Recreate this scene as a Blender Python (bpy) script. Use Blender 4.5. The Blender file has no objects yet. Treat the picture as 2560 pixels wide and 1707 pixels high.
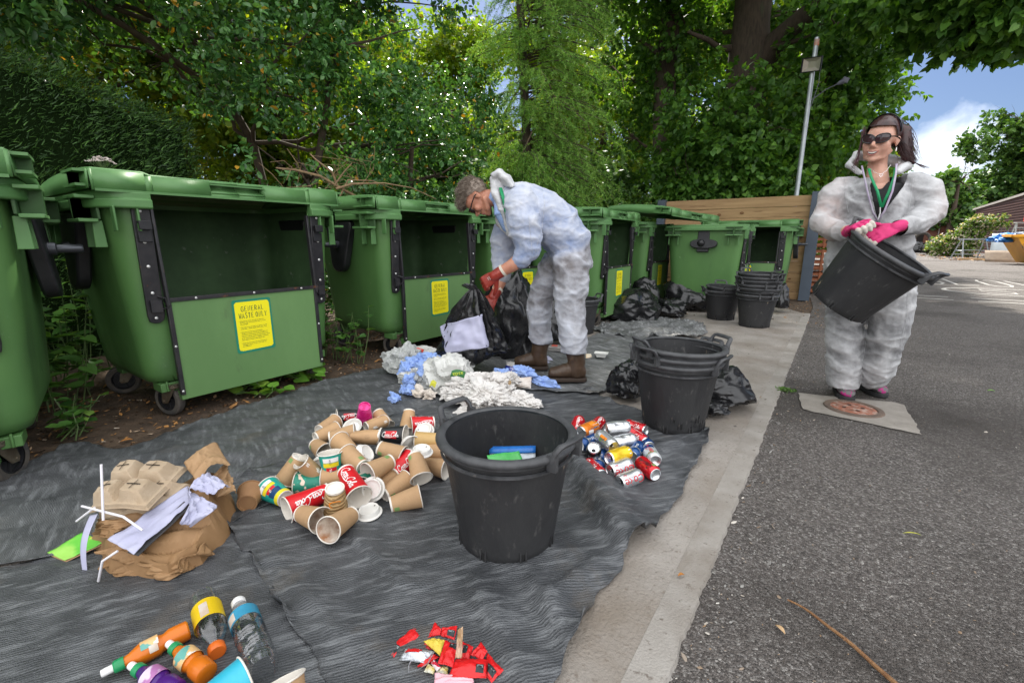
import bpy, bmesh, math, random
import numpy as np
from mathutils import Vector, Matrix, noise, Euler
rnd = random.Random(7)
SC = bpy.context.scene
COL = SC.collection
PI = math.pi
# ------------------------------------------------------------------ camera
FPX, CAM_H = 1138.0, 1.0
PITCH, YAW = math.atan((853.5 - 598.0) / 1138.0), math.radians(35.1)
cam = bpy.data.cameras.new('camera')
cam.lens, cam.sensor_width, cam.clip_start, cam.clip_end = 16.0, 36.0, 0.05, 2000.0
cam_o = bpy.data.objects.new('camera', cam)
cam_o.location = (0, 0, CAM_H)
cam_o.rotation_euler = (math.radians(90) - PITCH, 0, YAW)
COL.objects.link(cam_o)
SC.camera = cam_o
# ------------------------------------------------------------------ measuring: a photo pixel (2560 wide) to a point in the yard
_cy, _sy, _cp, _sp = math.cos(YAW), math.sin(YAW), math.cos(PITCH), math.sin(PITCH)
def ray(px, py):
    x, y = (px - 1280) / FPX, -(py - 853.5) / FPX
    r, f, u = x, _cp + y * _sp, -_sp + y * _cp
    return Vector((r * _cy - f * _sy, r * _sy + f * _cy, u))
CAM = Vector((0, 0, CAM_H))
def gp(px, py, z=0.0):
    d = ray(px, py)
    return CAM + d * ((z - CAM_H) / d.z)
def onplane(px, py, p0, n):
    d = ray(px, py)
    p0, n = Vector(p0), Vector(n)
    return CAM + d * ((p0 - CAM).dot(n) / d.dot(n))
def aty(px, py, y): return onplane(px, py, (0, y, 0), (0, 1, 0))
def atx(px, py, x): return onplane(px, py, (x, 0, 0), (1, 0, 0))
def atd(px, py, dist):
    d = ray(px, py)
    return CAM + d * (dist / math.hypot(d.x, d.y))

# ------------------------------------------------------------------ sky, sun, exposure
SUN_EL, SUN_AZ = math.radians(47), math.radians(118)      # azimuth counted from +X towards +Y
SUN_DIR = Vector((math.cos(SUN_EL) * math.cos(SUN_AZ), math.cos(SUN_EL) * math.sin(SUN_AZ), math.sin(SUN_EL)))
W = bpy.data.worlds.new('World')
SC.world = W
W.use_nodes = True
nt = W.node_tree
nt.nodes.clear()
sky = nt.nodes.new('ShaderNodeTexSky')
sky.sky_type = 'NISHITA'
sky.sun_disc = False
sky.sun_elevation = SUN_EL
sky.sun_rotation = math.radians(90) - SUN_AZ
sky.air_density, sky.dust_density, sky.ozone_density = 1.0, 1.2, 1.5
tc = nt.nodes.new('ShaderNodeTexCoord')
n1 = nt.nodes.new('ShaderNodeTexNoise')          # broken cloud: added as bright fill behind camera and overhead, thin over the trees
n1.inputs['Scale'].default_value, n1.inputs['Detail'].default_value, n1.inputs['Roughness'].default_value = 2.3, 8, .58
n1.inputs['Distortion'].default_value = .35
dt = nt.nodes.new('ShaderNodeVectorMath'); dt.operation = 'DOT_PRODUCT'
dt.inputs[1].default_value = (.34, -.50, .80)
ma = nt.nodes.new('ShaderNodeMath'); ma.operation = 'MULTIPLY_ADD'; ma.inputs[1].default_value = .34
cr = nt.nodes.new('ShaderNodeMapRange'); cr.inputs['From Min'].default_value, cr.inputs['From Max'].default_value = .50, .70
mx = nt.nodes.new('ShaderNodeMix'); mx.data_type = 'RGBA'
mx.inputs['B'].default_value = (13.5, 13.7, 14.0, 1)
bg = nt.nodes.new('ShaderNodeBackground')
bg.inputs['Strength'].default_value = .06
wo = nt.nodes.new('ShaderNodeOutputWorld')
nt.links.new(tc.outputs['Generated'], n1.inputs['Vector'])
nt.links.new(tc.outputs['Generated'], dt.inputs[0])
d2 = nt.nodes.new('ShaderNodeVectorMath'); d2.operation = 'DOT_PRODUCT'      # a bank of white cloud low over the far right trees
d2.inputs[1].default_value = ray(2330, 440).normalized()
r2 = nt.nodes.new('ShaderNodeMapRange'); r2.inputs['From Min'].default_value, r2.inputs['From Max'].default_value = .988, 1.0
r2.inputs['To Max'].default_value = .30
a2 = nt.nodes.new('ShaderNodeMath'); a2.operation = 'ADD'
nt.links.new(tc.outputs['Generated'], d2.inputs[0])
nt.links.new(d2.outputs['Value'], r2.inputs['Value'])
nt.links.new(r2.outputs['Result'], a2.inputs[0])
nt.links.new(n1.outputs['Fac'], a2.inputs[1])
nt.links.new(dt.outputs['Value'], ma.inputs[0])
nt.links.new(a2.outputs['Value'], ma.inputs[2])
nt.links.new(ma.outputs['Value'], cr.inputs['Value'])
nt.links.new(cr.outputs['Result'], mx.inputs['Factor'])
tn = nt.nodes.new('ShaderNodeMix'); tn.data_type = 'RGBA'; tn.blend_type = 'MULTIPLY'
tn.inputs['Factor'].default_value = 1.0; tn.inputs['B'].default_value = (.40, .46, .58, 1)
nt.links.new(sky.outputs['Color'], tn.inputs['A'])
nt.links.new(tn.outputs['Result'], mx.inputs['A'])
nt.links.new(mx.outputs['Result'], bg.inputs['Color'])
nt.links.new(bg.outputs['Background'], wo.inputs['Surface'])
sun = bpy.data.lights.new('sun', 'SUN')
sun.energy, sun.angle, sun.color = 3.6, math.radians(1.5), (1, .95, .86)
sun_o = bpy.data.objects.new('sun', sun)
sun_o.rotation_euler = SUN_DIR.to_track_quat('Z', 'Y').to_euler()
COL.objects.link(sun_o)
SC.view_settings.view_transform = 'Standard'
SC.view_settings.look = 'None'
SC.view_settings.exposure = 1.55
SC.view_settings.gamma = 1.0
SC.render.engine = 'CYCLES'
SC.cycles.use_denoising = True
SC.cycles.max_bounces = 8
SC.cycles.transparent_max_bounces = 8

# ------------------------------------------------------------------ mesh building
class MB:
    def __init__(s): s.v, s.f, s.m = [], [], []
    def add(s, vs, fs, m=0):
        o = len(s.v)
        s.v.extend([tuple(v) for v in vs])
        s.f.extend([tuple(i + o for i in f) for f in fs])
        s.m.extend([m] * len(fs))
        return s
    def box(s, c, size, m=0, rot=None, taper=1.0):
        hx, hy, hz = size[0] / 2, size[1] / 2, size[2] / 2
        vs = []
        for z, t in ((-hz, 1), (hz, taper)):
            for x, y in ((-hx, -hy), (hx, -hy), (hx, hy), (-hx, hy)):
                vs.append(Vector((x * t, y * t, z)))
        if rot is not None: vs = [rot @ v for v in vs]
        c = Vector(c)
        return s.add([v + c for v in vs], [(3, 2, 1, 0), (4, 5, 6, 7), (0, 1, 5, 4), (1, 2, 6, 5), (2, 3, 7, 6), (3, 0, 4, 7)], m)
    def loft(s, rings, m=0, closed=True, cap0=False, cap1=False):
        n = len(rings[0])
        vs = [p for r in rings for p in r]
        fs = []
        for i in range(len(rings) - 1):
            for j in range(n if closed else n - 1):
                k = (j + 1) % n
                fs.append((i * n + j, i * n + k, (i + 1) * n + k, (i + 1) * n + j))
        if cap0: fs.append(tuple(range(n))[::-1])
        if cap1: fs.append(tuple((len(rings) - 1) * n + j for j in range(n)))
        return s.add(vs, fs, m)
    def lathe(s, prof, seg=24, m=0, M=None, cap0=False, cap1=False):
        rings = []
        for r, z in prof:
            ring = [Vector((r * math.cos(2 * PI * k / seg), r * math.sin(2 * PI * k / seg), z)) for k in range(seg)]
            rings.append([M @ p for p in ring] if M else ring)
        return s.loft(rings, m, True, cap0, cap1)
    def tube(s, pts, rad, seg=8, m=0, cap=True, flat=1.0):
        pts = [Vector(p) for p in pts]
        n = len(pts)
        rs = rad if isinstance(rad, (list, tuple)) else [rad] * n
        rings, ref = [], None
        for i, p in enumerate(pts):
            t = (pts[min(i + 1, n - 1)] - pts[max(i - 1, 0)])
            if t.length < 1e-9: t = Vector((0, 0, 1))
            t.normalize()
            if ref is None: ref = t.orthogonal()
            ref = (ref - t * ref.dot(t))
            if ref.length < 1e-6: ref = t.orthogonal()
            ref.normalize()
            b = t.cross(ref)
            rings.append([p + ref * (rs[i] * math.cos(2 * PI * k / seg)) + b * (rs[i] * flat * math.sin(2 * PI * k / seg)) for k in range(seg)])
        return s.loft(rings, m, True, cap, cap)
    def prism(s, outline, M, depth, m=0, mside=None):
        n = len(outline)
        vs = [M @ Vector((x, y, 0)) for x, y in outline] + [M @ Vector((x, y, depth)) for x, y in outline]
        s.add(vs, [tuple(range(n))[::-1], tuple(range(n, 2 * n))], m)
        o = len(s.v) - 2 * n
        for j in range(n):
            k = (j + 1) % n
            s.f.append((o + j, o + k, o + n + k, o + n + j)); s.m.append(m if mside is None else mside)
        return s
    def grid(s, fn, nu, nv, m=0):
        vs = [fn(i / nu, j / nv) for j in range(nv + 1) for i in range(nu + 1)]
        w = nu + 1
        return s.add(vs, [(j * w + i, j * w + i + 1, (j + 1) * w + i + 1, (j + 1) * w + i) for j in range(nv) for i in range(nu)], m)
    def sphere(s, c, r, seg=16, ring=10, m=0, R=None):
        c = Vector(c)
        r = Vector(r) if not isinstance(r, (int, float)) else Vector((r, r, r))
        rings = []
        for i in range(ring + 1):
            a = PI * i / ring
            q = [Vector((r.x * math.sin(a) * math.cos(2 * PI * k / seg), r.y * math.sin(a) * math.sin(2 * PI * k / seg), -r.z * math.cos(a))) for k in range(seg)]
            rings.append([c + (R @ p if R else p) for p in q])
        return s.loft(rings, m)
    def mesh(s, name, mats, smooth=35):
        me = bpy.data.meshes.new(name)
        me.from_pydata(s.v, [], s.f)
        for mt in (mats if isinstance(mats, (list, tuple)) else [mats]): me.materials.append(mt)
        me.polygons.foreach_set('material_index', s.m)
        if smooth:
            me.polygons.foreach_set('use_smooth', [True] * len(me.polygons))
            if smooth < 180: me.set_sharp_from_angle(angle=math.radians(smooth))
        me.update()
        return me
    def build(s, name, mats, parent=None, smooth=35, bevel=0, solid=0, weld=False):
        me = s.mesh(name, mats, smooth)
        if weld:
            bm = bmesh.new(); bm.from_mesh(me)
            bmesh.ops.remove_doubles(bm, verts=bm.verts, dist=1e-5)
            bmesh.ops.recalc_face_normals(bm, faces=bm.faces)
            bm.to_mesh(me); bm.free()
            if smooth and smooth < 180: me.set_sharp_from_angle(angle=math.radians(smooth))
        return link(name, me, parent, bevel, solid)
def link(name, me, parent=None, bevel=0, solid=0):
    o = bpy.data.objects.new(name, me)
    COL.objects.link(o)
    if parent is not None: o.parent = parent
    if solid:
        md = o.modifiers.new('thickness', 'SOLIDIFY'); md.thickness = solid; md.offset = -1
    if bevel:
        md = o.modifiers.new('edge', 'BEVEL'); md.width = bevel; md.segments = 2; md.limit_method = 'ANGLE'; md.angle_limit = math.radians(40)
    return o
def tag(o, label=None, cat=None, group=None, kind=None):
    if label: o['label'] = label
    if cat: o['category'] = cat
    if group: o['group'] = group
    if kind: o['kind'] = kind
    return o
def thing(name, label, cat, loc=(0, 0, 0), rot=0, group=None):
    o = bpy.data.objects.new(name, None)
    o.empty_display_size = .1
    COL.objects.link(o)
    o.location = loc
    o.rotation_euler = (0, 0, rot) if isinstance(rot, (int, float)) else rot
    return tag(o, label, cat, group)
def place(o, loc=None, rot=None, M=None):
    if M is not None: o.matrix_world = M; o.location, o.rotation_euler = M.to_translation(), M.to_euler(); return o
    if loc is not None: o.location = loc
    if rot is not None: o.rotation_euler = rot if not isinstance(rot, (int, float)) else (0, 0, rot)
    return o
def dup(o, label=None, group=None, parent=None):
    c = o.copy()
    COL.objects.link(c)
    if parent is not None: c.parent = parent
    if label: c['label'] = label
    if group: c['group'] = group
    for ch in list(o.children): dup(ch, parent=c)
    return c
def frame(o, z, x=None):
    """Matrix whose Z axis is z, placed at o."""
    z = Vector(z).normalized()
    x = Vector(x) if x is not None else (Vector((0, 0, 1)) if abs(z.z) < .9 else Vector((1, 0, 0)))
    x = (x - z * x.dot(z)).normalized()
    y = z.cross(x)
    M = Matrix((x, y, z)).transposed().to_4x4()
    M.translation = Vector(o)
    return M
def ridge(p, oct=3):
    return sum((1 - abs(noise.noise(Vector(p) * (2.1 ** i) + Vector((7.3 * i, 0, 0))) * 2)) * .5 ** i for i in range(oct))
def crease(p):
    d = noise.voronoi(Vector(p))[0]
    return d[1] - d[0]

# ------------------------------------------------------------------ materials
def nd(nt, t, **k):
    n = nt.nodes.new(t)
    for a, b in k.items(): setattr(n, a, b)
    return n
def rgb(c): return (c[0], c[1], c[2], 1)
def mat(name, c, c2=None, scale=6, detail=5, lo=.35, hi=.65, rough=.5, rough2=None, metal=0, spec=.5, bump=0, bscale=40, bdetail=4,
        stretch=(1, 1, 1), spots=None, spots2=None, coat=0, transl=0, tcol=None, trans=0, alpha=1, island=None, ior=1.45, sss=0, wave=None, vor=None, cling=None, film=0):
    m = bpy.data.materials.new(name)
    m.use_nodes = True
    nt = m.node_tree
    L = nt.links.new
    bs = nt.nodes['Principled BSDF']
    out = nt.nodes['Material Output']
    co = nd(nt, 'ShaderNodeTexCoord')
    mp = nd(nt, 'ShaderNodeMapping')
    mp.inputs['Scale'].default_value = stretch
    L(co.outputs['Object'], mp.inputs['Vector'])
    vec = mp.outputs['Vector']
    col = None
    def noise_fac(sc, det, a, b, seed=0):
        n = nd(nt, 'ShaderNodeTexNoise')
        n.inputs['Scale'].default_value, n.inputs['Detail'].default_value, n.inputs['Roughness'].default_value = sc, det, .6
        if seed:
            ad = nd(nt, 'ShaderNodeVectorMath', operation='ADD'); ad.inputs[1].default_value = (seed * 3.7, seed * 1.3, seed * 2.9)
            L(vec, ad.inputs[0]); L(ad.outputs[0], n.inputs['Vector'])
        else: L(vec, n.inputs['Vector'])
        r = nd(nt, 'ShaderNodeMapRange'); r.inputs['From Min'].default_value, r.inputs['From Max'].default_value = a, b
        L(n.outputs['Fac'], r.inputs['Value'])
        return r.outputs['Result']
    def mixc(fac, A, B):
        x = nd(nt, 'ShaderNodeMix', data_type='RGBA')
        if isinstance(A, tuple): x.inputs['A'].default_value = rgb(A)
        else: L(A, x.inputs['A'])
        if isinstance(B, tuple): x.inputs['B'].default_value = rgb(B)
        else: L(B, x.inputs['B'])
        if isinstance(fac, float): x.inputs['Factor'].default_value = fac
        else: L(fac, x.inputs['Factor'])
        return x.outputs['Result']
    base = tuple(c)
    if island:
        g = nd(nt, 'ShaderNodeNewGeometry')
        rp = nd(nt, 'ShaderNodeValToRGB')
        e = rp.color_ramp.elements
        e[0].position, e[0].color = island[0][0], rgb(island[0][1])
        e[1].position, e[1].color = island[-1][0], rgb(island[-1][1])
        for p, k in island[1:-1]:
            q = e.new(p); q.color = rgb(k)
        L(g.outputs['Random Per Island'], rp.inputs['Fac'])
        base = rp.outputs['Color']
        col = base
    if c2 is not None:
        f = noise_fac(scale, detail, lo, hi)
        col = mixc(f, base, tuple(c2)); base = col
        if rough2 is not None:
            r = nd(nt, 'ShaderNodeMapRange'); r.inputs['To Min'].default_value, r.inputs['To Max'].default_value = rough, rough2
            L(f, r.inputs['Value']); L(r.outputs['Result'], bs.inputs['Roughness'])
    if cling:       # cloth lying close shows what is under it, raised folds are white
        at = nd(nt, 'ShaderNodeAttribute', attribute_name='cling')
        nn = noise_fac(15, 8, .3, .7, 5)
        ad = nd(nt, 'ShaderNodeMath', operation='MULTIPLY_ADD'); L(nn, ad.inputs[0]); ad.inputs[1].default_value = cling[3]; L(at.outputs['Fac'], ad.inputs[2])
        if len(cling) > 4:      # a second thing worn below, further along the cloth
            az = nd(nt, 'ShaderNodeAttribute', attribute_name='zone')
            base = mixc(az.outputs['Fac'], base, tuple(cling[4]))
        r = nd(nt, 'ShaderNodeMapRange'); r.inputs['From Min'].default_value, r.inputs['From Max'].default_value = cling[1], cling[2]
        L(ad.outputs[0], r.inputs['Value'])
        col = mixc(r.outputs['Result'], base, tuple(cling[0])); base = col
    if wave:        # (colour, scale, axis, distortion, lo, hi)
        wv = nd(nt, 'ShaderNodeTexWave', bands_direction=wave[2])
        wv.inputs['Scale'].default_value, wv.inputs['Distortion'].default_value = wave[1], wave[3]
        wv.inputs['Detail'].default_value, wv.inputs['Detail Scale'].default_value = 3, 1.5
        L(vec, wv.inputs['Vector'])
        r = nd(nt, 'ShaderNodeMapRange'); r.inputs['From Min'].default_value, r.inputs['From Max'].default_value = wave[4], wave[5]
        L(wv.outputs['Fac'], r.inputs['Value'])
        col = mixc(r.outputs['Result'], base, tuple(wave[0])); base = col
    if vor:         # (list of (pos,colour), scale, strength)
        vn = nd(nt, 'ShaderNodeTexVoronoi'); vn.inputs['Scale'].default_value = vor[1]
        L(vec, vn.inputs['Vector'])
        rp = nd(nt, 'ShaderNodeValToRGB'); e = rp.color_ramp.elements
        e[0].position, e[0].color = vor[0][0][0], rgb(vor[0][0][1]); e[1].position, e[1].color = vor[0][-1][0], rgb(vor[0][-1][1])
        for p, k in vor[0][1:-1]:
            q = e.new(p); q.color = rgb(k)
        sx = nd(nt, 'ShaderNodeSeparateColor'); L(vn.outputs['Color'], sx.inputs[0]); L(sx.outputs[0], rp.inputs['Fac'])
        col = mixc(float(vor[2]), base, rp.outputs['Color']); base = col
    for i, sp in enumerate((spots, spots2)):
        if sp:      # (colour, scale, lo, hi)
            f = noise_fac(sp[1], 6, sp[2], sp[3], seed=i + 1)
            col = mixc(f, base, tuple(sp[0])); base = col
    if col is None: bs.inputs['Base Color'].default_value = rgb(c)
    else: L(col, bs.inputs['Base Color'])
    if rough2 is None or c2 is None: bs.inputs['Roughness'].default_value = rough
    bs.inputs['Metallic'].default_value = metal
    bs.inputs['Specular IOR Level'].default_value = spec
    bs.inputs['IOR'].default_value = ior
    bs.inputs['Coat Weight'].default_value = coat
    bs.inputs['Coat Roughness'].default_value = .15
    bs.inputs['Transmission Weight'].default_value = trans
    bs.inputs['Alpha'].default_value = alpha
    if sss:
        bs.inputs['Subsurface Weight'].default_value = sss
        bs.inputs['Subsurface Radius'].default_value = (.012, .005, .003)
        bs.inputs['Subsurface Scale'].default_value = 1.0
    if bump:
        n = nd(nt, 'ShaderNodeTexNoise')
        n.inputs['Scale'].default_value, n.inputs['Detail'].default_value = bscale, bdetail
        L(vec, n.inputs['Vector'])
        h = n.outputs['Fac']
        if vor:
            ad = nd(nt, 'ShaderNodeMath', operation='SUBTRACT'); L(h, ad.inputs[0]); L(vn.outputs['Distance'], ad.inputs[1]); h = ad.outputs[0]
        if wave and len(wave) > 6:
            ad = nd(nt, 'ShaderNodeMath', operation='MULTIPLY_ADD'); L(wv.outputs['Fac'], ad.inputs[0]); ad.inputs[1].default_value = wave[6]; L(h, ad.inputs[2]); h = ad.outputs[0]
        b = nd(nt, 'ShaderNodeBump')
        b.inputs['Strength'].default_value, b.inputs['Distance'].default_value = bump, .01
        L(h, b.inputs['Height'])
        L(b.outputs['Normal'], bs.inputs['Normal'])
    if film:        # thin clear plastic: see through, with a fresnel sheen
        tp, gl_, fr = nd(nt, 'ShaderNodeBsdfTransparent'), nd(nt, 'ShaderNodeBsdfGlossy'), nd(nt, 'ShaderNodeLayerWeight')
        tp.inputs['Color'].default_value = (.96, .97, .98, 1); gl_.inputs['Roughness'].default_value = rough; fr.inputs['Blend'].default_value = .35
        pw_ = nd(nt, 'ShaderNodeMath', operation='POWER'); L(fr.outputs['Facing'], pw_.inputs[0]); pw_.inputs[1].default_value = 2.2
        ad = nd(nt, 'ShaderNodeMath', operation='MULTIPLY_ADD'); ad.inputs[1].default_value, ad.inputs[2].default_value = .9, film
        L(pw_.outputs[0], ad.inputs[0])
        m1 = nd(nt, 'ShaderNodeMixShader'); L(ad.outputs[0], m1.inputs['Fac']); L(tp.outputs[0], m1.inputs[1]); L(gl_.outputs[0], m1.inputs[2]); L(m1.outputs[0], out.inputs['Surface'])
    if transl:
        tr = nd(nt, 'ShaderNodeBsdfTranslucent')
        if tcol is not None:
            tr.inputs['Color'].default_value = rgb(tcol)
            if col is not None:
                hs = nd(nt, 'ShaderNodeMix', data_type='RGBA', blend_type='MULTIPLY'); hs.inputs['Factor'].default_value = 1
                L(col, hs.inputs['A']); hs.inputs['B'].default_value = rgb(tcol); L(hs.outputs['Result'], tr.inputs['Color'])
        elif col is not None: L(col, tr.inputs['Color'])
        else: tr.inputs['Color'].default_value = rgb(c)
        ms = nd(nt, 'ShaderNodeMixShader'); ms.inputs['Fac'].default_value = transl
        L(bs.outputs['BSDF'], ms.inputs[1]); L(tr.outputs['BSDF'], ms.inputs[2]); L(ms.outputs['Shader'], out.inputs['Surface'])
    return m
MT = {}
def mm(key, *a, **k):
    if key not in MT: MT[key] = mat(key, *a, **k)
    return MT[key]
# ------------------------------------------------------------------ lettering
def text_tris(txt, size=1.0, align='CENTER', spacing=1.0, shear=0, line=1.0):
    cu = bpy.data.curves.new('lettering', 'FONT')
    cu.body, cu.size, cu.align_x, cu.space_character, cu.shear, cu.space_line = txt, size, align, spacing, shear, line
    cu.resolution_u = 3
    o = bpy.data.objects.new('lettering', cu)
    COL.objects.link(o)
    me = o.evaluated_get(bpy.context.evaluated_depsgraph_get()).to_mesh()
    vs = [tuple(v.co) for v in me.vertices]
    fs = [tuple(p.vertices) for p in me.polygons]
    bpy.data.objects.remove(o); bpy.data.curves.remove(cu)
    return vs, fs
def catmull(p, n=5):
    out = []
    P = [p[0]] + list(p) + [p[-1]]
    for i in range(1, len(P) - 2):
        a, b, c, d = [Vector((q[0], q[1], 0)) for q in P[i - 1:i + 3]]
        for k in range(n):
            t = k / n
            out.append(.5 * ((2 * b) + (c - a) * t + (2 * a - 5 * b + 4 * c - d) * t * t + (3 * b - a - 3 * c + d) * t ** 3))
    out.append(Vector((p[-1][0], p[-1][1], 0)))
    return [(v.x, v.y) for v in out]
def ribbon(pts, w):
    """flat stroke: returns (u,v) verts and quads; w may vary"""
    vs, fs = [], []
    n = len(pts)
    for i in range(n):
        a, b = pts[max(i - 1, 0)], pts[min(i + 1, n - 1)]
        tx, ty = b[0] - a[0], b[1] - a[1]
        l = math.hypot(tx, ty) or 1
        ww = (w[i] if isinstance(w, list) else w) / 2
        vs += [(pts[i][0] - ty / l * ww, pts[i][1] + tx / l * ww), (pts[i][0], pts[i][1]), (pts[i][0] + ty / l * ww, pts[i][1] - tx / l * ww)]
    for i in range(n - 1):
        a, b = 3 * i, 3 * i + 3
        fs += [(a, a + 1, b + 1, b), (a + 1, a + 2, b + 2, b + 1)]
    return vs, fs
def script_word():
    """the curling script on the soft drink cups and cans, unit letter height, about 7 wide"""
    S = []
    def C(o): S.append([(o + x, y) for x, y in ((1.0, 1.15), (1.08, 1.45), (.8, 1.62), (.42, 1.38), (.15, .85), (.16, .3), (.45, 0), (.8, .08), (1.12, .45))])
    def o_(o): S.append([(o + x, y) for x, y in ((.3, .72), (.05, .55), (.03, .2), (.25, 0), (.48, .2), (.46, .58), (.3, .72), (.4, .6), (.68, .66))])
    def c_(o): S.append([(o + x, y) for x, y in ((.44, .58), (.3, .74), (.06, .48), (.1, .1), (.34, .03), (.58, .3))])
    def a_(o): S.append([(o + x, y) for x, y in ((.46, .68), (.22, .72), (.03, .4), (.12, .03), (.36, .2), (.5, .72), (.46, .15), (.62, .05), (.78, .3))])
    C(0); o_(1.12); c_(1.74); a_(2.26)
    S.append([(3.1, .42), (3.4, .5)])
    C(3.4); o_(4.52); a_(5.62)
    S.append([(5.15, .35), (5.45, 1.0), (5.48, 1.5), (5.3, 1.55), (5.2, 1.0), (5.25, .3), (5.42, .04), (5.62, .3)])
    S.append([(.5, -.05), (1.2, -.3), (2.6, -.28), (3.9, -.1)])
    vs, fs = [], []
    for s in S:
        p = catmull(s, 5)
        w = [.1 + .13 * abs(math.sin(3.1 * i / len(p) * 2 + .4)) for i in range(len(p))]
        a, b = ribbon(p, w)
        o = len(vs)
        vs += [(x + .12 * y, y) for x, y in a]; fs += [tuple(i + o for i in f) for f in b]
    return vs, fs
CAPS = {'G': [[(.9, .8), (.6, 1), (.2, .85), (.05, .45), (.2, .08), (.6, .02), (.9, .2), (.9, .48), (.55, .48)]], 'E': [[(.85, 1), (.1, .98), (.12, 0), (.9, .03)], [(.1, .52), (.7, .54)]],
        'N': [[(.08, 0), (.1, 1), (.85, .02), (.88, 1)]], 'R': [[(.1, 0), (.1, 1), (.65, .98), (.85, .75), (.6, .5), (.12, .48)], [(.45, .48), (.9, 0)]], 'A': [[(.02, 0), (.48, 1.02), (.95, 0)], [(.2, .35), (.76, .37)]],
        'L': [[(.12, 1), (.1, .02), (.85, .04)]], 'W': [[(0, 1), (.25, 0), (.5, .75), (.78, 0), (1.02, 1)]], 'S': [[(.85, .85), (.5, 1), (.15, .8), (.45, .52), (.85, .28), (.55, 0), (.1, .12)]],
        'T': [[(.02, .98), (.98, 1)], [(.5, .98), (.48, 0)]], 'O': [[(.5, 1), (.12, .75), (.1, .25), (.5, 0), (.88, .25), (.88, .75), (.5, 1)]], 'Y': [[(.05, 1), (.48, .5), (.95, 1)], [(.48, .5), (.46, 0)]]}
def caps(txt, h, w, gap, stroke, seed=1):
    r = random.Random(seed)
    vs, fs, x = [], [], 0
    for ch in txt:
        if ch == ' ': x += w * .6; continue
        s, dy = r.uniform(.93, 1.08), r.uniform(-.05, .05)
        for st in CAPS[ch]:
            pts = catmull(st, 4) if ch in 'GSOR' else st
            a, b = ribbon([(x + q[0] * w, (q[1] * s + dy) * h) for q in pts], stroke)
            o = len(vs); vs += a; fs += [tuple(i + o for i in f) for f in b]
        x += w * 1.0 + gap
    return [(q[0] - (x - gap) / 2, q[1]) for q in vs], fs
# ================================================================== THE SETTING
soil_m = mat('soil', (.12, .08, .052), (.045, .03, .02), scale=9, detail=8, rough=.95, bump=.9, bscale=60, spots=((.13, .085, .05), 70, .58, .66), spots2=((.20, .17, .14), 120, .66, .7))
road_m = mat('asphalt', (.155, .133, .118), (.105, .09, .08), scale=2.2, detail=6, lo=.3, hi=.7, rough=.9,
             vor=([(0, (.03, .028, .027)), (.35, (.085, .073, .065)), (.6, (.16, .142, .13)), (.83, (.245, .225, .21)), (.95, (.34, .32, .30)), (1, (.58, .55, .51))], 170, .62),
             bump=1.0, bscale=160, spots=((.15, .105, .07), 90, .69, .72), spots2=((.055, .046, .039), .8, .48, .72))
conc_m = mat('concrete', (.33, .30, .268), (.24, .213, .185), scale=3.2, detail=10, lo=.36, hi=.66, rough=.92, bump=.7, bscale=120,
             spots=((.17, .14, .115), 60, .57, .70), spots2=((.19, .155, .12), 2.1, .50, .78))
kerb_m = mat('kerb_concrete', (.34, .315, .285), (.255, .23, .202), scale=5, detail=10, rough=.9, bump=.5, bscale=150, spots=((.13, .105, .085), 40, .61, .70), spots2=((.18, .15, .12), 2.8, .50, .76))
paint_m = mat('road_paint', (.36, .345, .32), (.18, .165, .155), scale=30, detail=8, lo=.48, hi=.75, rough=.8, bump=.3, bscale=120)

def sheet_poly(name, pts, z, m, kind='structure'):
    mb = MB(); mb.add([(x, y, z) for x, y in pts], [tuple(range(len(pts)))])
    return tag(mb.build(name, m, smooth=0), kind=kind)
S_ = 400
sheet_poly('ground', [(-S_, -S_), (S_, -S_), (S_, S_), (-S_, S_)], -.012, soil_m)
# road: jagged edge against the kerb
def jag(x, y0, y1, step, amp, seed):
    out, y = [], y0
    while y < y1:
        out.append((x + amp * noise.noise((y * 2.1, seed, 0)) + amp * 1.3 * noise.noise((y * 19, seed, 4)) + amp * noise.noise((y * 43, seed, 8)), y)); y += step
    return out
edge = jag(-.2, -3, 8.2, .02, .006, 2.2)
road_pts = edge + [(-.3, 9.6), (-1.2, 12), (-1.6, 20), (-1.0, 45), (3.5, 90), (40, 90), (40, -3)]
sheet_poly('road', road_pts, -.004, road_m)
# concrete apron between bins and kerb strip
ap = [(-.285, -3), (-.285, 7.4), (-.6, 7.9), (-1.6, 7.6), (-2.3, 6.6)] + [(x, y) for x, y in jag(-2.55, -3, 6.3, .12, .10, 5.5)][::-1]
sheet_poly('pavement', ap, .004, conc_m)
mb = MB()
ek = jag(-.2, -3, 7.4, .02, .006, 2.2)
vs = [(-.2846, y, .0052) for x, y in ek] + [(x, y, .008) for x, y in ek] + [(x + .006, y, -.01) for x, y in ek]
n = len(ek)
fs = [(i, n + i, n + i + 1, i + 1) for i in range(n - 1)] + [(n + i, 2 * n + i, 2 * n + i + 1, n + i + 1) for i in range(n - 1)]
mb.add(vs, fs)
tag(mb.build('kerb', kerb_m, smooth=0), kind='structure')
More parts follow.
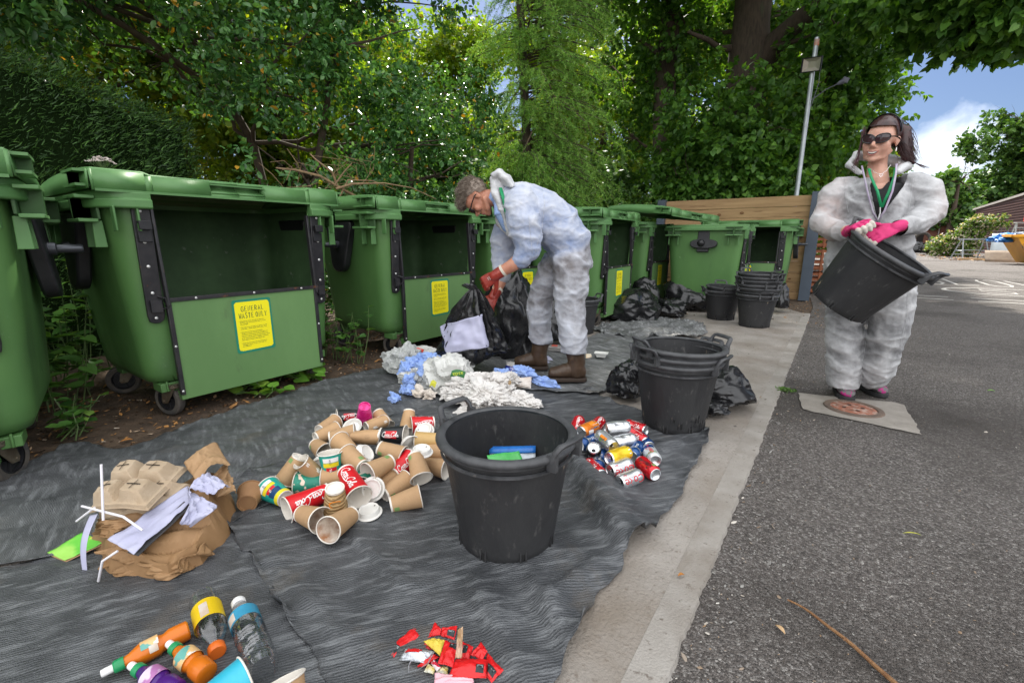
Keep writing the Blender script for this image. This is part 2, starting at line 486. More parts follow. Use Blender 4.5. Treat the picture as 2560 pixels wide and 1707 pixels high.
# concrete collar round the manhole
padc = [(-.10, 3.46), (.02, 3.49), (.2, 3.53), (.41, 3.60), (.455, 3.57), (.46, 3.40), (.475, 3.25), (.475, 3.12), (.48, 3.055), (.40, 3.06), (.2, 3.09), (.0, 3.11), (-.05, 3.13)]
pj = []
for i, (a, b) in enumerate(padc):
    c, d = padc[(i + 1) % len(padc)]
    for k in range(5):
        t = k / 5; x, y = a + (c - a) * t, b + (d - b) * t
        pj.append((x + .010 * noise.noise((x * 26, y * 26, 3)), y + .010 * noise.noise((x * 21, y * 21, 9))))
padm = mat('pad_concrete', (.30, .272, .238), (.21, .188, .162), scale=7, detail=10, rough=.9, bump=.5, bscale=140, spots=((.14, .11, .09), 60, .68, .7))
sheet_poly('pavement_patch', pj, .002, padm)
iron = mat('cast_iron', (.10, .075, .06), (.17, .12, .09), scale=9, rough=.7, metal=.2, bump=.5, bscale=90)
rust = mat('rusted_paint', (.27, .10, .06), (.36, .25, .20), scale=26, detail=6, lo=.48, hi=.6, rough=.85, bump=.6, bscale=60, spots=((.14, .08, .055), 30, .56, .64))
mhl = thing('manhole_cover', 'round iron manhole cover with flaking rust red paint in the concrete patch', 'manhole cover', (.195, 3.31, .004))
mb = MB(); mb.lathe([(0, .003), (.112, .003), (.116, .001)], 40, 0)
for k in range(4):
    a = k * PI / 2 + .4
    mb.lathe([(0, .0042), (.012, .0042)], 10, 1, Matrix.Translation((.05 * math.cos(a), .05 * math.sin(a), 0)))
mb.build('cover_plate', [rust, mm('black_gap', (.01, .01, .01), rough=.9)], mhl)
mb = MB(); mb.lathe([(.118, .0), (.12, .005), (.148, .005), (.152, -.002)], 48); mb.build('ring', iron, mhl)
# road lettering and lines
GL = {'S': [(1, .92), (.75, 1), (.25, 1), (0, .85), (.05, .62), (.95, .38), (1, .15), (.75, 0), (.25, 0), (0, .08)], 'L': [(0, 1), (0, .02), (1, .02)], 'O': [(.2, 1), (.8, 1), (1, .8), (1, .2), (.8, 0), (.2, 0), (0, .2), (0, .8), (.2, 1), (.5, 1)], 'W': [(0, 1), (.25, 0), (.5, .7), (.75, 0), (1, 1)], '5': [(1, 1), (.1, 1), (.05, .58), (.7, .62), (1, .4), (.95, .12), (.7, 0), (0, .05)]}
for ch, x, w, y0, y1, t in (('S', 1.75, .36, 14.2, 16.1, .06), ('L', 2.30, .36, 14.2, 16.1, .06), ('O', 2.87, .36, 14.2, 16.1, .06), ('W', 3.42, .5, 14.2, 16.1, .06), ('5', 2.42, .44, 12.25, 13.15, .045)):
    mb = MB(); a, f = ribbon([(x + p * w, (y0 + q * (y1 - y0)) / 2.2) for p, q in GL[ch]], t); mb.add([(p, q * 2.2, .0005) for p, q in a], f)
    tag(mb.build('road_marking', paint_m, smooth=0), kind='structure')
mb = MB()
for k in range(72):
    a, b = 2 * PI * k / 72, 2 * PI * (k + 1) / 72
    mb.add([(2.75 + (.92 - r * .8) * math.cos(t), 12.7 + (.82 - r * .9) * math.sin(t), .0005) for t, r in ((a, 0), (b, 0), (b, .10), (a, .10))], [(0, 1, 2, 3)])
tag(mb.build('road_marking', paint_m, smooth=0), kind='structure')
for y in (11.05, 10.55):
    for x0, x1 in ((.6, 1.70), (2.0, 5.6)):
        mb = MB(); mb.add([(x0, y - .045, .0006), (x1, y - .045, .0006), (x1, y + .045, .0006), (x0, y + .045, .0006)], [(0, 1, 2, 3)])
        tag(mb.build('road_marking', paint_m, smooth=0), kind='structure')

# ------------------------------------------------------------------ woven sheets on the ground
def sheet_h(x, y):
    """shared rise and fall of the layers of sheeting"""
    h = .006 + .006 * noise.noise((x * 2.3, y * 2.3, 1)) + .004 * noise.noise((x * 6 + y * 3, y * 5, 3))
    return max(h, .002)
ST = {}
def pip(x, y, P):
    c, j = False, len(P) - 1
    for i in range(len(P)):
        if (P[i][1] > y) != (P[j][1] > y) and x < (P[j][0] - P[i][0]) * (y - P[i][1]) / (P[j][1] - P[i][1]) + P[i][0]: c = not c
        j = i
    return c
def edge_dist(x, y, P):
    d = 9
    for i in range(len(P)):
        a, b = Vector(P[i]), Vector(P[(i + 1) % len(P)])
        t = max(0, min(1, (Vector((x, y)) - a).dot(b - a) / max((b - a).length_squared, 1e-9)))
        d = min(d, (Vector((x, y)) - a - (b - a) * t).length)
    return d
def membrane(name, label, px, off, m, wr=.008, folds=(), step=.022, curl=.012, seed=0, ang=0, rag=.012):
    P = []
    q = [gp(a, b).xy for a, b in px]
    for i in range(len(q)):
        a, b = q[i], q[(i + 1) % len(q)]
        n = max(1, int((b - a).length / .03))
        for k in range(n):
            p = a + (b - a) * k / n
            s = Vector((noise.noise((p.x * 9, p.y * 9, seed)), noise.noise((p.x * 9, p.y * 9, seed + 7)))) * rag + Vector((noise.noise((p.x * 31, p.y * 31, seed)), noise.noise((p.x * 31, p.y * 31, seed + 7)))) * rag * .5
            P.append((p.x + s.x, p.y + s.y))
    bm = bmesh.new()
    bv = [bm.verts.new((x, y, 0)) for x, y in P]
    be = [bm.edges.new((bv[i], bv[(i + 1) % len(bv)])) for i in range(len(bv))]
    bm.faces.new(bv)
    xs, ys = [p[0] for p in P], [p[1] for p in P]
    for ax, lo, hi in ((0, min(xs), max(xs)), (1, min(ys), max(ys))):
        v = lo + step
        while v < hi:
            co = (v, 0, 0) if ax == 0 else (0, v, 0)
            no = (1, 0, 0) if ax == 0 else (0, 1, 0)
            bmesh.ops.bisect_plane(bm, geom=bm.verts[:] + bm.edges[:] + bm.faces[:], plane_co=co, plane_no=no)
            v += step
    ca, sa = math.cos(ang), math.sin(ang)
    for v in bm.verts:
        x, y = v.co.x, v.co.y
        u, w = x * ca + y * sa, -x * sa + y * ca
        z = sheet_h(x, y) + off
        z += wr * max(0, ridge((u * 2.0, w * 6.5, seed), 3) - .95)
        z += wr * .35 * noise.noise((u * 9, w * 28, seed))
        for (x0, y0, x1, y1, hh, ww) in folds:
            a, b = Vector((x0, y0)), Vector((x1, y1))
            t = (Vector((x, y)) - a).dot(b - a) / (b - a).length_squared
            tt = max(0, min(1, t))
            d = (Vector((x, y)) - a - (b - a) * tt)
            side = (b - a).x * d.y - (b - a).y * d.x
            k = d.length / (ww if side > 0 else ww * .28)
            z += hh * math.exp(-k * k) * (1 - .3 * abs(2 * tt - 1))
        v.co.z = z + .032 * max(0, noise.noise((u * .8 + 3, w * 2.3, seed + 2)) - .22) * (1 if wr < .03 else 0)
    for v in bm.verts:
        if v.is_boundary: v.co.z += curl * max(0, noise.noise((v.co.x * 7, v.co.y * 7, seed + 3)))
    me = bpy.data.meshes.new(name); bm.to_mesh(me); bm.free()
    me.materials.append(m)
    me.polygons.foreach_set('use_smooth', [True] * len(me.polygons))
    o = link(name, me, solid=.0015)
    return tag(o, label, 'ground sheet', 'woven weed control sheets on the ground')
def sheet_mat(name, ang, sc=150, base=(.050, .053, .058), hi=(.12, .125, .133), scuff=(.21, .218, .226)):
    m = mat(name, base, hi, scale=7, detail=10, lo=.40, hi=.70, rough=.44, spec=.6, bump=.5, bscale=260,
            wave=((.030, .032, .035), sc / 6.283, 'Y', 2.2, .5, .95, .22), stretch=(1, 1, 1), spots=(scuff, 38, .50, .78), spots2=((.10, .085, .07), 3, .6, .75))
    for n in m.node_tree.nodes:
        if n.type == 'MAPPING': n.inputs['Rotation'].default_value = (0, 0, ang)
        if n.type == 'TEX_NOISE' and abs(n.inputs['Scale'].default_value - 38) < .1:
            # scuffs run along the weave
            mp2 = nd(m.node_tree, 'ShaderNodeMapping'); mp2.inputs['Scale'].default_value = (.22, 1.25, 1)
            src = n.inputs['Vector'].links[0].from_socket
            m.node_tree.links.new(src, mp2.inputs['Vector']); m.node_tree.links.new(mp2.outputs['Vector'], n.inputs['Vector'])
    return m
sm_front, sm_back, sm_left = sheet_mat('woven_sheet', math.radians(-52), 260), sheet_mat('woven_sheet_back', math.radians(20), 420, (.075, .078, .083), (.15, .154, .16)), sheet_mat('woven_sheet_left', math.radians(-58), 250)
sm_far = sheet_mat('woven_sheet_far', math.radians(10), 420, (.11, .112, .112), (.24, .245, .245), (.38, .39, .39))
membrane('ground_sheet', 'crumpled grey sheet along the front of the left bins, behind the paper cups',
         [(-260, 1290), (-120, 1215), (0, 1190), (110, 1150), (165, 1112), (220, 1112), (300, 1128), (400, 1096), (480, 1062), (560, 1040), (650, 1008), (760, 972), (860, 944), (960, 925), (1060, 955), (1140, 985), (1150, 1060), (960, 1160), (700, 1260), (560, 1330), (330, 1370), (-260, 1470)], .004, sm_back, wr=.020, seed=11, ang=.9)
membrane('ground_sheet', 'striped grey sheet in the near left corner under the drink bottles',
         [(-330, 1560), (-80, 1452), (60, 1412), (300, 1345), (470, 1290), (590, 1255), (640, 1400), (760, 1560), (900, 1760), (840, 1990), (200, 1990), (-330, 1900)], .007, sm_left, wr=.010, seed=23, ang=math.radians(-58) + 1.57)
P1, P2 = gp(1440, 1200), gp(1555, 1370)
membrane('ground_sheet', 'striped grey sheet with a raised fold under the nearest tub and the paper cups',
         [(575, 1330), (560, 1222), (640, 1180), (770, 1140), (880, 1086), (975, 1048), (1140, 998), (1260, 968), (1400, 975), (1480, 985), (1540, 1015), (1620, 1040), (1770, 1075), (1772, 1096), (1742, 1160), (1690, 1260), (1640, 1330), (1560, 1402), (1545, 1440), (1490, 1500), (1440, 1610), (1365, 1760), (1300, 1990), (1000, 1990), (860, 1790), (720, 1560)],
         .010, sm_front, wr=.012, folds=[(P1.x, P1.y, P2.x, P2.y, .075, .13), (gp(1395, 1160).x, gp(1395, 1160).y, P1.x, P1.y, .03, .10)] + [(*gp(*a).xy, *gp(*b).xy, h, w) for a, b, h, w in (((1330, 1480), (1420, 1640), .030, .05), ((1180, 1480), (1290, 1700), .022, .06), ((1480, 1420), (1380, 1500), .03, .04), ((860, 1330), (1000, 1480), .018, .05), ((680, 1420), (840, 1600), .016, .05), ((1560, 1180), (1700, 1120), .03, .05))], seed=31, ang=math.radians(-52) + 1.57, curl=.055, rag=.022)
membrane('ground_sheet', 'creased grey sheet under the boots of the man',
         [(1130, 905), (1230, 880), (1330, 868), (1440, 862), (1500, 838), (1570, 822), (1640, 830), (1700, 855), (1690, 900), (1560, 930), (1550, 960), (1500, 994), (1430, 992), (1330, 985), (1240, 975), (1150, 950)],
         .014, sm_far, wr=.022, seed=41, ang=.3, curl=.03, rag=.02)
membrane('ground_sheet', 'heap of loose grey sheeting in front of the far black bags',
         [(1480, 826), (1540, 808), (1590, 802), (1660, 800), (1720, 806), (1755, 818), (1768, 836), (1740, 850), (1690, 852), (1600, 850), (1520, 846)],
         .016, sm_far, wr=.07, seed=53, ang=.8, curl=.05, rag=.03)
def zs(x, y): return sheet_h(x, y) + .010

# ------------------------------------------------------------------ litter, grit, leaves and twigs
def scatter_chips(name, n, pick, size, cols, label=None, seed=3, flat=.35):
    r = random.Random(seed)
    mb = MB()
    for _ in range(n):
        x, y, z = pick(r)
        s = r.uniform(*size) * (1.9 if r.random() < .06 else 1)
        R = Euler((r.uniform(-.5, .5), r.uniform(-.5, .5), r.uniform(0, 6.28))).to_matrix()
        l, w = s, s * r.uniform(flat, 1)
        q = [(-l, 0, 0), (-.3 * l, -w * .6, .15 * s), (.5 * l, -w * .5, 0), (l, .1 * w, .2 * s), (.3 * l, w * .6, .05 * s), (-.5 * l, w * .5, .2 * s)]
        mb.add([R @ Vector(p) + Vector((x, y, z + s * .15)) for p in q], [(0, 1, 2, 3, 4, 5)])
    o = mb.build(name, cols, smooth=0)
    return tag(o, label, 'litter', kind='stuff')
lit_m = mat('leaf_litter', (.1, .06, .03), rough=.9, island=[(0, (.03, .02, .012)), (.3, (.09, .052, .028)), (.55, (.19, .10, .045)), (.75, (.32, .16, .055)), (.88, (.44, .21, .06)), (1, (.42, .37, .30))])
grit_m = mat('grit', (.2, .19, .18), rough=.85, island=[(0, (.05, .045, .04)), (.4, (.15, .14, .13)), (.7, (.28, .27, .25)), (.9, (.24, .15, .08)), (1, (.55, .52, .47))])
def pick_soil(r):
    t = r.random()
    y = -1.5 + 11 * t * t ** .3
    return r.uniform(-4.3, -2.15), y, -.008
scatter_chips('leaf_litter', 12000, pick_soil, (.006, .017), lit_m, 'brown leaf litter and chips on the soil under the bins', 4)
def pick_far(r): return r.uniform(-2.2, .2), r.uniform(6.3, 9), .0
scatter_chips('leaf_litter', 1200, pick_far, (.006, .016), lit_m, 'brown litter on the ground before the timber fence', 6)
def pick_road(r):
    d = r.random() ** 1.6
    y = .4 + 6.5 * d
    return r.uniform(-.16, 1.2 + 1.6 * d), y, -.004
scatter_chips('gravel', 5200, pick_road, (.002, .0048), grit_m, 'loose grit on the asphalt', 8)
def pick_kerbside(r): return -.19 + abs(r.gauss(0, .09)), r.uniform(.4, 8), -.003
scatter_chips('gravel', 900, pick_kerbside, (.003, .008), grit_m, 'grit gathered along the kerb', 12)
def pick_conc(r): return r.uniform(-1.5, -.28), r.uniform(2.4, 7.5), .004
scatter_chips('gravel', 700, pick_conc, (.002, .006), grit_m, 'grit on the concrete', 14)

bark_m = mat('twig_bark', (.17, .075, .03), (.26, .14, .06), scale=60, rough=.7, bump=.4, bscale=200)
pts = []
a, b, c = gp(1968, 1503), gp(2100, 1580), gp(2250, 1730)
for k in range(15):
    t = k / 14
    p = a * (1 - t) ** 2 + b * 2 * t * (1 - t) + c * t * t
    pts.append((p.x + .004 * math.sin(9 * t), p.y + .003 * math.sin(13 * t), .006 + .004 * abs(math.sin(4 * t))))
mb = MB(); mb.tube(pts, [.0025 + .0035 * k / 14 for k in range(15)], 8)
p = Vector(pts[8]); mb.tube([p, p + Vector((-.004, -.012, .006))], [.003, .002], 6)
tag(mb.build('twig', bark_m), 'long thin brown twig lying on the asphalt in the near right', 'twig')
def small_leaf(name, label, px, py, ln, w, ang, m, z=.0, lift=.006):
    p = gp(px, py)
    mb = MB()
    def fn(u, v):
        x = (u - .5) * ln
        hw = w * (math.sin(PI * min(max(u, .02), .98)) ** .8) * .5
        return (x, (v - .5) * 2 * hw, lift * (1 - (2 * u - 1) ** 2) + abs(v - .5) * w * .35)
    mb.grid(fn, 10, 4)
    o = mb.build(name, m, solid=.0006)
    place(o, (p.x, p.y, z + .002), (0, 0, ang))
    return tag(o, label, 'leaf')
yl = mat('yellow_leaf', (.50, .42, .04), (.2, .35, .05), scale=30, rough=.6)
ol = mat('orange_leaf', (.42, .17, .03), (.3, .12, .03), scale=40, rough=.7)
gl = mat('fresh_leaf', (.14, .36, .03), (.2, .42, .05), scale=40, rough=.5)
small_leaf('grass_strand', 'yellow green blade of grass lying on the asphalt', 2280, 1336, .055, .005, .4, yl)
small_leaf('fallen_leaf', 'small pale orange leaf lying on the concrete kerb strip', 1702, 1447, .022, .01, .8, ol, .01)
small_leaf('fallen_leaf', 'fresh green leaf lying on the asphalt right of the concrete patch', 2478, 978, .04, .016, .3, gl)
small_leaf('fallen_leaf', 'orange leaf on the soil between the two left bins', 238, 1030, .05, .026, 2.2, ol, -.006)
small_leaf('fallen_leaf', 'curled orange leaf on the soil beside the front wheel of the open bin', 316, 1100, .05, .02, 1.2, ol, -.006)
small_leaf('fallen_leaf', 'tan leaf fallen on the asphalt above the twig', 1950, 1575, .03, .012, 2.5, mm('tan_leaf', (.45, .3, .16), rough=.8))
# ================================================================== WHEELED WASTE BINS
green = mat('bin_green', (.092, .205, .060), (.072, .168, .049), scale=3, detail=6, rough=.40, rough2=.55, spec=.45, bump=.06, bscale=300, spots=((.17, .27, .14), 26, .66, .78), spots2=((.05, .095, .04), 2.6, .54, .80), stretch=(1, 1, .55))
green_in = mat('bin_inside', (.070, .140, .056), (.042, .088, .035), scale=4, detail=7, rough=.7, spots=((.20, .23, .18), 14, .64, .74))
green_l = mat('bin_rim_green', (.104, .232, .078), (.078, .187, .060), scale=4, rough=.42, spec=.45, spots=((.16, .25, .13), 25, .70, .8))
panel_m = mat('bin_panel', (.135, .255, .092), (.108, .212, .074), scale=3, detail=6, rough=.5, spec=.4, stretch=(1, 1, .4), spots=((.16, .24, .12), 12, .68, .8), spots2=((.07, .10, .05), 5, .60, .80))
blk = mat('black_metal', (.014, .014, .017), (.03, .028, .03), scale=20, rough=.38, spots=((.12, .05, .025), 16, .64, .72))
blkp = mat('black_plastic', (.010, .010, .012), (.02, .02, .022), scale=12, rough=.42, bump=.1, bscale=120)
steel = mat('dull_zinc', (.22, .19, .14), (.13, .10, .07), scale=14, rough=.5, metal=.7, spots=((.16, .08, .04), 18, .6, .7))
screw_m = mat('bright_screw', (.65, .65, .63), rough=.35, metal=.6)
tyre_m = mat('caster_rubber', (.045, .043, .042), (.10, .085, .07), scale=14, rough=.85, bump=.3, bscale=90)
st_y = mat('sticker_yellow', (.86, .76, .015), rough=.4, spec=.4)
st_g = mat('sticker_green', (.015, .21, .13), rough=.4)
st_t = mat('sticker_ink', (.03, .10, .035), rough=.5)
RIMZ, BOTZ, OPW, PZ = 1.225, .20, .44, .665
def rr(hx0, hx1, hy, r, front_y=(-OPW, -.2, 0, .2, OPW)):
    """rounded rectangle seen from above, starting mid back, anticlockwise; fixed stops along the front"""
    P = []
    P += [(hx0, -y) for y in (0.0, .25, hy - r)]
    for k in range(1, 6): a = PI + k * PI / 12 * 1.0 * 6 / 6; P.append((hx0 + r - r * math.cos(k * PI / 12), -hy + r - r * math.sin(k * PI / 12)))
    P += [(hx0 + r, -hy), (0.0, -hy), (hx1 - r, -hy)]
    for k in range(1, 6): P.append((hx1 - r + r * math.sin(k * PI / 12), -hy + r - r * math.cos(k * PI / 12)))
    P.append((hx1, -hy + r))
    P += [(hx1, y) for y in front_y]
    P.append((hx1, hy - r))
    for k in range(1, 6): P.append((hx1 - r + r * math.cos(k * PI / 12), hy - r + r * math.sin(k * PI / 12)))
    P += [(hx1 - r, hy), (0.0, hy), (hx0 + r, hy)]
    for k in range(1, 6): P.append((hx0 + r - r * math.sin(k * PI / 12), hy - r + r * math.cos(k * PI / 12)))
    P += [(hx0, y) for y in (hy - r, .25)]
    return P
def dims(z):
    t = (z - BOTZ) / (RIMZ - BOTZ)
    return -.43 - .10 * t, .40 + .05 * t, .555 + .075 * t, .105 + .02 * t
def make_bin(name, label):
    root = thing(name, label, 'bin', group='green wheeled waste bins')
    # body shell with the front opening
    mb = MB()
    zsx = [BOTZ, BOTZ + .012, BOTZ + .06, .32, .5, PZ, .85, 1.02, 1.14, RIMZ]
    rings = []
    for i, z in enumerate(zsx):
        a, b, c, r = dims(z)
        if i == 0: a, b, c, r = a + .05, b - .05, c - .05, r
        if i == 1: a, b, c, r = a + .018, b - .018, c - .018, r
        rings.append([Vector((x, y, z)) for x, y in rr(a, b, c, r)])
    n = len(rings[0])
    fi = [j for j, p in enumerate(rings[5]) if abs(p.x - dims(PZ)[1]) < 1e-6 and abs(p.y) <= OPW + 1e-6]
    j0, j1 = min(fi), max(fi)
    vs = [p for r in rings for p in r]
    fs = [tuple(range(n))[::-1]]
    for i in range(len(rings) - 1):
        for j in range(n):
            if i >= 5 and j0 <= j < j1: continue
            k = (j + 1) % n
            fs.append((i * n + j, i * n + k, (i + 1) * n + k, (i + 1) * n + j))
    mb.add(vs, fs)
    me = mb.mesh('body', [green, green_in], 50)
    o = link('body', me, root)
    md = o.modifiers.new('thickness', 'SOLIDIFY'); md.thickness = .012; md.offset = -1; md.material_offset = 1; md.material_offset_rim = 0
    # base skirt with ribs below the body
    for s in (-1, 1):
        for x in (.33, -.33):
            mb = MB(); mb.box((x, s * .41, BOTZ - .022), (.12, .20, .05), 0)
            if x > 0:
                for q in (-.07, 0, .07): mb.box((.392, s * .41 + q, BOTZ - .015), (.016, .010, .06), 0)
            mb.build('caster_mount', green, root, bevel=.004)
    # rim
    a, b, c, r = dims(RIMZ)
    P = rr(a, b, c, r)
    cen = Vector((-.03, 0))
    path = [P[(j1 + k) % n] for k in range(n - (j1 - j0) + 1)]
    mb = MB()
    prof = [(.0, -.075), (.045, -.075), (.052, -.068), (.052, -.032), (.040, -.026), (.040, .002), (.034, .008), (-.02, .008), (-.02, -.004)]
    rings = []
    for i, (x, y) in enumerate(path):
        q0, q1 = path[max(i - 1, 0)], path[min(i + 1, len(path) - 1)]
        t = Vector((q1[0] - q0[0], q1[1] - q0[1])).normalized()
        nn = Vector((t.y, -t.x))
        rings.append([Vector((x + nn.x * d, y + nn.y * d, RIMZ + h)) for d, h in prof])
    mb.loft(rings, 0, True, True, True)
    for s in (-1, 1):      # comb pockets and gussets at the corners
        for xx in (.33, -.42):
            y0 = s * (c + .045)
            for (dx, dz, sx, sz) in ((0, -.025, .20, .016), (0, -.135, .20, .016), (-.092, -.08, .016, .126), (.092, -.08, .016, .126)):
                mb.box((xx, y0 + s * .012, RIMZ + dz), (sx, .075, sz))
            mb.box((xx, s * (c + .012), RIMZ - .08), (.17, .012, .10), 1)
            for dx in (-.06, .06): mb.box((xx + dx, s * (c + .018), RIMZ - .20), (.010, .05, .13), 0, taper=.8)
        for dy in (.505, .60): mb.box((b + .020, s * dy, RIMZ - .125), (.045, .010, .12), 0)
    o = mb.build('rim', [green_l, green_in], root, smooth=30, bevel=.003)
    # lid
    lid = make_lid(root)
    # trunnions on both ends
    for s in (-1, 1):
        out = []
        for k in range(13): t = PI + PI * k / 12; out.append((.10 * math.cos(t), -.30 + .10 * math.sin(t)))
        out += [(.135, -.16), (.175, -.02), (.175, .02), (-.175, .02), (-.175, -.02), (-.135, -.16)]
        tilt = Matrix.Rotation(s * .075, 4, 'X')
        M = Matrix.Translation((-.06, s * (c - .028), 1.12)) @ tilt @ Matrix(((-s, 0, 0, 0), (0, 0, s, 0), (0, 1, 0, 0), (0, 0, 0, 1)))
        mb = MB(); mb.prism(out, M, .065)
        pl = mb.build('trunnion_plate', blkp, root, smooth=40, bevel=.012)
        mb = MB(); mb.lathe([(.032, 0), (.030, .045), (.021, .05), (.021, .135), (.017, .142), (0, .142)], 16, 0, Matrix.Translation((-.06, s * (c + .03), .955)) @ Matrix.Rotation(-s * PI / 2, 4, 'X'))
        mb.build('pin', mm('trunnion_steel', (.07, .075, .085), rough=.35, metal=.6), pl)
    # black latch strips each side of the opening
    for s in (-1, 1):
        mb = MB()
        xo = .452
        out = [(-.038, .60), (-.03, .57), (-.01, .556), (.015, .556), (.034, .566), (.040, .6), (.040, 1.165), (-.038, 1.165)]
        def xf(z): return .40 + .05 * (z - BOTZ) / (RIMZ - BOTZ) + .003
        vs0 = [Vector((xf(z), s * (OPW + .045) + s * y, z)) for y, z in out]
        vs1 = [v + Vector((.018, 0, 0)) for v in vs0]
        m = len(out)
        mb.add(vs0 + vs1, [tuple(range(m)), tuple(range(m, 2 * m))] + [(j, (j + 1) % m, m + (j + 1) % m, m + j) for j in range(m)])
        mb.box((xf(.9) + .012, s * (OPW - .006), .90), (.034, .016, .51), 0, Euler((0, -.05, 0)).to_matrix())
        st = mb.build('latch_strip', blk, root, smooth=40, bevel=.003, weld=True)
        mb = MB()
        mb.box((xf(1.08) + .03, s * (OPW + .045), 1.085), (.045, .055, .012)); mb.box((xf(1.08) + .05, s * (OPW + .045), 1.07), (.012, .055, .045)); mb.box((xf(1.0) + .022, s * (OPW + .045), 1.02), (.014, .06, .07))
        mb.build('catch', blkp, st, bevel=.003)
        for z in (1.14, .985, .86, .72, .585): mb = MB(); mb.sphere((xf(z) + .02, s * (OPW + .05), z), (.005, .0085, .0085), 10, 6); mb.build('screw', screw_m, st)
        mb = MB(); mb.tube([(xf(.7) + .02, s * (OPW + .03), .70), (xf(.7) + .05, s * (OPW + .005), .69), (xf(.66) + .05, s * (OPW + .0), .64), (xf(.63) + .022, s * (OPW + .03), .625)], .005, 8)
        mb.box((xf(.63) + .028, s * (OPW + .045), .65), (.022, .05, .065))
        mb.build('latch', blk, st)
    # hinged front panel hanging over the lower front
    mb = MB()
    xp = .455
    mb.box((xp, 0, .39), (.014, 2 * OPW, .565))
    mb.box((xp - .028, 0, .112), (.05, 2 * OPW - .01, .012))
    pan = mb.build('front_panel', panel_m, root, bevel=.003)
    mb = MB()
    mb.box((xp + .002, 0, .676), (.028, 2 * OPW + .012, .022))
    for s in (-1, 1): mb.box((xp + .004, s * (OPW - .008), .40), (.026, .022, .525))
    mb.build('edge_strip', blk, pan, bevel=.002)
    for y, z in ((-.3, .677), (.02, .677), (.33, .677), (-.433, .16), (.433, .16), (-.433, .42), (.433, .42)): mb = MB(); mb.sphere((xp + .0175, y, z), (.004, .007, .007), 8, 6); mb.build('screw', screw_m, pan)
    for s in (-1, 1): mb = MB(); mb.box((xp - .045, s * (OPW - .02), .125), (.07, .03, .05)); mb.build('hinge_bracket', green, pan, bevel=.004)
    # notice
    X0 = xp + .0085
    mb = MB()
    def rrect(w, h, r, jit, seed):
        q = []
        rd = random.Random(seed)
        for cx, cy, a0 in ((w - r, h - r, 0), (-w + r, h - r, 90), (-w + r, -h + r, 180), (w - r, -h + r, 270)):
            for k in range(6): t = math.radians(a0 + 18 * k); q.append((cx + r * math.cos(t) + rd.uniform(-jit, jit), cy + r * math.sin(t) + rd.uniform(-jit, jit)))
        return q
    for q, m, dx in ((rrect(.117, .165, .016, .0008, 1), 0, 0), (rrect(.104, .151, .018, .0016, 2), 1, .0008)):
        mb.add([(X0 + dx, y, .475 + z) for y, z in q], [tuple(range(len(q)))], m)
    for txt, z, h, w, g in (('GENERAL', .093, .031, .0140, .0062), ('WASTE ONLY', .050, .031, .0122, .0062)):
        a, f = caps(txt, h, w, g, .0034, len(txt))
        mb.add([(X0 + .0016, y, .475 + z + v) for y, v in a], f, 2)
    body = '\u2022 All general waste should be placed in\n  BLACK bags and securely tied to avoid\n  any spillage.\n\n\u2022 The bags must be light enough to handle\n  with ease \u2013 think health and safety, first.\n\n\u2022 Dispose of sharp and potentially\n  dangerous items such as broken glass or\n  crockery, knives and scissors. Make sure\n  they are clearly visible, by placing the items\n  in an open top box or suitable container,\n  then leave it next to the waste bin.\n\n\u2022 Keep this bin clean by not placing any\n  unbagged waste in here as it will not\n  be collected.'
    a, f = text_tris(body, .0098, 'LEFT')
    mb.add([(X0 + .0016, -.088 + y, .475 + .030 + v) for y, v, _ in a], f, 2)
    mb.build('notice', [st_g, st_y, st_t], pan, smooth=0)
    # casters
    for sx, sy, ang in ((.36, -.44, .35), (.36, .42, -.5), (-.36, -.44, 1.1), (-.36, .44, .2)):
        R = Matrix.Translation((sx, sy, 0)) @ Matrix.Rotation(ang, 4, 'Z')
        mb = MB()
        mb.box((0, 0, .188), (.10, .10, .008), 0, None)
        mb.lathe([(.045, .165), (.05, .17), (.05, .184)], 16)
        for s in (-1, 1):
            q = [(-.045, .168), (.045, .168), (-.02, .075), (-.055, .072), (-.062, .09)]
            M = Matrix(((1, 0, 0, 0), (0, 0, 1, s * .034 - .0025), (0, 1, 0, 0), (0, 0, 0, 1)))
            mb.prism(q, M, .005)
        mb.tube([(-.045, -.042, .09), (-.045, .042, .09)], .009, 10)
        mb.v = [tuple(R @ Vector(v)) for v in mb.v]
        ca = mb.build('caster', steel, root, bevel=.0015)
        W = R @ Matrix.Translation((-.045, 0, .09)) @ Matrix.Rotation(PI / 2, 4, 'X')
        mb = MB(); mb.lathe([(.064, -.021), (.084, -.023), (.094, -.016), (.097, 0), (.094, .016), (.084, .023), (.064, .021)], 32, 0, W)
        mb.build('tyre', tyre_m, ca)
        mb = MB(); mb.lathe([(.064, -.018), (.058, -.019), (.055, -.008), (.02, -.008), (.016, -.022), (0, -.022)], 24, 0, W); mb.lathe([(.064, .018), (.058, .019), (.055, .008), (.02, .008), (.016, .022), (0, .022)], 24, 0, W)
        for k in range(5):
            a = 2 * PI * k / 5
            for s in (-1, 1): mb.box(W @ Vector((.037 * math.cos(a), .037 * math.sin(a), s * .011)), (.04, .009, .012), 0, (W.to_3x3() @ Matrix.Rotation(a, 3, 'Z')))
        mb.build('wheel_hub', blkp, ca)
    return root
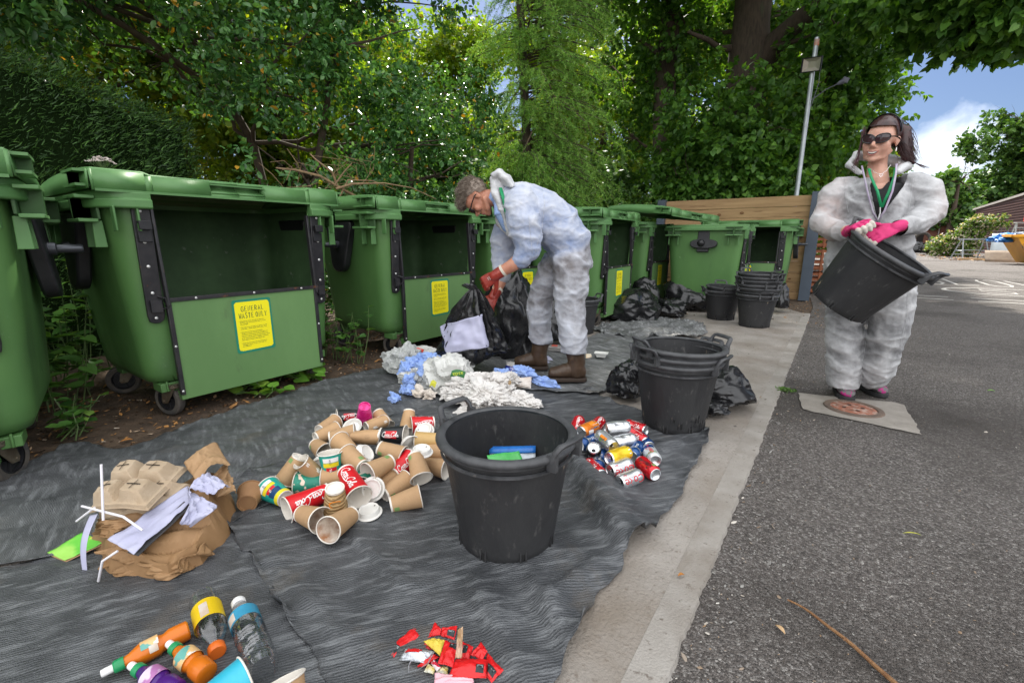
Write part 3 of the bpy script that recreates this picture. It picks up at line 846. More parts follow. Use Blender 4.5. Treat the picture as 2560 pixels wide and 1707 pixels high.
def make_lid(root):
    """domed lid: curved back, flat front skirt with a handle recess"""
    mb = MB()
    HY = .665
    prof = [(-.60, .012), (-.575, .05), (-.50, .078), (-.38, .098), (-.22, .113), (-.05, .121), (.15, .122), (.33, .118), (.455, .110), (.472, .100)]
    ys = [-HY, -HY + .012, -.45, -.42, -.15, -.149, 0, .149, .15, .42, .45, HY - .012, HY]
    def drop(y): return 0 if abs(y) >= .45 else -.012
    rows = []
    for y in ys:
        e = -.010 if abs(y) > HY - .005 else 0
        rows.append([Vector((x + (.006 if abs(y) > HY - .005 else 0) * (-1 if x > 0 else 1), y, RIMZ + z + e + (drop(y) * max(0, (x + .1) / .57)))) for x, z in prof])
    mb.loft(rows, 0, False)
    for y, s in ((-HY, -1), (HY, 1)):     # ends
        top = rows[0 if s < 0 else -1]
        low = [Vector((p.x, p.y + s * .006, RIMZ + .012)) for p in top]
        mb.loft([top, low], 0, False)
        for xx in (.345,):
            for (dx, dz, sx, sz) in ((0, .094, .20, .012), (0, .028, .20, .012), (-.094, .06, .012, .07), (.094, .06, .012, .07)):
                mb.box((xx, s * (HY + .022), RIMZ + dz), (sx, .055, sz))
    # skirt with recess
    xf0, zt, zb = .472, .10, .004
    X = lambda z: xf0 + (.10 - z) * .10
    def q(y0, y1, z0, z1): mb.add([(X(z0), y0, RIMZ + z0), (X(z0), y1, RIMZ + z0), (X(z1), y1, RIMZ + z1), (X(z1), y0, RIMZ + z1)], [(0, 1, 2, 3)])
    for y0, y1 in zip(ys[:-1], ys[1:]):
        z1 = zt + min(drop(y0), drop(y1))
        if abs((y0 + y1) / 2) < .15:
            q(y0, y1, zb, .026)
            a = [(X(.026) + .002, RIMZ + .026), (X(.03) - .04, RIMZ + .045), (X(.06) - .05, RIMZ + .075), (X(.08) - .02, RIMZ + .085), (X(z1), RIMZ + z1)]
            mb.loft([[Vector((x, y0, z)) for x, z in a], [Vector((x, y1, z)) for x, z in a]], 0, False)
        else: q(y0, y1, zb, z1)
    for s in (-1, 1):
        mb.add([(X(.026), s * .15, RIMZ + .026), (X(.045) - .04, s * .14, RIMZ + .045), (X(.075) - .05, s * .14, RIMZ + .075), (X(.088), s * .15, RIMZ + .088)], [(0, 1, 2, 3)])
    mb.box((X(.07) + .002, 0, RIMZ + .074), (.010, .30, .008))
    mb.box((X(.0), 0, RIMZ + .006), (.012, 2 * HY - .02, .012))
    o = mb.build('lid', [green_l, green_in], root, smooth=35)
    md = o.modifiers.new('thickness', 'SOLIDIFY'); md.thickness = .006; md.offset = -1
    return o
GB = 'green wheeled waste bins'
bin_a = make_bin('waste_bin', 'nearest whole green bin with a wide open front and yellow notice')
place(bin_a, (-3.405, 1.37, 0), 0)
def put_bin(x, y, rot, label):
    b = dup(bin_a, label, GB)
    return place(b, (x, y, 0), rot)
def kid(b, nm):
    return [c for c in b.children if c.name.split('.')[0] == nm]
put_bin(-3.20, -.13, math.radians(-14), 'green bin cut off by the left edge of the view with its near wheel showing')
put_bin(-3.43, 3.07, math.radians(-1), 'open fronted green bin behind the black sack the man is emptying')
put_bin(-3.42, 4.55, math.radians(-2), 'green bin mostly hidden behind the body of the man')
b4 = put_bin(-2.62, 5.34, math.radians(3), 'open fronted green bin right of the man with its wheel beside a small tub')
b5 = put_bin(-2.62, 6.92, math.radians(2), 'open fronted green bin whose raised lid lies askew on top')
for l in kid(b5, 'lid'): l.rotation_euler = (math.radians(-3), math.radians(5.5), math.radians(-16)); l.location = (.38, -.10, .085)
b6 = put_bin(-1.50, 7.22, math.radians(4), 'green bin turned end on with a black lifting pin facing the camera')
for l in kid(b6, 'lid'): bpy.data.objects.remove(l)
for l in kid(b6, 'trunnion_plate'):
    for c in list(l.children): bpy.data.objects.remove(c)
    bpy.data.objects.remove(l)
mb = MB(); TM = Matrix.Translation((-.03, -.60, 1.0)) @ Matrix.Rotation(-.07, 4, 'X') @ Matrix.Rotation(PI / 2, 4, 'X')
mb.box(TM @ Vector((-.01, .03, .0)), (.15, .34, .07), 0, TM.to_3x3())
mb.prism([(.17 * math.copysign(abs(math.cos(t)) ** .8, math.cos(t)), .065 * math.copysign(abs(math.sin(t)) ** .8, math.sin(t)) - .03) for t in [2 * PI * k / 24 for k in range(24)]], TM, .07)
mb.sphere(TM @ Vector((-.03, -.02, .07)), (.05, .05, .05), 14, 8)
mb.build('trunnion_plate', blkp, b6, smooth=40, bevel=.008)
b6.scale = (1, 1, .965)
b7 = put_bin(-1.20, 8.50, math.radians(-88), 'farthest green bin against the timber fence behind the end on bin')
b7.scale = (1, 1, .965)
# ================================================================== BLACK TUBS
tub_m = mat('tub_plastic', (.019, .019, .021), (.034, .034, .035), scale=5, detail=8, rough=.46, rough2=.62, spec=.4, bump=.18, bscale=70, spots=((.12, .115, .11), 26, .60, .80), spots2=((.27, .21, .15), 9, .665, .70), stretch=(1, 1, .5))
tub_dusty = mat('tub_dusty', (.028, .028, .028), (.05, .048, .045), scale=6, detail=8, rough=.6, bump=.2, bscale=80, spots=((.16, .15, .13), 8, .60, .78))
rimm = mat('tub_rim', (.034, .035, .038), (.075, .076, .08), scale=14, detail=6, rough=.40, rough2=.55, spots=((.13, .12, .11), 26, .68, .8))
TH, RB, RT = .374, .158, .209
def make_tub(name, label, m=tub_m):
    t = thing(name, label, 'tub', group='black plastic tubs')
    mb = MB()
    out = [(0, .012), (.10, .012), (RB - .012, .006), (RB - .006, 0), (RB, .006)] + [(RB + (RT - RB) * k / 14, .006 + (TH - .02) * k / 14) for k in range(1, 15)]
    inn = [(RT - .006 - (RT - RB) * k / 14, TH - .006 - (TH - .026) * k / 14) for k in range(0, 15)] + [(0, .02)]
    mb.lathe(out + inn, 56)
    for k in range(8):       # drain slots round the foot
        a = 2 * PI * k / 8 + .2
        M = Matrix.Rotation(a, 4, 'Z')
        mb.box(M @ Vector((RB + .001, 0, .022)), (.006, .010, .034), 1, M.to_3x3())
        mb.box(M @ Vector((RB + .003, .009, .024)), (.008, .005, .046), 0, M.to_3x3()); mb.box(M @ Vector((RB + .003, -.009, .024)), (.008, .005, .046), 0, M.to_3x3())
    mb.build('tub_wall', [m, mm('black_gap', (.004, .004, .004), rough=.9)], t, smooth=40)
    mb = MB()
    prof = []
    for k in range(13):
        a = math.radians(-110 + 260 * k / 12)
        prof.append((RT + .004 + .017 * math.cos(a), TH - .006 + .013 * math.sin(a)))
    prof += [(RT - .005, TH - .012), (RT + .002, TH - .03), (RT + .004, TH - .018)]
    rings = [[Vector((r * math.cos(2 * PI * k / 56), r * math.sin(2 * PI * k / 56), z)) for k in range(56)] for r, z in prof]
    rings.append(rings[0]); mb.loft(rings)
    mb.lathe([(RT + .001, TH - .055), (RT + .007, TH - .052), (RT + .007, TH - .046), (RT + .001, TH - .043)], 56)
    mb.build('rim', rimm, t, smooth=50)
    for s in (0, PI):
        mb = MB()
        R = Matrix.Rotation(s, 4, 'Z')
        w = .068
        arc = [(RT + .010, -w, TH - .01), (RT + .022, -w * 1.02, TH + .022), (RT + .034, -w * .93, TH + .040)]
        mid = [(RT + .037 + .007 * math.cos((k - 4) / 4 * 1.3), (k - 4) / 4 * w * .8, TH + .043) for k in range(9)]
        pts = arc + mid + [(a, -b, c) for a, b, c in arc[::-1]]
        mb.tube([R @ Vector(p) for p in pts], .0085, 8, flat=1.35)
        for q in (-1, 1): mb.box(R @ Vector((RT + .012, q * w, TH - .012)), (.03, .016, .05), 0, R.to_3x3())
        mb.build('handle', rimm, t, smooth=50)
    return t
TG = 'black plastic tubs'
tubA = make_tub('tub', 'nearest black tub holding a blue and a green packet, on the striped sheet')
place(tubA, (-.806, 1.118, zs(-.8, 1.1) - .004), math.radians(35 - 38))
def put_tub(loc, rot, label):
    t = dup(tubA, label, TG)
    return place(t, loc, rot)
for k, (rz, lb) in enumerate(((-8, 'bottom tub of the stack of three beside the drinks cans'), (62, 'middle tub of the stack of three beside the drinks cans'), (48, 'top tub of the stack of three beside the drinks cans'))):
    put_tub((-.625 + .004 * k, 2.421 - .003 * k, .012 + .034 * k), (0, .01 * k, math.radians(rz)), 'black tub, ' + lb)
names6 = ['bottom', 'second from bottom', 'third from bottom', 'third from top', 'second from top', 'top']
for k in range(6):
    z = .003 + (0 if k == 0 else .075 + .042 * (k - 1))
    put_tub((-.70 + .006 * (k % 3) - .003, 5.95 + .004 * (k % 2), z), (.008 * (k % 3 - 1), .008 * (k % 2), math.radians(-60 + (0, 75, 10, 95, 40, 20)[k])), 'black tub, ' + names6[k] + ' of the tall stack before the timber fence')
put_tub((-1.13, 6.27, .003), (.03, -.02, .5), 'dusty black tub holding another, left of the tall stack of tubs')
put_tub((-1.13, 6.26, .045), (.05, -.05, 2.0), 'dusty black tub nested inside another, left of the tall stack of tubs')
q = gp(1490, 820)
put_tub((-2.22, 4.42, 0), .9, 'black tub half hidden behind the trouser leg of the man')
# packets in the nearest tub
def card(name, label, cat, M, w, h, m, bend=.0, wr=.004, seed=0, thick=.0006, nu=14, nv=14, outline=None, parent=None, grp=None):
    mb = MB()
    def fn(u, v):
        x, y = (u - .5) * w, (v - .5) * h
        z = bend * ((2 * u - 1) ** 2) + wr * noise.noise((x * 16, y * 16, seed)) + wr * .8 * (ridge((x * 7 + seed, y * 9, seed), 2) - 1)
        if outline: x += outline * noise.noise((u * 3, v * 3, seed + 5)); y += outline * noise.noise((u * 3, v * 3, seed + 9))
        return (x, y, z)
    mb.grid(fn, nu, nv)
    o = mb.build(name, m, parent, smooth=40, solid=thick)
    if M is not None: place(o, M=M)
    if label: tag(o, label, cat, grp)
    return o
def lettering_on(parent, txt, size, at, m, name='lettering', shear=0, z=.006):
    a, f = text_tris(txt, size, 'CENTER', shear=shear)
    mb = MB(); mb.add([(x + at[0], y + at[1], z) for x, y, _ in a], f)
    return mb.build(name, m, parent, smooth=0)
silver_pk = mat('packet_foil', (.62, .66, .70), (.5, .55, .6), scale=20, rough=.35)
blue_pk = mat('packet_blue', (.02, .13, .45), (.03, .2, .6), scale=20, rough=.3)
green_pk = mat('packet_green', (.06, .38, .08), (.12, .55, .15), scale=14, rough=.3)
M = Matrix.Translation((-.86, 1.22, .215)) @ Euler((math.radians(38), math.radians(-6), math.radians(25))).to_matrix().to_4x4()
p1 = card('packet', 'foil packet with blue band lying inside the nearest black tub', 'packet', M, .17, .13, silver_pk, wr=.006, seed=3)
mb = MB(); mb.grid(lambda u, v: ((u - .5) * .172, .040 + v * .028, .006 + .004 * noise.noise((u * 4, 0, 3))), 10, 2); mb.build('blue_band', blue_pk, p1, solid=.0006)
lettering_on(p1, 'Twin Fram', .022, (-.03, .01), mm('ink_blue', (.05, .1, .3)), z=.011)
M = Matrix.Translation((-.82, 1.16, .225)) @ Euler((math.radians(34), math.radians(6), math.radians(65))).to_matrix().to_4x4()
card('packet', 'bright green foil packet lying inside the nearest black tub', 'packet', M, .13, .15, green_pk, wr=.007, seed=9)
# ================================================================== PAPER CUPS, LIDS
kraft = mat('kraft_paper', (.46, .29, .155), (.40, .245, .125), scale=12, detail=6, rough=.75, bump=.15, bscale=150, spots=((.24, .13, .06), 20, .70, .76))
kraft2 = mat('kraft_paper_tan', (.50, .31, .16), (.43, .26, .13), scale=9, rough=.7, spots=((.27, .15, .07), 16, .66, .72))
kraftd = mat('kraft_paper_dark', (.30, .165, .075), (.25, .13, .06), scale=12, rough=.75)
white_c = mat('cup_white', (.76, .72, .66), (.68, .62, .54), scale=7, rough=.45, spots=((.45, .32, .2), 13, .68, .76))
white_stain = mat('cup_white_stained', (.70, .62, .53), (.36, .17, .08), scale=15, rough=.45, lo=.42, hi=.62)
lid_m = mat('lid_white', (.78, .76, .72), (.70, .67, .62), scale=9, rough=.35)
red_c = mat('cup_red', (.62, .010, .018), (.54, .010, .016), scale=6, rough=.35, spec=.5)
blackc = mat('cup_black', (.012, .012, .014), (.02, .02, .022), scale=6, rough=.35)
teal_c = mat('cup_teal', (.01, .30, .25), (.012, .36, .30), scale=5, rough=.4)
mag_c = mat('cup_magenta', (.55, .01, .16), (.70, .05, .26), scale=38, detail=2, lo=.48, hi=.52, rough=.4)
leafy = mat('cup_leaf_print', (.02, .22, .15), (.74, .62, .5), scale=34, detail=1, lo=.56, hi=.6, rough=.5, spots=((.03, .36, .25), 40, .6, .63))
ripple = mat('cup_ripple', (.50, .35, .17), (.36, .23, .10), scale=10, rough=.7, wave=((.34, .21, .09), 22, 'Z', 6, .4, .7, 1.2), bump=.5)
tanprint = mat('cup_tan_print', (.55, .36, .14), (.48, .30, .11), scale=9, rough=.5, spots=((.12, .05, .02), 34, .67, .69))
ink_w = mat('print_white', (.80, .78, .76), rough=.45)
ink_k = mat('print_black', (.012, .012, .012), rough=.45)
ink_r = mat('print_red', (.58, .012, .02), rough=.4)
ink_y = mat('print_yellow', (.75, .6, .02), rough=.4)
ink_b = mat('print_navy', (.01, .05, .14), rough=.4)
ink_o = mat('print_orange', (.78, .23, .015), rough=.45)
ink_g = mat('print_green', (.18, .30, .10), rough=.5)
SW_V, SW_F = script_word()
def cup_mesh(key, h, rb, rt, wall, inner, deco=None, squash=0, seed=0, base_m=None):
    """one cup along +Z from base to rim; returns the meshes of its wall and of its rim, base"""
    seg = 28
    def R(z): return rb + (rt - rb) * z / h
    def bend(v):
        v = Vector(v)
        if squash:
            f = squash * (v.z / h)
            a = 1 + .5 * f; b = 1 - f
            w = .004 * squash * 2 * noise.noise(v * 30 + Vector((seed, 0, 0)))
            v = Vector((v.x * a + w, v.y * b + w, v.z))
        return v
    mb = MB()
    mb.lathe([(R(z) , z) for z in [h * k / 8 for k in range(9)]], seg, 0)
    mb.lathe([(R(h) - .0012, h), (R(h * .6) - .0012, h * .6), (R(.008) - .0012, .008), (0, .008)], seg, 1)
    for it in (deco or []):
        kind, args, mi = it
        if kind == 'script':       # running along the axis, letters upright across the wall
            z0, s, ang, flip = args
            vs = []
            for x, y in SW_V:
                z = (z0 + x * s) if not flip else (z0 - x * s)
                a = ang + ((y - .7) * s / R(max(0, min(z, h)))) * (-1 if not flip else 1)
                r = R(max(0, min(z, h))) + .0007
                vs.append((r * math.cos(a), r * math.sin(a), z))
            mb.add(vs, SW_F, mi)
        elif kind == 'patch':
            z0, z1, a0, a1 = args
            nq = max(2, int(abs(a1 - a0) / .12))
            rings = [[((R(z) + .0006) * math.cos(a0 + (a1 - a0) * k / nq), (R(z) + .0006) * math.sin(a0 + (a1 - a0) * k / nq), z) for k in range(nq + 1)] for z in (z0, (z0 + z1) / 2, z1)]
            mb.loft([[Vector(p) for p in r] for r in rings], mi, False)
        elif kind == 'text':
            txt, size, zc, ac = args
            a, f = text_tris(txt, size, 'CENTER')
            mb.add([((R(zc) + .0012) * math.cos(ac - y / R(zc)), (R(zc) + .0012) * math.sin(ac - y / R(zc)), zc + x) for x, y, _ in a], f, mi)
        elif kind == 'ring':
            zc, ac, ro, ri = args
            q = []
            for k in range(17):
                t = -.6 + 4.6 * k / 16
                for r_ in (ro, ri): q.append(((R(zc) + .0012) * math.cos(ac + r_ * math.sin(t) / R(zc)), (R(zc) + .0012) * math.sin(ac + r_ * math.sin(t) / R(zc)), zc + r_ * math.cos(t) * .7))
            mb.add(q, [(2 * k, 2 * k + 1, 2 * k + 3, 2 * k + 2) for k in range(16)], mi)
    mb.v = [tuple(bend(v)) for v in mb.v]
    mats = [wall, inner] + ([d for d in (ink_w, ink_k, ink_r, ink_y, ink_b, ink_o, ink_g)])
    me = mb.mesh('cup_wall', mats, 50)
    mb = MB()
    prof = [(rt + .0016 + .0022 * math.cos(a), h + .0022 * math.sin(a)) for a in [2 * PI * k / 8 for k in range(9)]]
    rings = [[Vector((r * math.cos(2 * PI * k / seg), r * math.sin(2 * PI * k / seg), z)) for k in range(seg)] for r, z in prof]
    mb.loft(rings); mb.v = [tuple(bend(v)) for v in mb.v]
    me2 = mb.mesh('rim', [inner if inner is not white_stain else white_c], 60)
    mb = MB(); mb.lathe([(rb + .0006, .012), (rb + .0012, 0), (rb - .003, 0), (rb - .004, .006), (0, .006)], seg)
    me3 = mb.mesh('base', [base_m or white_c], 40)
    return me, me2, me3
KH, KB, KT = .112, .0285, .0425
CUPK = {
    'k': cup_mesh('k', KH, KB, KT, kraft, white_c, [('patch', (.012, .03, .5, 1.1), 8)]),
    'k2': cup_mesh('k2', KH, KB, KT, kraft2, white_c),
    'ks': cup_mesh('ks', KH * 1.05, KB, KT * 1.1, kraft, white_stain, squash=.10, seed=3),
    'kc': cup_mesh('kc', KH * 1.1, KB * 1.2, KT * 1.2, kraft2, kraft, squash=.45, seed=8),
    'ko': cup_mesh('ko', KH * .9, KB, KT * 1.2, kraft2, white_c, squash=.38, seed=5),
    'bowl': cup_mesh('bowl', .075, .033, .047, kraftd, kraftd, base_m=kraftd),
    'red': cup_mesh('red', .155, .031, .046, red_c, white_c, [('script', (.016, .0185, 0, False), 2), ('script', (.016, .0185, PI, False), 2)]),
    'reds': cup_mesh('reds', .115, .030, .0435, red_c, white_c, [('script', (.010, .0142, 0, False), 2), ('script', (.010, .0142, PI, False), 2), ('script', (.010, .0142, PI / 2, False), 2)]),
    'blk': cup_mesh('blk', .115, .030, .0435, blackc, white_c, [('patch', (.03, .085, -.45, .45), 4), ('script', (.016, .0125, 0, False), 2), ('patch', (.03, .085, PI - .45, PI + .45), 4), ('script', (.016, .0125, PI, False), 2)]),
    'teal': cup_mesh('teal', .115, .030, .045, teal_c, white_c, [('patch', (.0, .02, 0, 2 * PI), 5), ('patch', (.085, .103, -.75, .7), 2), ('patch', (.066, .083, -.8, .75), 5), ('patch', (.05, .064, -.55, .5), 4), ('patch', (.022, .049, -.7, .75), 6),
                      ('text', ('COFFEE', .010, .094, 0), 3), ('text', ('MILK', .012, .056, 0), 2)]),
    'mag': cup_mesh('mag', .105, .028, .042, mag_c, white_c, base_m=mag_c),
    'leaf': cup_mesh('leaf', KH, KB, KT, leafy, white_c),
    'rip': cup_mesh('rip', .105, .031, .043, ripple, white_c, [('ring', (.045, 0, .024, .019), 7)]),
    'print': cup_mesh('print', KH, KB * 1.15, KT, tanprint, white_c),
    'cyan': cup_mesh('cyan', .13, .032, .046, mat('cup_cyan', (.02, .36, .50), (.05, .45, .58), scale=8, rough=.4), white_c, [('patch', (.04, .07, -.4, .5), 2), ('patch', (.02, .035, -1, .9), 2)]),
}
CG = 'paper cups in the sorted heap'
def put_cup(kind, A, B, za, zb, label, roll=0, grp=CG, cat='cup'):
    """A, B photo pixels of base and rim centres, at heights za, zb"""
    za, zb = max(za, .046), max(zb, (.062 if kind in ('red', 'ks', 'kc', 'ko') else .058))
    a, b = gp(A[0], A[1], za), gp(B[0], B[1], zb)
    z = (b - a).normalized()
    h = (CUPK[kind][0].vertices[0].co.z, )
    L = {'red': .155, 'reds': .115, 'blk': .115, 'teal': .115, 'mag': .105, 'bowl': .075, 'rip': .105, 'cyan': .13}.get(kind, KH)
    o = (a + b) / 2 - z * L / 2
    c = thing('paper_cup', label, cat, grp and (0, 0, 0) or (0, 0, 0), 0, grp)
    # roll: turn so that local +X faces the camera
    x = (CAM - o)
    M = frame(o, z, x) @ Matrix.Rotation(roll, 4, 'Z')
    place(c, M=M)
    for me in CUPK[kind]: link(me.name.split('.')[0], me, c)
    return c
def c6(x, y): return (560 + .2679 * x, 980 + .2679 * y)
Z0 = .03
CUPS = [
 ('k', (865, 372), (1062, 268), .075, .080, 'kraft cup at the far left top of the heap, white base to the left'),
 ('blk', (1245, 218), (1075, 238), .075, .08, 'black cup with red script band lying at the back of the cup heap'),
 ('mag', (1312, 145), (1308, 240), .17, .10, 'magenta patterned cup standing mouth down at the back of the cup heap'),
 ('k', (1308, 190), (1322, 262), .085, .075, 'kraft cup whose mouth faces the camera under the magenta cup'),
 ('k2', (1450, 215), (1500, 300), .10, .07, 'kraft cup showing its white base, right of the magenta cup'),
 ('ko', (1345, 325), (1490, 272), .09, .095, 'squashed kraft cup at the back of the heap, below the cup showing its white base'),
 ('k2', (868, 425), (1040, 360), .085, .09, 'tan kraft cup below the farthest left kraft cup'),
 ('k', (1010, 425), (1200, 385), .12, .13, 'kraft cup with white base in the upper middle left of the heap'),
 ('k', (838, 480), (965, 578), .075, .07, 'kraft cup at the left edge of the upper heap, base up and left'),
 ('k2', (1225, 585), (1058, 440), .125, .15, 'kraft cup sheathed over the next cup in the heap centre, upper of the pair'),
 ('k', (1300, 700), (1140, 575), .115, .14, 'kraft cup nested in another in the heap centre, lower of the pair with white base'),
 ('kc', (1420, 420), (1275, 420), .12, .12, 'crushed tan paper cup in the middle of the heap left of the black cup'),
 ('blk', (1495, 395), (1660, 400), .13, .13, 'crumpled black cup with a red band and large white base'),
 ('k', (1478, 528), (1640, 588), .13, .11, 'kraft cup with large white base just below the crumpled black cup'),
 ('reds', (1960, 282), (1752, 308), .085, .085, 'red script cup lying at the back right of the cup heap'),
 ('k2', (1722, 238), (1715, 300), .105, .08, 'kraft cup standing on its rim behind the red cup at the back right'),
 ('print', (2010, 452), (1800, 455), .115, .115, 'tan cup printed with small dark leaves at the right of the heap'),
 ('k', (1785, 600), (1838, 790), .14, .09, 'kraft cup leaning mouth down below the flat white lid at the right'),
 ('k2', (1880, 560), (2020, 565), .085, .085, 'kraft cup half hidden behind the leaning cup at the right'),
 ('k', (1885, 678), (2052, 712), .06, .06, 'kraft cup at the right edge of the heap beside the nearest tub'),
 ('k', (1548, 648), (1350, 755), .13, .125, 'kraft cup with white base at its upper right, in the lower middle of the heap'),
 ('reds', (1590, 760), (1735, 625), .075, .095, 'red script cup wedged between kraft cups at the lower right'),
 ('k2', (1430, 880), (1590, 780), .05, .06, 'kraft cup hidden half under others beneath the wedged red cup'),
 ('k', (1480, 965), (1720, 815), .045, .06, 'kraft cup lying above the lowest right kraft cup'),
 ('k', (1590, 1040), (1795, 978), .045, .048, 'lowest right kraft cup with a white base, apart from the heap'),
 ('leaf', (925, 850), (700, 850), .055, .06, 'white cup with green leaf print and its mouth to the left'),
 ('ko', (840, 750), (752, 675), .09, .13, 'squashed kraft cup with a wide white oval mouth at the left of the heap'),
 ('k', (688, 630), (590, 800), .125, .05, 'kraft cup with its white base up at the left end of the heap'),
 ('teal', (1010, 770), (995, 620), .075, .14, 'teal cup standing mouth up in the left middle of the heap'),
 ('k2', (1130, 790), (990, 800), .07, .07, 'kraft cup with white mouth behind the big upright red cup'),
 ('red', (1110, 690), (1292, 1035), .14, .09, 'big red script cup leaning down across the front of the heap'),
 ('red', (960, 930), (600, 1092), .065, .055, 'big red script cup lying flat at the front left of the heap'),
 ('rip', (1035, 915), (1045, 1085), .15, .07, 'rippled tan cup standing mouth down with an orange ring'),
 ('ks', (715, 1130), (905, 1195), .058, .072, 'kraft cup with a coffee stained mouth facing right'),
 ('ks', (1215, 1130), (965, 1290), .062, .080, 'frontmost kraft cup with its wide mouth towards the camera'),
 ('bowl', (212, 1045), (262, 925), .05, .055, 'brown paper bowl lying beside the paper bag'),
 ('teal', (600, 1010), (390, 885), .05, .055, 'teal printed cup with yellow foot lying left of the big red cup'),
 ('leaf', (1340, 740), (1310, 810), .085, .075, 'leaf print cup mostly buried beside the big leaning red cup'),
]
for c in CUPS: put_cup(c[0], c6(*c[1]), c6(*c[2]), c[3] + .002, c[4] + .002, c[5])
put_cup('cyan', (468, 1800), (592, 1712), .055, .06, 'cyan cup lying among the drink bottles', grp=None)
put_cup('k', (735, 1840), (708, 1722), .03, .115, 'kraft cup standing at the bottom edge between bottles and red wrappers', grp=None)
# lids
def make_lid_mesh():
    mb = MB()
    mb.lathe([(.0, .012), (.024, .012), (.028, .0135), (.032, .019), (.035, .019), (.0375, .012), (.040, .004), (.0445, .003), (.0465, .0), (.0445, -.003), (.042, -.001), (.039, .002), (.036, .010), (.033, .0165), (.028, .0115), (0, .0105)], 36)
    a = mb.mesh('lid_dome', [lid_m], 50)
    mb = MB(); mb.lathe([(0, .0125), (.003, .0125)], 8, 0, Matrix.Translation((.0, .026, .0022)))
    return a, mb.mesh('sip_hole', [mm('black_gap', (.004, .004, .004), rough=.9)], 0)
LIDM = make_lid_mesh()
def put_lid(P, z, nrm, label):
    t = thing('cup_cover', label, 'cup lid', group='white cup lids')
    place(t, M=frame(gp(P[0], P[1], z), nrm))
    for me in LIDM: link(me.name.split('.')[0], me, t)
cdir = Vector((.36, -.72, .6))
put_lid(c6(1355, 1125), .038, (.05, -.1, 1), 'white cup lid lying flat in front of the big red cup')
put_lid(c6(1845, 560), .145, (.1, -.05, 1), 'white cup lid lying flat on top of the leaning kraft cup')
put_lid(c6(1870, 365), .12, (.3, -.5, .8), 'white cup lid tilted towards the camera above the tan leaf print cup')
put_lid(c6(1735, 490), .12, (-.9, .2, .25), 'white cup lid standing on edge left of the tan leaf print cup')
put_lid(c6(1195, 320), .125, (-.3, .5, -.8), 'upturned white cup lid at the upper middle of the heap')
put_lid(c6(1310, 580), .13, (.7, .4, .6), 'white cup lid tucked behind the nested pair of kraft cups')
put_lid(c6(905, 700), .085, (.35, -.75, .3), 'white cup lid standing on edge beside the upright teal cup')
put_lid(c6(1385, 905), .085, (.5, -.6, .55), 'white cup lid half hidden behind the right edge of the big leaning red cup')
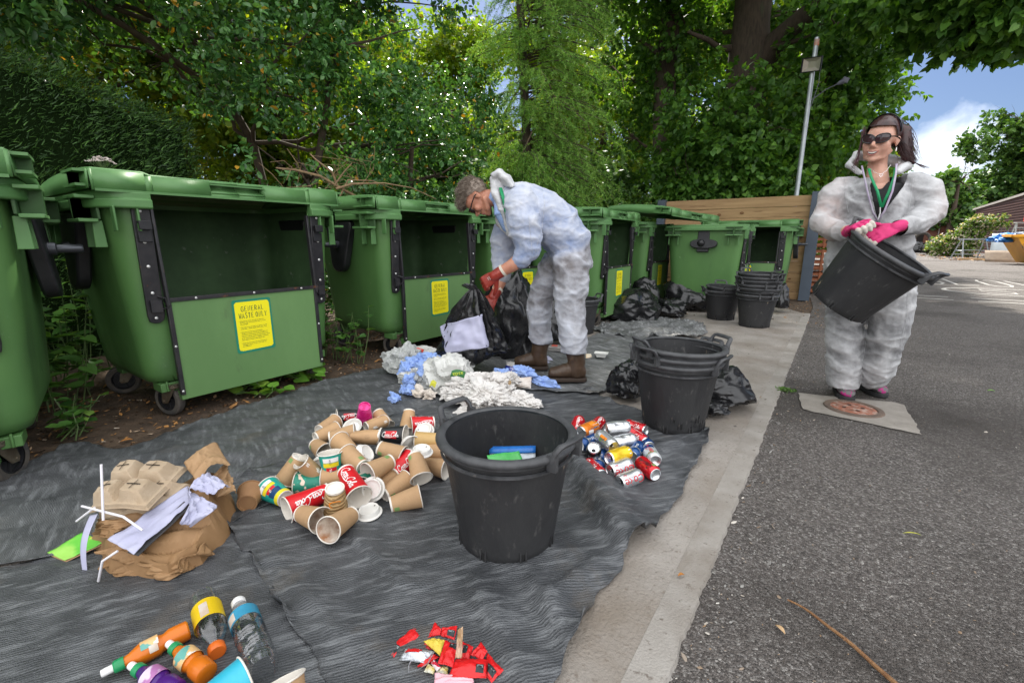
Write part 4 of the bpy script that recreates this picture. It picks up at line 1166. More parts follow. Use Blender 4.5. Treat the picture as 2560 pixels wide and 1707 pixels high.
# ================================================================== DRINK CANS
alu = mat('can_aluminium', (.72, .73, .74), (.62, .63, .65), scale=12, rough=.26, metal=.92)
can_red = mat('can_red', (.60, .012, .02), (.5, .01, .018), scale=5, rough=.25, metal=.35, coat=.4)
can_silver = mat('can_silver', (.66, .67, .69), (.55, .56, .58), scale=9, rough=.27, metal=.75)
can_blue = mat('can_blue', (.012, .07, .24), (.01, .05, .18), scale=6, rough=.25, metal=.4, coat=.4)
can_orange = mat('can_orange', (.80, .24, .02), (.7, .18, .015), scale=6, rough=.25, metal=.35)
can_yellow = mat('can_yellow', (.78, .52, .02), (.68, .43, .015), scale=6, rough=.28, metal=.35)
can_black = mat('can_black', (.015, .015, .017), rough=.25, metal=.4)
can_white = mat('can_white', (.68, .70, .70), (.55, .58, .6), scale=10, rough=.3, metal=.4)
CH, CR = .115, .033
def can_mesh(body, deco=(), dent=0, seed=0):
    seg = 32
    mb = MB()
    mb.lathe([(.0265, .0), (.0275, .002), (CR, .012)] + [(CR, .012 + (CH - .028) * k / 8) for k in range(1, 9)] + [(.029, CH - .006)], seg, 0)
    for kind, args, mi in deco:
        if kind == 'script':
            z0, s, ang, flip = args
            vs = []
            for x, y in SW_V:
                z = (z0 + x * s) if not flip else (z0 - x * s)
                a = ang + ((y - .7) * s / CR) * (-1 if not flip else 1)
                vs.append(((CR + .0005) * math.cos(a), (CR + .0005) * math.sin(a), min(max(z, .012), CH - .016)))
            mb.add(vs, SW_F, mi)
        elif kind == 'text':
            txt, size, zc, ac = args
            vs, fs = text_tris(txt, size, 'CENTER')
            mb.add([((CR + .0008) * math.cos(ac - y / CR), (CR + .0008) * math.sin(ac - y / CR), zc + x) for x, y, _ in vs], fs, mi)
        elif kind == 'lines':
            a0, n = args
            for k in range(n):
                a = a0 + k * .12
                mb.add([((CR + .0005) * math.cos(a + d), (CR + .0005) * math.sin(a + d), z) for z in (.03, CH - .035) for d in (0, .05)], [(0, 1, 3, 2)], mi)
        elif kind == 'patch':
            z0, z1, a0, a1 = args
            n = 12
            mb.loft([[Vector(((CR + .0004) * math.cos(a0 + (a1 - a0) * k / n), (CR + .0004) * math.sin(a0 + (a1 - a0) * k / n), z)) for k in range(n + 1)] for z in (z0, z1)], mi, False)
    if dent:
        def dn(v):
            v = Vector(v); f = math.exp(-((v.z - CH * .5) / .03) ** 2)
            w = dent * f * max(0, noise.noise(v * 25 + Vector((seed, seed, 0))) + .25)
            return Vector((v.x * (1 - w), v.y * (1 - w * .8), v.z))
        mb.v = [tuple(dn(v)) for v in mb.v]
    me = mb.mesh('can_body', [body, alu, ink_w, ink_k, ink_r, ink_y, ink_b, ink_o, ink_g, can_silver, can_blue], 50)
    mb = MB()
    mb.lathe([(.0288, CH - .006), (.0275, CH - .001), (.0265, CH), (.025, CH - .003), (.0225, CH - .006), (0, CH - .006)], seg)
    ends = mb.mesh('can_top', [alu], 50)
    mb = MB(); mb.lathe([(.0265, .0), (.025, -.001), (.0235, .003), (.015, .008), (0, .010)], seg)
    foot = mb.mesh('can_base', [alu], 50)
    mb = MB()
    mb.lathe([(.0, CH - .0035), (.0035, CH - .004), (.0035, CH - .006)], 10)
    for k in range(12):
        a, b = 2 * PI * k / 12, 2 * PI * (k + 1) / 12
        mb.add([(.0075 * math.cos(a) - .008, .006 * math.sin(a), CH - .0042), (.0075 * math.cos(b) - .008, .006 * math.sin(b), CH - .0042), (.0045 * math.cos(b) - .008, .0035 * math.sin(b), CH - .0038), (.0045 * math.cos(a) - .008, .0035 * math.sin(a), CH - .0038)], [(0, 1, 2, 3)])
    tab = mb.mesh('pull_tab', [alu], 50)
    mb = MB(); mb.lathe([(0, CH - .0053), (.009, CH - .0053)], 16, 0, Matrix.Translation((.0125, 0, 0)) @ Matrix.Diagonal((.85, 1, 1, 1)))
    hole = mb.mesh('opening', [mm('black_gap', (.004, .004, .004), rough=.9)], 0)
    return me, ends, foot, tab, hole
CANK = {
    'red': can_mesh(can_red, [('script', (.016, .0122, 0, False), 2), ('script', (.016, .0122, PI * .75, False), 2), ('text', ('ORIGINAL TASTE', .008, .06, -.85), 2)], .25, 2),
    'redk': can_mesh(can_red, [('script', (.016, .0122, 0, False), 3), ('patch', (.03, .08, 1.1, 1.9), 2), ('patch', (.012, .03, .5, 1.2), 8)], .15, 5),
    'diet': can_mesh(can_silver, [('text', ('Coke', .048, .056, 0), 4), ('text', ('diet', .012, .095, .55), 4), ('text', ('Coke', .048, .056, 2.4), 4)], .2, 7),
    'sil': can_mesh(can_silver, [('lines', (-.7, 4), 9), ('lines', (.5, 5), 3), ('patch', (.03, .05, -1.8, -1.0), 2)], .4, 9),
    'sil7': can_mesh(can_silver, [('patch', (.04, .085, -.35, .05), 7), ('patch', (.045, .06, .1, .6), 8), ('text', ('UP', .025, .06, .3), 3)], .15, 4),
    'fanta': can_mesh(can_orange, [('patch', (.012, .05, -3.14, 3.14), 9), ('patch', (.055, .09, -.9, -.1), 2), ('text', ('FANTA', .017, .045, .2), 6), ('patch', (.03, .06, .5, 1.1), 7)], .1, 3),
    'blue': can_mesh(can_blue, [('text', ('PEPSI', .018, .055, 0), 2), ('patch', (.03, .04, -1.6, 1.2), 9)], .3, 11),
    'yel': can_mesh(can_yellow, [('text', ('FANTA', .018, .055, .2), 5), ('patch', (.012, .022, -3.14, 3.14), 1)], .3, 15),
    'blk': can_mesh(can_black, [('patch', (.03, .035, -3.1, 3.1), 9), ('patch', (.07, .09, -.7, .7), 9)], 0),
    'whr': can_mesh(can_white, [('script', (.016, .0122, 0, False), 4), ('patch', (.075, .095, -1, 1), 10), ('patch', (.02, .03, -1, .8), 8)], .3, 19),
}
def c7(x, y): return (1060 + .3061 * x, 980 + .3061 * y)
CANG = 'drink cans in the sorted heap'
CANS = [
 ('red', (1265, 235), (1230, 330), .09, .06, 'red can at the far back left of the can heap'),
 ('fanta', (1435, 262), (1240, 345), .105, .105, 'orange and blue can on top of the back left of the heap'),
 ('red', (1440, 240), (1380, 300), .065, .06, 'red can tucked behind the orange can'),
 ('sil', (1670, 282), (1485, 300), .125, .125, 'plain silver can topmost at the back of the heap'),
 ('sil7', (1430, 350), (1550, 450), .13, .12, 'silver can with its open top pointing down right, on top of the heap'),
 ('sil', (1700, 385), (1560, 415), .085, .085, 'silver can under the topmost silver can'),
 ('red', (1700, 280), (1760, 300), .05, .05, 'red can at the back right corner behind another red can'),
 ('red', (1690, 330), (1775, 390), .065, .05, 'red can on the right side of the heap left of the dark blue can'),
 ('blue', (1285, 430), (1400, 385), .085, .085, 'blue can below the orange can'),
 ('blk', (1380, 560), (1388, 455), .03, .12, 'dark can standing upright with its open top to the sky'),
 ('yel', (1700, 480), (1475, 555), .095, .095, 'dented yellow can in the middle of the heap'),
 ('blue', (1700, 520), (1760, 440), .055, .06, 'navy can just right of the yellow can'),
 ('blue', (1780, 380), (1830, 440), .04, .04, 'navy can at the far right back beside the pale can'),
 ('whr', (1905, 590), (1810, 440), .06, .06, 'white can with red script at the right edge, base showing'),
 ('red', (1315, 560), (1478, 715), .055, .055, 'crushed red can at the front left of the heap'),
 ('diet', (1690, 580), (1500, 650), .065, .065, 'silver can with red letters behind the front silver can'),
 ('diet', (1775, 668), (1570, 750), .048, .048, 'frontmost silver can with big red letters'),
 ('redk', (1910, 690), (1745, 550), .05, .055, 'red can with black script at the right front of the heap'),
 ('blue', (1425, 590), (1445, 540), .05, .06, 'blue can buried behind the crushed red can'),
 ('sil', (1260, 480), (1330, 470), .05, .05, 'silver can at the left edge under the blue can'),
 ('blk', (1265, 540), (1340, 535), .05, .05, 'dark can lying at the left edge near the tub handle'),
]
for kd, A, B, za, zb, lb in CANS:
    a, b = gp(*c7(*A), za + .002), gp(*c7(*B), zb + .002)
    z = (b - a).normalized()
    o = (a + b) / 2 - z * CH / 2
    t = thing('drink_can', lb, 'can', group=CANG)
    place(t, M=frame(o, z, CAM - o) @ Matrix.Rotation(rnd.uniform(-.25, .25), 4, 'Z'))
    for me in CANK[kd]: link(me.name.split('.')[0], me, t)
# ================================================================== BOTTLES
pet = mat('clear_plastic', (.93, .95, .96), rough=.10, film=.10)
pet2 = mat('clear_plastic_ridged', (.90, .94, .97), rough=.10, film=.14)
juice_o = mat('orange_bottle', (.62, .16, .008), (.52, .12, .006), scale=9, rough=.3)
purple = mat('purple_bottle', (.07, .012, .18), (.05, .008, .13), scale=9, rough=.3)
capg = mat('green_cap', (.015, .25, .09), rough=.35)
cap_o = mat('orange_cap', (.68, .14, .015), rough=.4)
capw = mat('white_cap', (.74, .73, .72), rough=.35)
lab_y = mat('yellow_label', (.72, .50, .008), (.62, .42, .01), scale=10, rough=.4)
lab_b = mat('blue_label', (.03, .22, .36), (.05, .3, .45), scale=10, rough=.4)
lab_w = mat('pale_label', (.60, .58, .54), (.5, .36, .25), scale=20, rough=.4)
lab_o = mat('printed_label', (.72, .45, .2), (.12, .35, .3), scale=26, detail=2, lo=.5, hi=.54, rough=.4, spots=((.75, .7, .65), 22, .58, .6))
lab_p = mat('pink_label', (.40, .16, .36), (.6, .5, .6), scale=24, detail=2, lo=.5, hi=.54, rough=.4)
def put_bottle(label, A, B, za, zb, prof, body, caps_, labels, cap_name='cap', L=None, wr=0):
    """profile runs from base (z=0) to neck, unit metres"""
    a, b = gp(*A, za), gp(*B, zb)
    z = (b - a).normalized()
    H = prof[-1][1]
    t = thing('drink_bottle', label, 'bottle', group='plastic drink bottles')
    place(t, M=frame((a + b) / 2 - z * H / 2, z, CAM - a))
    mb = MB(); mb.lathe(prof, 32, 0, None, True, False)
    if wr: mb.v = [tuple(Vector(v) * (1 + wr * noise.noise(Vector(v) * 28)) if 0 < v[2] < H * .8 else v) for v in mb.v]
    mb.build('bottle_body', body, t, smooth=45)
    mb = MB(); mb.lathe(caps_[0], 24, 0, None, True, True); c = mb.build(cap_name, caps_[1], t, smooth=40)
    if len(caps_) > 2:
        mb = MB(); mb.lathe(caps_[2], 20, 0, None, True, True); mb.build('nozzle', caps_[3], c, smooth=40)
    for z0, z1, r, m, a0, a1 in labels:
        mb = MB()
        n = 24
        mb.loft([[Vector(((r + .0007) * math.cos(a0 + (a1 - a0) * k / n), (r + .0007) * math.sin(a0 + (a1 - a0) * k / n), zz)) for k in range(n + 1)] for zz in (z0, (z0 + z1) / 2, z1)], 0, False)
        mb.build('label', m, t, smooth=60)
def c5(x, y): return (.4 * x, 1080 + .4 * y)
kid_prof = [(r * .84, z * .84) for r, z in [(0, .002), (.022, 0), (.027, .004), (.028, .02), (.0285, .045), (.0225, .058), (.0225, .063), (.0275, .075), (.0285, .10), (.0275, .115), (.021, .128), (.016, .138), (.0135, .15), (.0135, .158)]]
kid_cap = [(.0139, .126), (.0143, .128), (.0139, .143), (.011, .146)]
kid_noz = [(.0084, .144), (.0088, .160), (.008, .167), (.005, .168)]
RG = (0, 2 * PI)
put_bottle('orange drink bottle with green cap and white nozzle pointing left, farthest of the sports bottles', c5(1235, 1205), c5(690, 1480), .045, .04, kid_prof, juice_o, (kid_cap, capg, kid_noz, capw), [(.060, .094, .0241, lab_o, 0.2, 4.6), (.063, .080, .0244, lab_w, -.4, .3)])
put_bottle('orange drink bottle lying nearer with green cap pointing up left', c5(1320, 1530), c5(1080, 1340), .05, .05, kid_prof, juice_o, (kid_cap, capg, kid_noz, capw), [(.060, .094, .0241, lab_o, -1.6, 2.6)])
put_bottle('purple drink bottle with green cap at the bottom edge', c5(1130, 1640), c5(850, 1475), .04, .04, kid_prof, purple, (kid_cap, capg, kid_noz, capw), [(.060, .094, .0241, lab_p, -1.8, 2.2)])
soda_prof = [(0, .008), (.018, .0), (.030, .003), (.0325, .015), (.0325, .13), (.031, .15), (.024, .175), (.015, .195), (.0125, .205), (.0125, .215)]
put_bottle('clear drink bottle with a yellow label and orange cap towards the camera', c5(1260, 985), c5(1370, 1420), .04, .035, [(r * 1.05, z) for r, z in soda_prof], pet, ([(.0175, .202), (.019, .204), (.019, .222), (.0165, .225)], cap_o), [(.055, .125, .0343, lab_y, -1.5, 2.2), (.07, .12, .0347, lab_w, -.1, .45)], wr=.05)
wat = [(0, .006), (.02, 0), (.032, .003), (.034, .02)]
for k in range(9): wat += [(.0355, .03 + .014 * k), (.0325, .037 + .014 * k)]
wat += [(.034, .165), (.034, .195), (.03, .215), (.022, .235), (.0145, .25), (.0135, .262)]
put_bottle('clear ridged water bottle with a blue label, right of the yellow labelled bottle', c5(1665, 1530), c5(1480, 1040), .04, .04, wat, pet2, ([(.0165, .252), (.0175, .254), (.0175, .268), (.0165, .270)], capw), [(.165, .205, .0345, lab_b, -2.6, 2.6), (.17, .198, .0349, lab_w, -1.2, -.5)], wr=.04)
# ================================================================== PAPER, PACKAGING AND BLACK SACKS
def patch(name, label, cat, corners, m, nu=24, nv=24, fn=None, thick=.0008, grp=None, smooth=30, C=None, parent=None):
    """sheet spanned between four measured corners (px, py, height), in order around; fn(u,v) lifts it along its normal"""
    C = C or (lambda x, y: (x, y))
    P = [gp(*C(a, b), z) for a, b, z in corners]
    o0 = sum(P, Vector()) / 4
    nrm = (P[1] - P[0]).cross(P[3] - P[0]).normalized()
    if nrm.z < 0: nrm = -nrm
    mb = MB()
    def f(u, v):
        p = (P[0] * (1 - u) + P[1] * u) * (1 - v) + (P[3] * (1 - u) + P[2] * u) * v
        return p - o0 + nrm * (fn(u, v) if fn else 0)
    mb.grid(f, nu, nv)
    o = mb.build(name, m, parent, smooth=smooth, solid=thick)
    if parent is None: o.location = o0
    else: o.location = o0 - parent.location
    if label: tag(o, label, cat, grp)
    return o
def wrinkle(amp, sc=3.0, seed=0, bend=0):
    return lambda u, v: amp * (ridge((u * sc + seed, v * sc, seed * 1.7), 3) - 1.1) + amp * .6 * noise.noise((u * sc * .7, v * sc * .7, seed + 4)) + bend * (1 - (2 * v - 1) ** 2)
def lump(name, label, cat, c, r, m, seed=0, amp=.35, sc=3.2, det=5, fold=.5, flat=.35, rot=0, spikes=(), grp=None, smooth=28, squash=None, soft=False):
    """crumpled mass: a ball pushed in by random creases, flattened underneath"""
    bm = bmesh.new()
    bmesh.ops.create_icosphere(bm, subdivisions=det, radius=1)
    R = Matrix.Rotation(rot, 3, 'Z')
    sd = Vector((seed * 5.13, seed * 2.71, seed * 3.37))
    for v in bm.verts:
        p = v.co.copy()
        q = p + .25 * Vector((noise.noise(p * 1.5 + sd), noise.noise(p * 1.5 - sd), noise.noise(p * 1.7 + sd * 2)))
        if soft: k = 1 + amp * (.9 * noise.noise(q * sc * .5 + sd)) + fold * amp * (ridge(q * sc + sd, 3) - 1.0)
        else: k = 1 + amp * (1.1 * noise.noise(q * sc * .55 + sd)) + fold * amp * (crease(q * sc + sd) - .35) + fold * amp * .55 * (crease(q * sc * 2.3 + sd * 2) - .35)
        for (d, a, w) in spikes:
            dd = Vector(d).normalized()
            k += a * max(0, p.dot(dd)) ** w
        p = p * k
        p = Vector((p.x * r[0], p.y * r[1], p.z * r[2]))
        if p.z < -flat * r[2]: p.z = -flat * r[2] + (p.z + flat * r[2]) * .12
        v.co = R @ p
    me = bpy.data.meshes.new(name); bm.to_mesh(me); bm.free()
    for q in (m if isinstance(m, (list, tuple)) else [m]): me.materials.append(q)
    me.polygons.foreach_set('use_smooth', [True] * len(me.polygons))
    me.set_sharp_from_angle(angle=math.radians(smooth))
    o = link(name, me)
    o.location = (c[0], c[1], c[2])
    return tag(o, label, cat, grp)
brown_bag = mat('brown_paper', (.31, .18, .085), (.25, .14, .06), scale=7, detail=6, rough=.7, bump=.25, bscale=30, stretch=(1, 1, 1))
brown2 = mat('brown_paper_light', (.40, .25, .13), (.33, .2, .1), scale=9, rough=.7, bump=.2, bscale=40)
pulp = mat('moulded_pulp', (.46, .36, .255), (.40, .30, .20), scale=18, detail=6, rough=.9, bump=.3, bscale=220, spots=((.30, .20, .12), 9, .62, .75))
lilac = mat('office_paper', (.44, .44, .57), (.38, .38, .52), scale=8, rough=.6)
card_k = mat('dark_card', (.045, .045, .048), (.065, .06, .06), scale=20, rough=.7)
card_g = mat('green_card', (.13, .50, .05), (.30, .58, .10), scale=7, detail=3, lo=.45, hi=.55, rough=.5, spots=((.6, .5, .08), 11, .64, .66))
straw_m = mat('white_straw', (.72, .70, .74), rough=.45)
# flattened brown paper carrier bag under the pile: footprint measured on the sheet
def footprint_heap(name, label, cat, px, h, m, seed, C, amp=.02, step=.012, fold=.02, z0=.02, tilt=None, sc=9):
    P = [tuple(gp(*C(a, b), z0).xy) for a, b in px]
    D = max(edge_dist(sum(p[0] for p in P) / len(P), sum(p[1] for p in P) / len(P), P), .02)
    cx, cy = sum(p[0] for p in P) / len(P), sum(p[1] for p in P) / len(P)
    mb = MB()
    nr, na = 34, 160
    dense = []
    for i in range(len(P)):
        a, b = P[i], P[(i + 1) % len(P)]
        for k in range(max(1, na // len(P))): t = k / max(1, na // len(P)); dense.append((a[0] + (b[0] - a[0]) * t, a[1] + (b[1] - a[1]) * t))
    rd = random.Random(seed)
    planes = [(rd.uniform(-.38, .38), rd.uniform(-.38, .38), h * rd.uniform(.85, 1.3)) for _ in range(9)]
    rings = []
    for i in range(nr + 1):
        s = 1 - i / nr * .985
        ring = []
        for x, y in dense:
            qx, qy = (x - cx) * s, (y - cy) * s
            qx += fold * .5 * noise.noise((qx * sc, qy * sc, seed + 9)); qy += fold * .5 * noise.noise((qx * sc, qy * sc, seed + 5))
            e = min(1, (1 - s) * 5)
            z = min([h * 1.1 * min(1, ((1 - s) / .30)) ** .8] + [c + a * qx + b * qy for a, b, c in planes])
            z += e * fold * (.55 * (crease((qx * sc, qy * sc * .6, seed)) - .25) - .45 * max(0, 1 - abs(noise.noise((qx * 5 + qy * 4, qy * 13 - qx * 9, seed + 2))) * 4))
            ring.append(Vector((qx, qy, max(z, -.004) + z0)))
        rings.append(ring)
    mb.loft(rings, 0, True, False, True)
    o = mb.build(name, m, smooth=14)
    o.location = (cx, cy, 0)
    return tag(o, label, cat)
footprint_heap('paper_bag', 'crumpled brown paper carrier bag under the cup trays and white paper', 'paper bag', [(690, 890), (880, 915), (1070, 925), (1270, 830), (1400, 700), (1495, 500), (1450, 440), (1300, 430), (1100, 460), (800, 540), (640, 620), (570, 740)], .16, brown_bag, 3, c5, fold=.05, z0=.010, sc=8)
for i, (q, lb) in enumerate((([(690, 885, .018), (1060, 925, .018), (1170, 850, .05), (820, 800, .06)], 'lowest folded flap along the front of the brown paper carrier bag'), ([(1060, 920, .02), (1330, 760, .02), (1290, 690, .07), (1100, 820, .06)], 'creased flap at the right front of the brown paper carrier bag'), ([(640, 850, .03), (900, 800, .06), (880, 690, .12), (600, 740, .08)], 'crumpled flap at the left front of the brown paper carrier bag'))):
    patch('brown_paper', lb, 'paper', q, brown_bag, 22, 14, lambda u, v, i=i: .020 * (crease((u * 3.2 + i, v * 2.4, i)) - .3) + .012 * math.sin(9 * u + 5 * v + i), C=c5, smooth=14)
def tray_fn(amp):
    def f(u, v):
        z = 0
        for cx in (.27, .73):
            for cy in (.27, .73):
                d = max(abs(u - cx), abs(v - cy)) * .75 + .25 * math.hypot(u - cx, v - cy)
                z = max(z, min(1, max(0, (.215 - d) / .07)))
        ctr = max(0, 1 - math.hypot(u - .5, v - .5) / .12)
        ed = min(u, v, 1 - u, 1 - v)
        return amp * z - .010 * (1 if ed < .02 else 0) + .012 * ctr + .006 * noise.noise((u * 3, v * 3, 2)) - .03 * (2 * u - 1) ** 2 * .5
    return f
def cup_tray(label, corners, amp):
    o = patch('cup_tray', label, 'cup tray', corners, pulp, 64, 64, tray_fn(amp), .003, 'moulded cup trays', 40, c5)
    P = [gp(*c5(a, b), z) for a, b, z in corners]
    nrm = (P[1] - P[0]).cross(P[3] - P[0]).normalized()
    if nrm.z < 0: nrm = -nrm
    mb = MB()
    f = tray_fn(amp)
    def pt(u, v): return (P[0] * (1 - u) + P[1] * u) * (1 - v) + (P[3] * (1 - u) + P[2] * u) * v - o.location + nrm * (f(u, v) + .0035)
    for cx in (.27, .73):
        for cy in (.27, .73):
            mb = MB()
            for d in ((1, 0), (0, 1)): mb.tube([pt(cx + d[0] * .10 * t, cy + d[1] * .10 * t) for t in (-1, -.5, 0, .5, 1)], .0018, 5, flat=.4)
            mb.build('cross_slit', mm('slit_dark', (.02, .014, .01), rough=.9), o)
    return o
cup_tray('lower moulded cup tray half under the other tray on the paper pile', [(560, 560, .12), (960, 470, .16), (1180, 300, .185), (740, 330, .175)], .03)
cup_tray('upper moulded cup tray with slit cross tops on the paper pile', [(520, 470, .165), (900, 450, .20), (1160, 190, .215), (750, 190, .20)], .036)
patch('paper_sheet', 'white paper sheet lying across the brown bag under the dark card strip', 'paper', [(670, 670, .13), (830, 755, .125), (1190, 440, .16), (1170, 330, .175)], lilac, 20, 24, wrinkle(.006, 2.5, 3), C=c5)
patch('card_strip', 'dark grey card strip lying beside the white paper on the brown bag', 'card', [(795, 748, .12), (865, 772, .105), (1200, 460, .15), (1150, 430, .165)], card_k, 8, 20, wrinkle(.002, 2, 5), C=c5, thick=.002)
patch('paper_sheet', 'curled piece of white paper hanging over the right of the pile', 'paper', [(1120, 570, .15), (1200, 590, .12), (1360, 470, .15), (1180, 330, .20)], lilac, 18, 18, wrinkle(.012, 2.6, 7, .02), C=c5)
patch('paper_sheet', 'folded white paper tucked below the small brown bag', 'paper', [(1180, 350, .20), (1330, 390, .18), (1440, 340, .18), (1310, 250, .21)], lilac, 18, 18, wrinkle(.012, 3, 17, .015), C=c5)
patch('paper_sheet', 'narrow white paper strip hanging down the left of the pile', 'paper', [(515, 870, .012), (545, 870, .012), (610, 510, .15), (560, 520, .14)], lilac, 6, 24, lambda u, v: .02 * math.sin(PI * v), C=c5)
patch('paper_bag', 'small crumpled brown paper bag at the top right of the pile', 'paper bag', [(1150, 200, .215), (1230, 300, .20), (1440, 210, .20), (1360, 75, .23)], brown2, 26, 26, wrinkle(.012, 1.6, 11, .03), C=c5)
patch('brown_paper', 'torn brown paper flap at the right end of the pile', 'paper', [(1300, 300, .19), (1330, 380, .16), (1490, 370, .13), (1420, 180, .19)], brown2, 20, 20, wrinkle(.02, 3.4, 19), C=c5)
patch('brown_paper', 'brown paper flap under the trays at the left of the pile', 'paper', [(580, 640, .08), (690, 670, .10), (800, 560, .15), (620, 540, .13)], brown_bag, 16, 16, wrinkle(.014, 3, 23), C=c5)
gc = patch('green_card', 'bright green printed card sleeve sticking out at the left of the pile', 'card', [(290, 750, .018), (405, 802, .018), (640, 690, .05), (520, 622, .055)], card_g, 12, 16, wrinkle(.003, 2, 29), C=c5, thick=.002)
patch('card_back', None, None, [(305, 768, .014), (410, 812, .014), (645, 700, .044), (530, 640, .048)], brown2, 8, 10, None, C=c5, parent=gc)
def straw(label, pts):
    P = [gp(*c5(a, b), z) for a, b, z in pts]
    mb = MB(); o0 = P[0].copy()
    mb.tube([p - o0 for p in P], .0034, 10)
    o = mb.build('paper_straw', straw_m, smooth=60); o.location = o0
    return tag(o, label, 'straw', 'white straws on the paper pile')
straw('white straw standing up from the paper pile', [(645, 550, .17), (632, 200, .33)])
straw('bent white straw lying across the front of the cup trays', [(512, 462, .185), (770, 528, .19), (890, 612, .155)])
straw('short white straw end sticking out at the left of the pile', [(478, 556, .12), (590, 470, .17)])
straw('bent white straw hanging down the front of the paper pile', [(735, 742, .12), (640, 805, .10), (615, 930, .02)])

# ------------------------------------------------------------------ red snack wrappers at the front
def c8(x, y): return (900 + .2126 * x, 1480 + .2126 * y)
wr_red = mat('wrapper_red', (.66, .012, .014), (.56, .01, .012), scale=16, rough=.33, bump=.2, bscale=70)
wr_sil = mat('wrapper_foil', (.60, .62, .65), (.42, .44, .47), scale=20, rough=.3, metal=.6, bump=.4, bscale=60)
wr_yel = mat('wrapper_yellow', (.66, .50, .06), (.58, .42, .05), scale=22, rough=.45)
wr_pink = mat('wrapper_pink', (.72, .42, .46), (.66, .36, .42), scale=14, rough=.5)
wr_tan = mat('wrapper_tan', (.42, .27, .12), (.55, .38, .3), scale=14, rough=.45)
zw = .020
def wrapper(label, q, m, mark=None, dz=0, seed=0, puff=.006, name='wrapper'):
    cs = [(a, b, zw + dz + (.004 if i > 1 else 0)) for i, (a, b) in enumerate(q)]
    f = lambda u, v: puff * math.sin(PI * u) * math.sin(PI * v) + .0016 * noise.noise((u * 5, v * 5, seed)) + .0012 * math.sin(60 * u) * (1 if v < .08 or v > .92 else 0) + .0025 * (ridge((u * 2.4, v * 2.4, seed), 2) - 1)
    o = patch(name, label, 'wrapper', cs, m, 18, 18, f, .0006, 'snack wrappers', 30, c8)
    if mark:
        u0, u1, v0, v1, mm_ = mark
        P = [gp(*c8(a, b), z) for a, b, z in cs]
        nrm = (P[1] - P[0]).cross(P[3] - P[0]).normalized()
        if nrm.z < 0: nrm = -nrm
        mb = MB()
        def g(u, v):
            u, v = u0 + (u1 - u0) * u, v0 + (v1 - v0) * v
            return (P[0] * (1 - u) + P[1] * u) * (1 - v) + (P[3] * (1 - u) + P[2] * u) * v - o.location + nrm * (f(u, v) + .0009)
        mb.grid(g, 6, 6); pn = mb.build('printed_panel', mm_, o)
        mb = MB()
        for k in range(3): mb.add([g(.15, .62 + .1 * k), g(.85, .62 + .1 * k), g(.85, .66 + .1 * k), g(.15, .66 + .1 * k)], [(0, 1, 2, 3)])
        mb.v = [tuple(Vector(v) + nrm * .0004) for v in mb.v]
        mb.build('print_lines', mm('print_pale', (.55, .6, .6), rough=.5), pn, smooth=0)
    return o
ik = mm('print_dark_teal', (.014, .022, .024), rough=.4)
wrapper('red wrapper lying apart at the far left of the red wrappers', [(300, 690), (400, 765), (735, 490), (630, 405)], wr_red, (.2, .8, .08, .3, ik), 0, 1)
wrapper('red wrapper at the upper middle, its folded end pointing up', [(795, 530), (950, 500), (960, 430), (880, 345)], wr_red, None, .006, 2)
wrapper('red wrapper at the top of the heap with a dark panel near its right end', [(950, 510), (1110, 560), (1145, 390), (965, 410)], wr_red, (.45, .95, .15, .6, ik), .008, 3)
wrapper('red wrapper lying flat under the yellow scrap', [(700, 640), (900, 740), (1000, 560), (760, 600)], wr_red, None, .0, 4)
wrapper('torn yellow scrap in the middle of the red wrappers', [(745, 575), (940, 745), (1000, 560), (870, 530)], wr_yel, None, .016, 5)
wrapper('silver foil wrapper printed red and black at the left of the heap', [(455, 790), (770, 835), (870, 690), (540, 650)], wr_sil, (.1, .62, .5, .95, wr_red), .008, 6, .012)
wrapper('red wrapper standing steep in the centre of the heap', [(915, 830), (1095, 880), (1150, 600), (1000, 560)], wr_red, (.45, .95, .7, .95, ik), .02, 7)
wrapper('red wrapper at the right of the centre with a slanting dark panel', [(1180, 780), (1280, 790), (1335, 640), (1210, 570)], wr_red, (.1, .6, .3, .8, ik), .012, 8)
wrapper('red wrapper folded to a peak at the right', [(1300, 730), (1440, 790), (1500, 690), (1425, 580)], wr_red, None, .02, 9)
wrapper('large red wrapper lying flat at the lower right of the heap', [(1035, 995), (1485, 1010), (1490, 780), (1130, 780)], wr_red, (.70, .92, .2, .62, ik), .016, 10, .010)
wrapper('red wrapper at the far right corner of the heap', [(1480, 980), (1545, 1060), (1690, 910), (1490, 700)], wr_red, (.15, .85, .2, .6, ik), .008, 11)
wrapper('small yellow and white wrapper at the bottom of the heap', [(750, 930), (860, 965), (900, 880), (800, 840)], mm('wrapper_mix', (.6, .45, .05), (.6, .6, .55), scale=40, rough=.4), None, .004, 12)
wrapper('red and white wrapper corner at the bottom middle', [(830, 830), (900, 930), (950, 880), (870, 790)], mm('wrapper_rw', (.55, .02, .05), (.7, .6, .62), scale=60, detail=1, lo=.48, hi=.52, rough=.4), None, .012, 13)
wrapper('second yellow and white scrap under the pink wrapper', [(890, 960), (1030, 960), (1040, 870), (930, 860)], mm('wrapper_mix', (.6, .45, .05)), None, .004, 14)
wrapper('pale pink wrapper at the bottom edge of the heap', [(870, 1110), (1350, 1110), (1330, 1000), (880, 940)], wr_pink, None, .010, 15)
wrapper('red wrapper half hidden under the silver foil', [(670, 870), (740, 880), (930, 760), (850, 700)], wr_red, None, .004, 16)
o = patch('wrapper', 'tan and pink wrapper strip standing upright in the heap', 'wrapper', [(1120, 770, .05), (1200, 770, .05), (1210, 400, .11), (1150, 440, .10)], wr_tan, 10, 16, wrinkle(.006, 2, 31), grp='snack wrappers', C=c8)
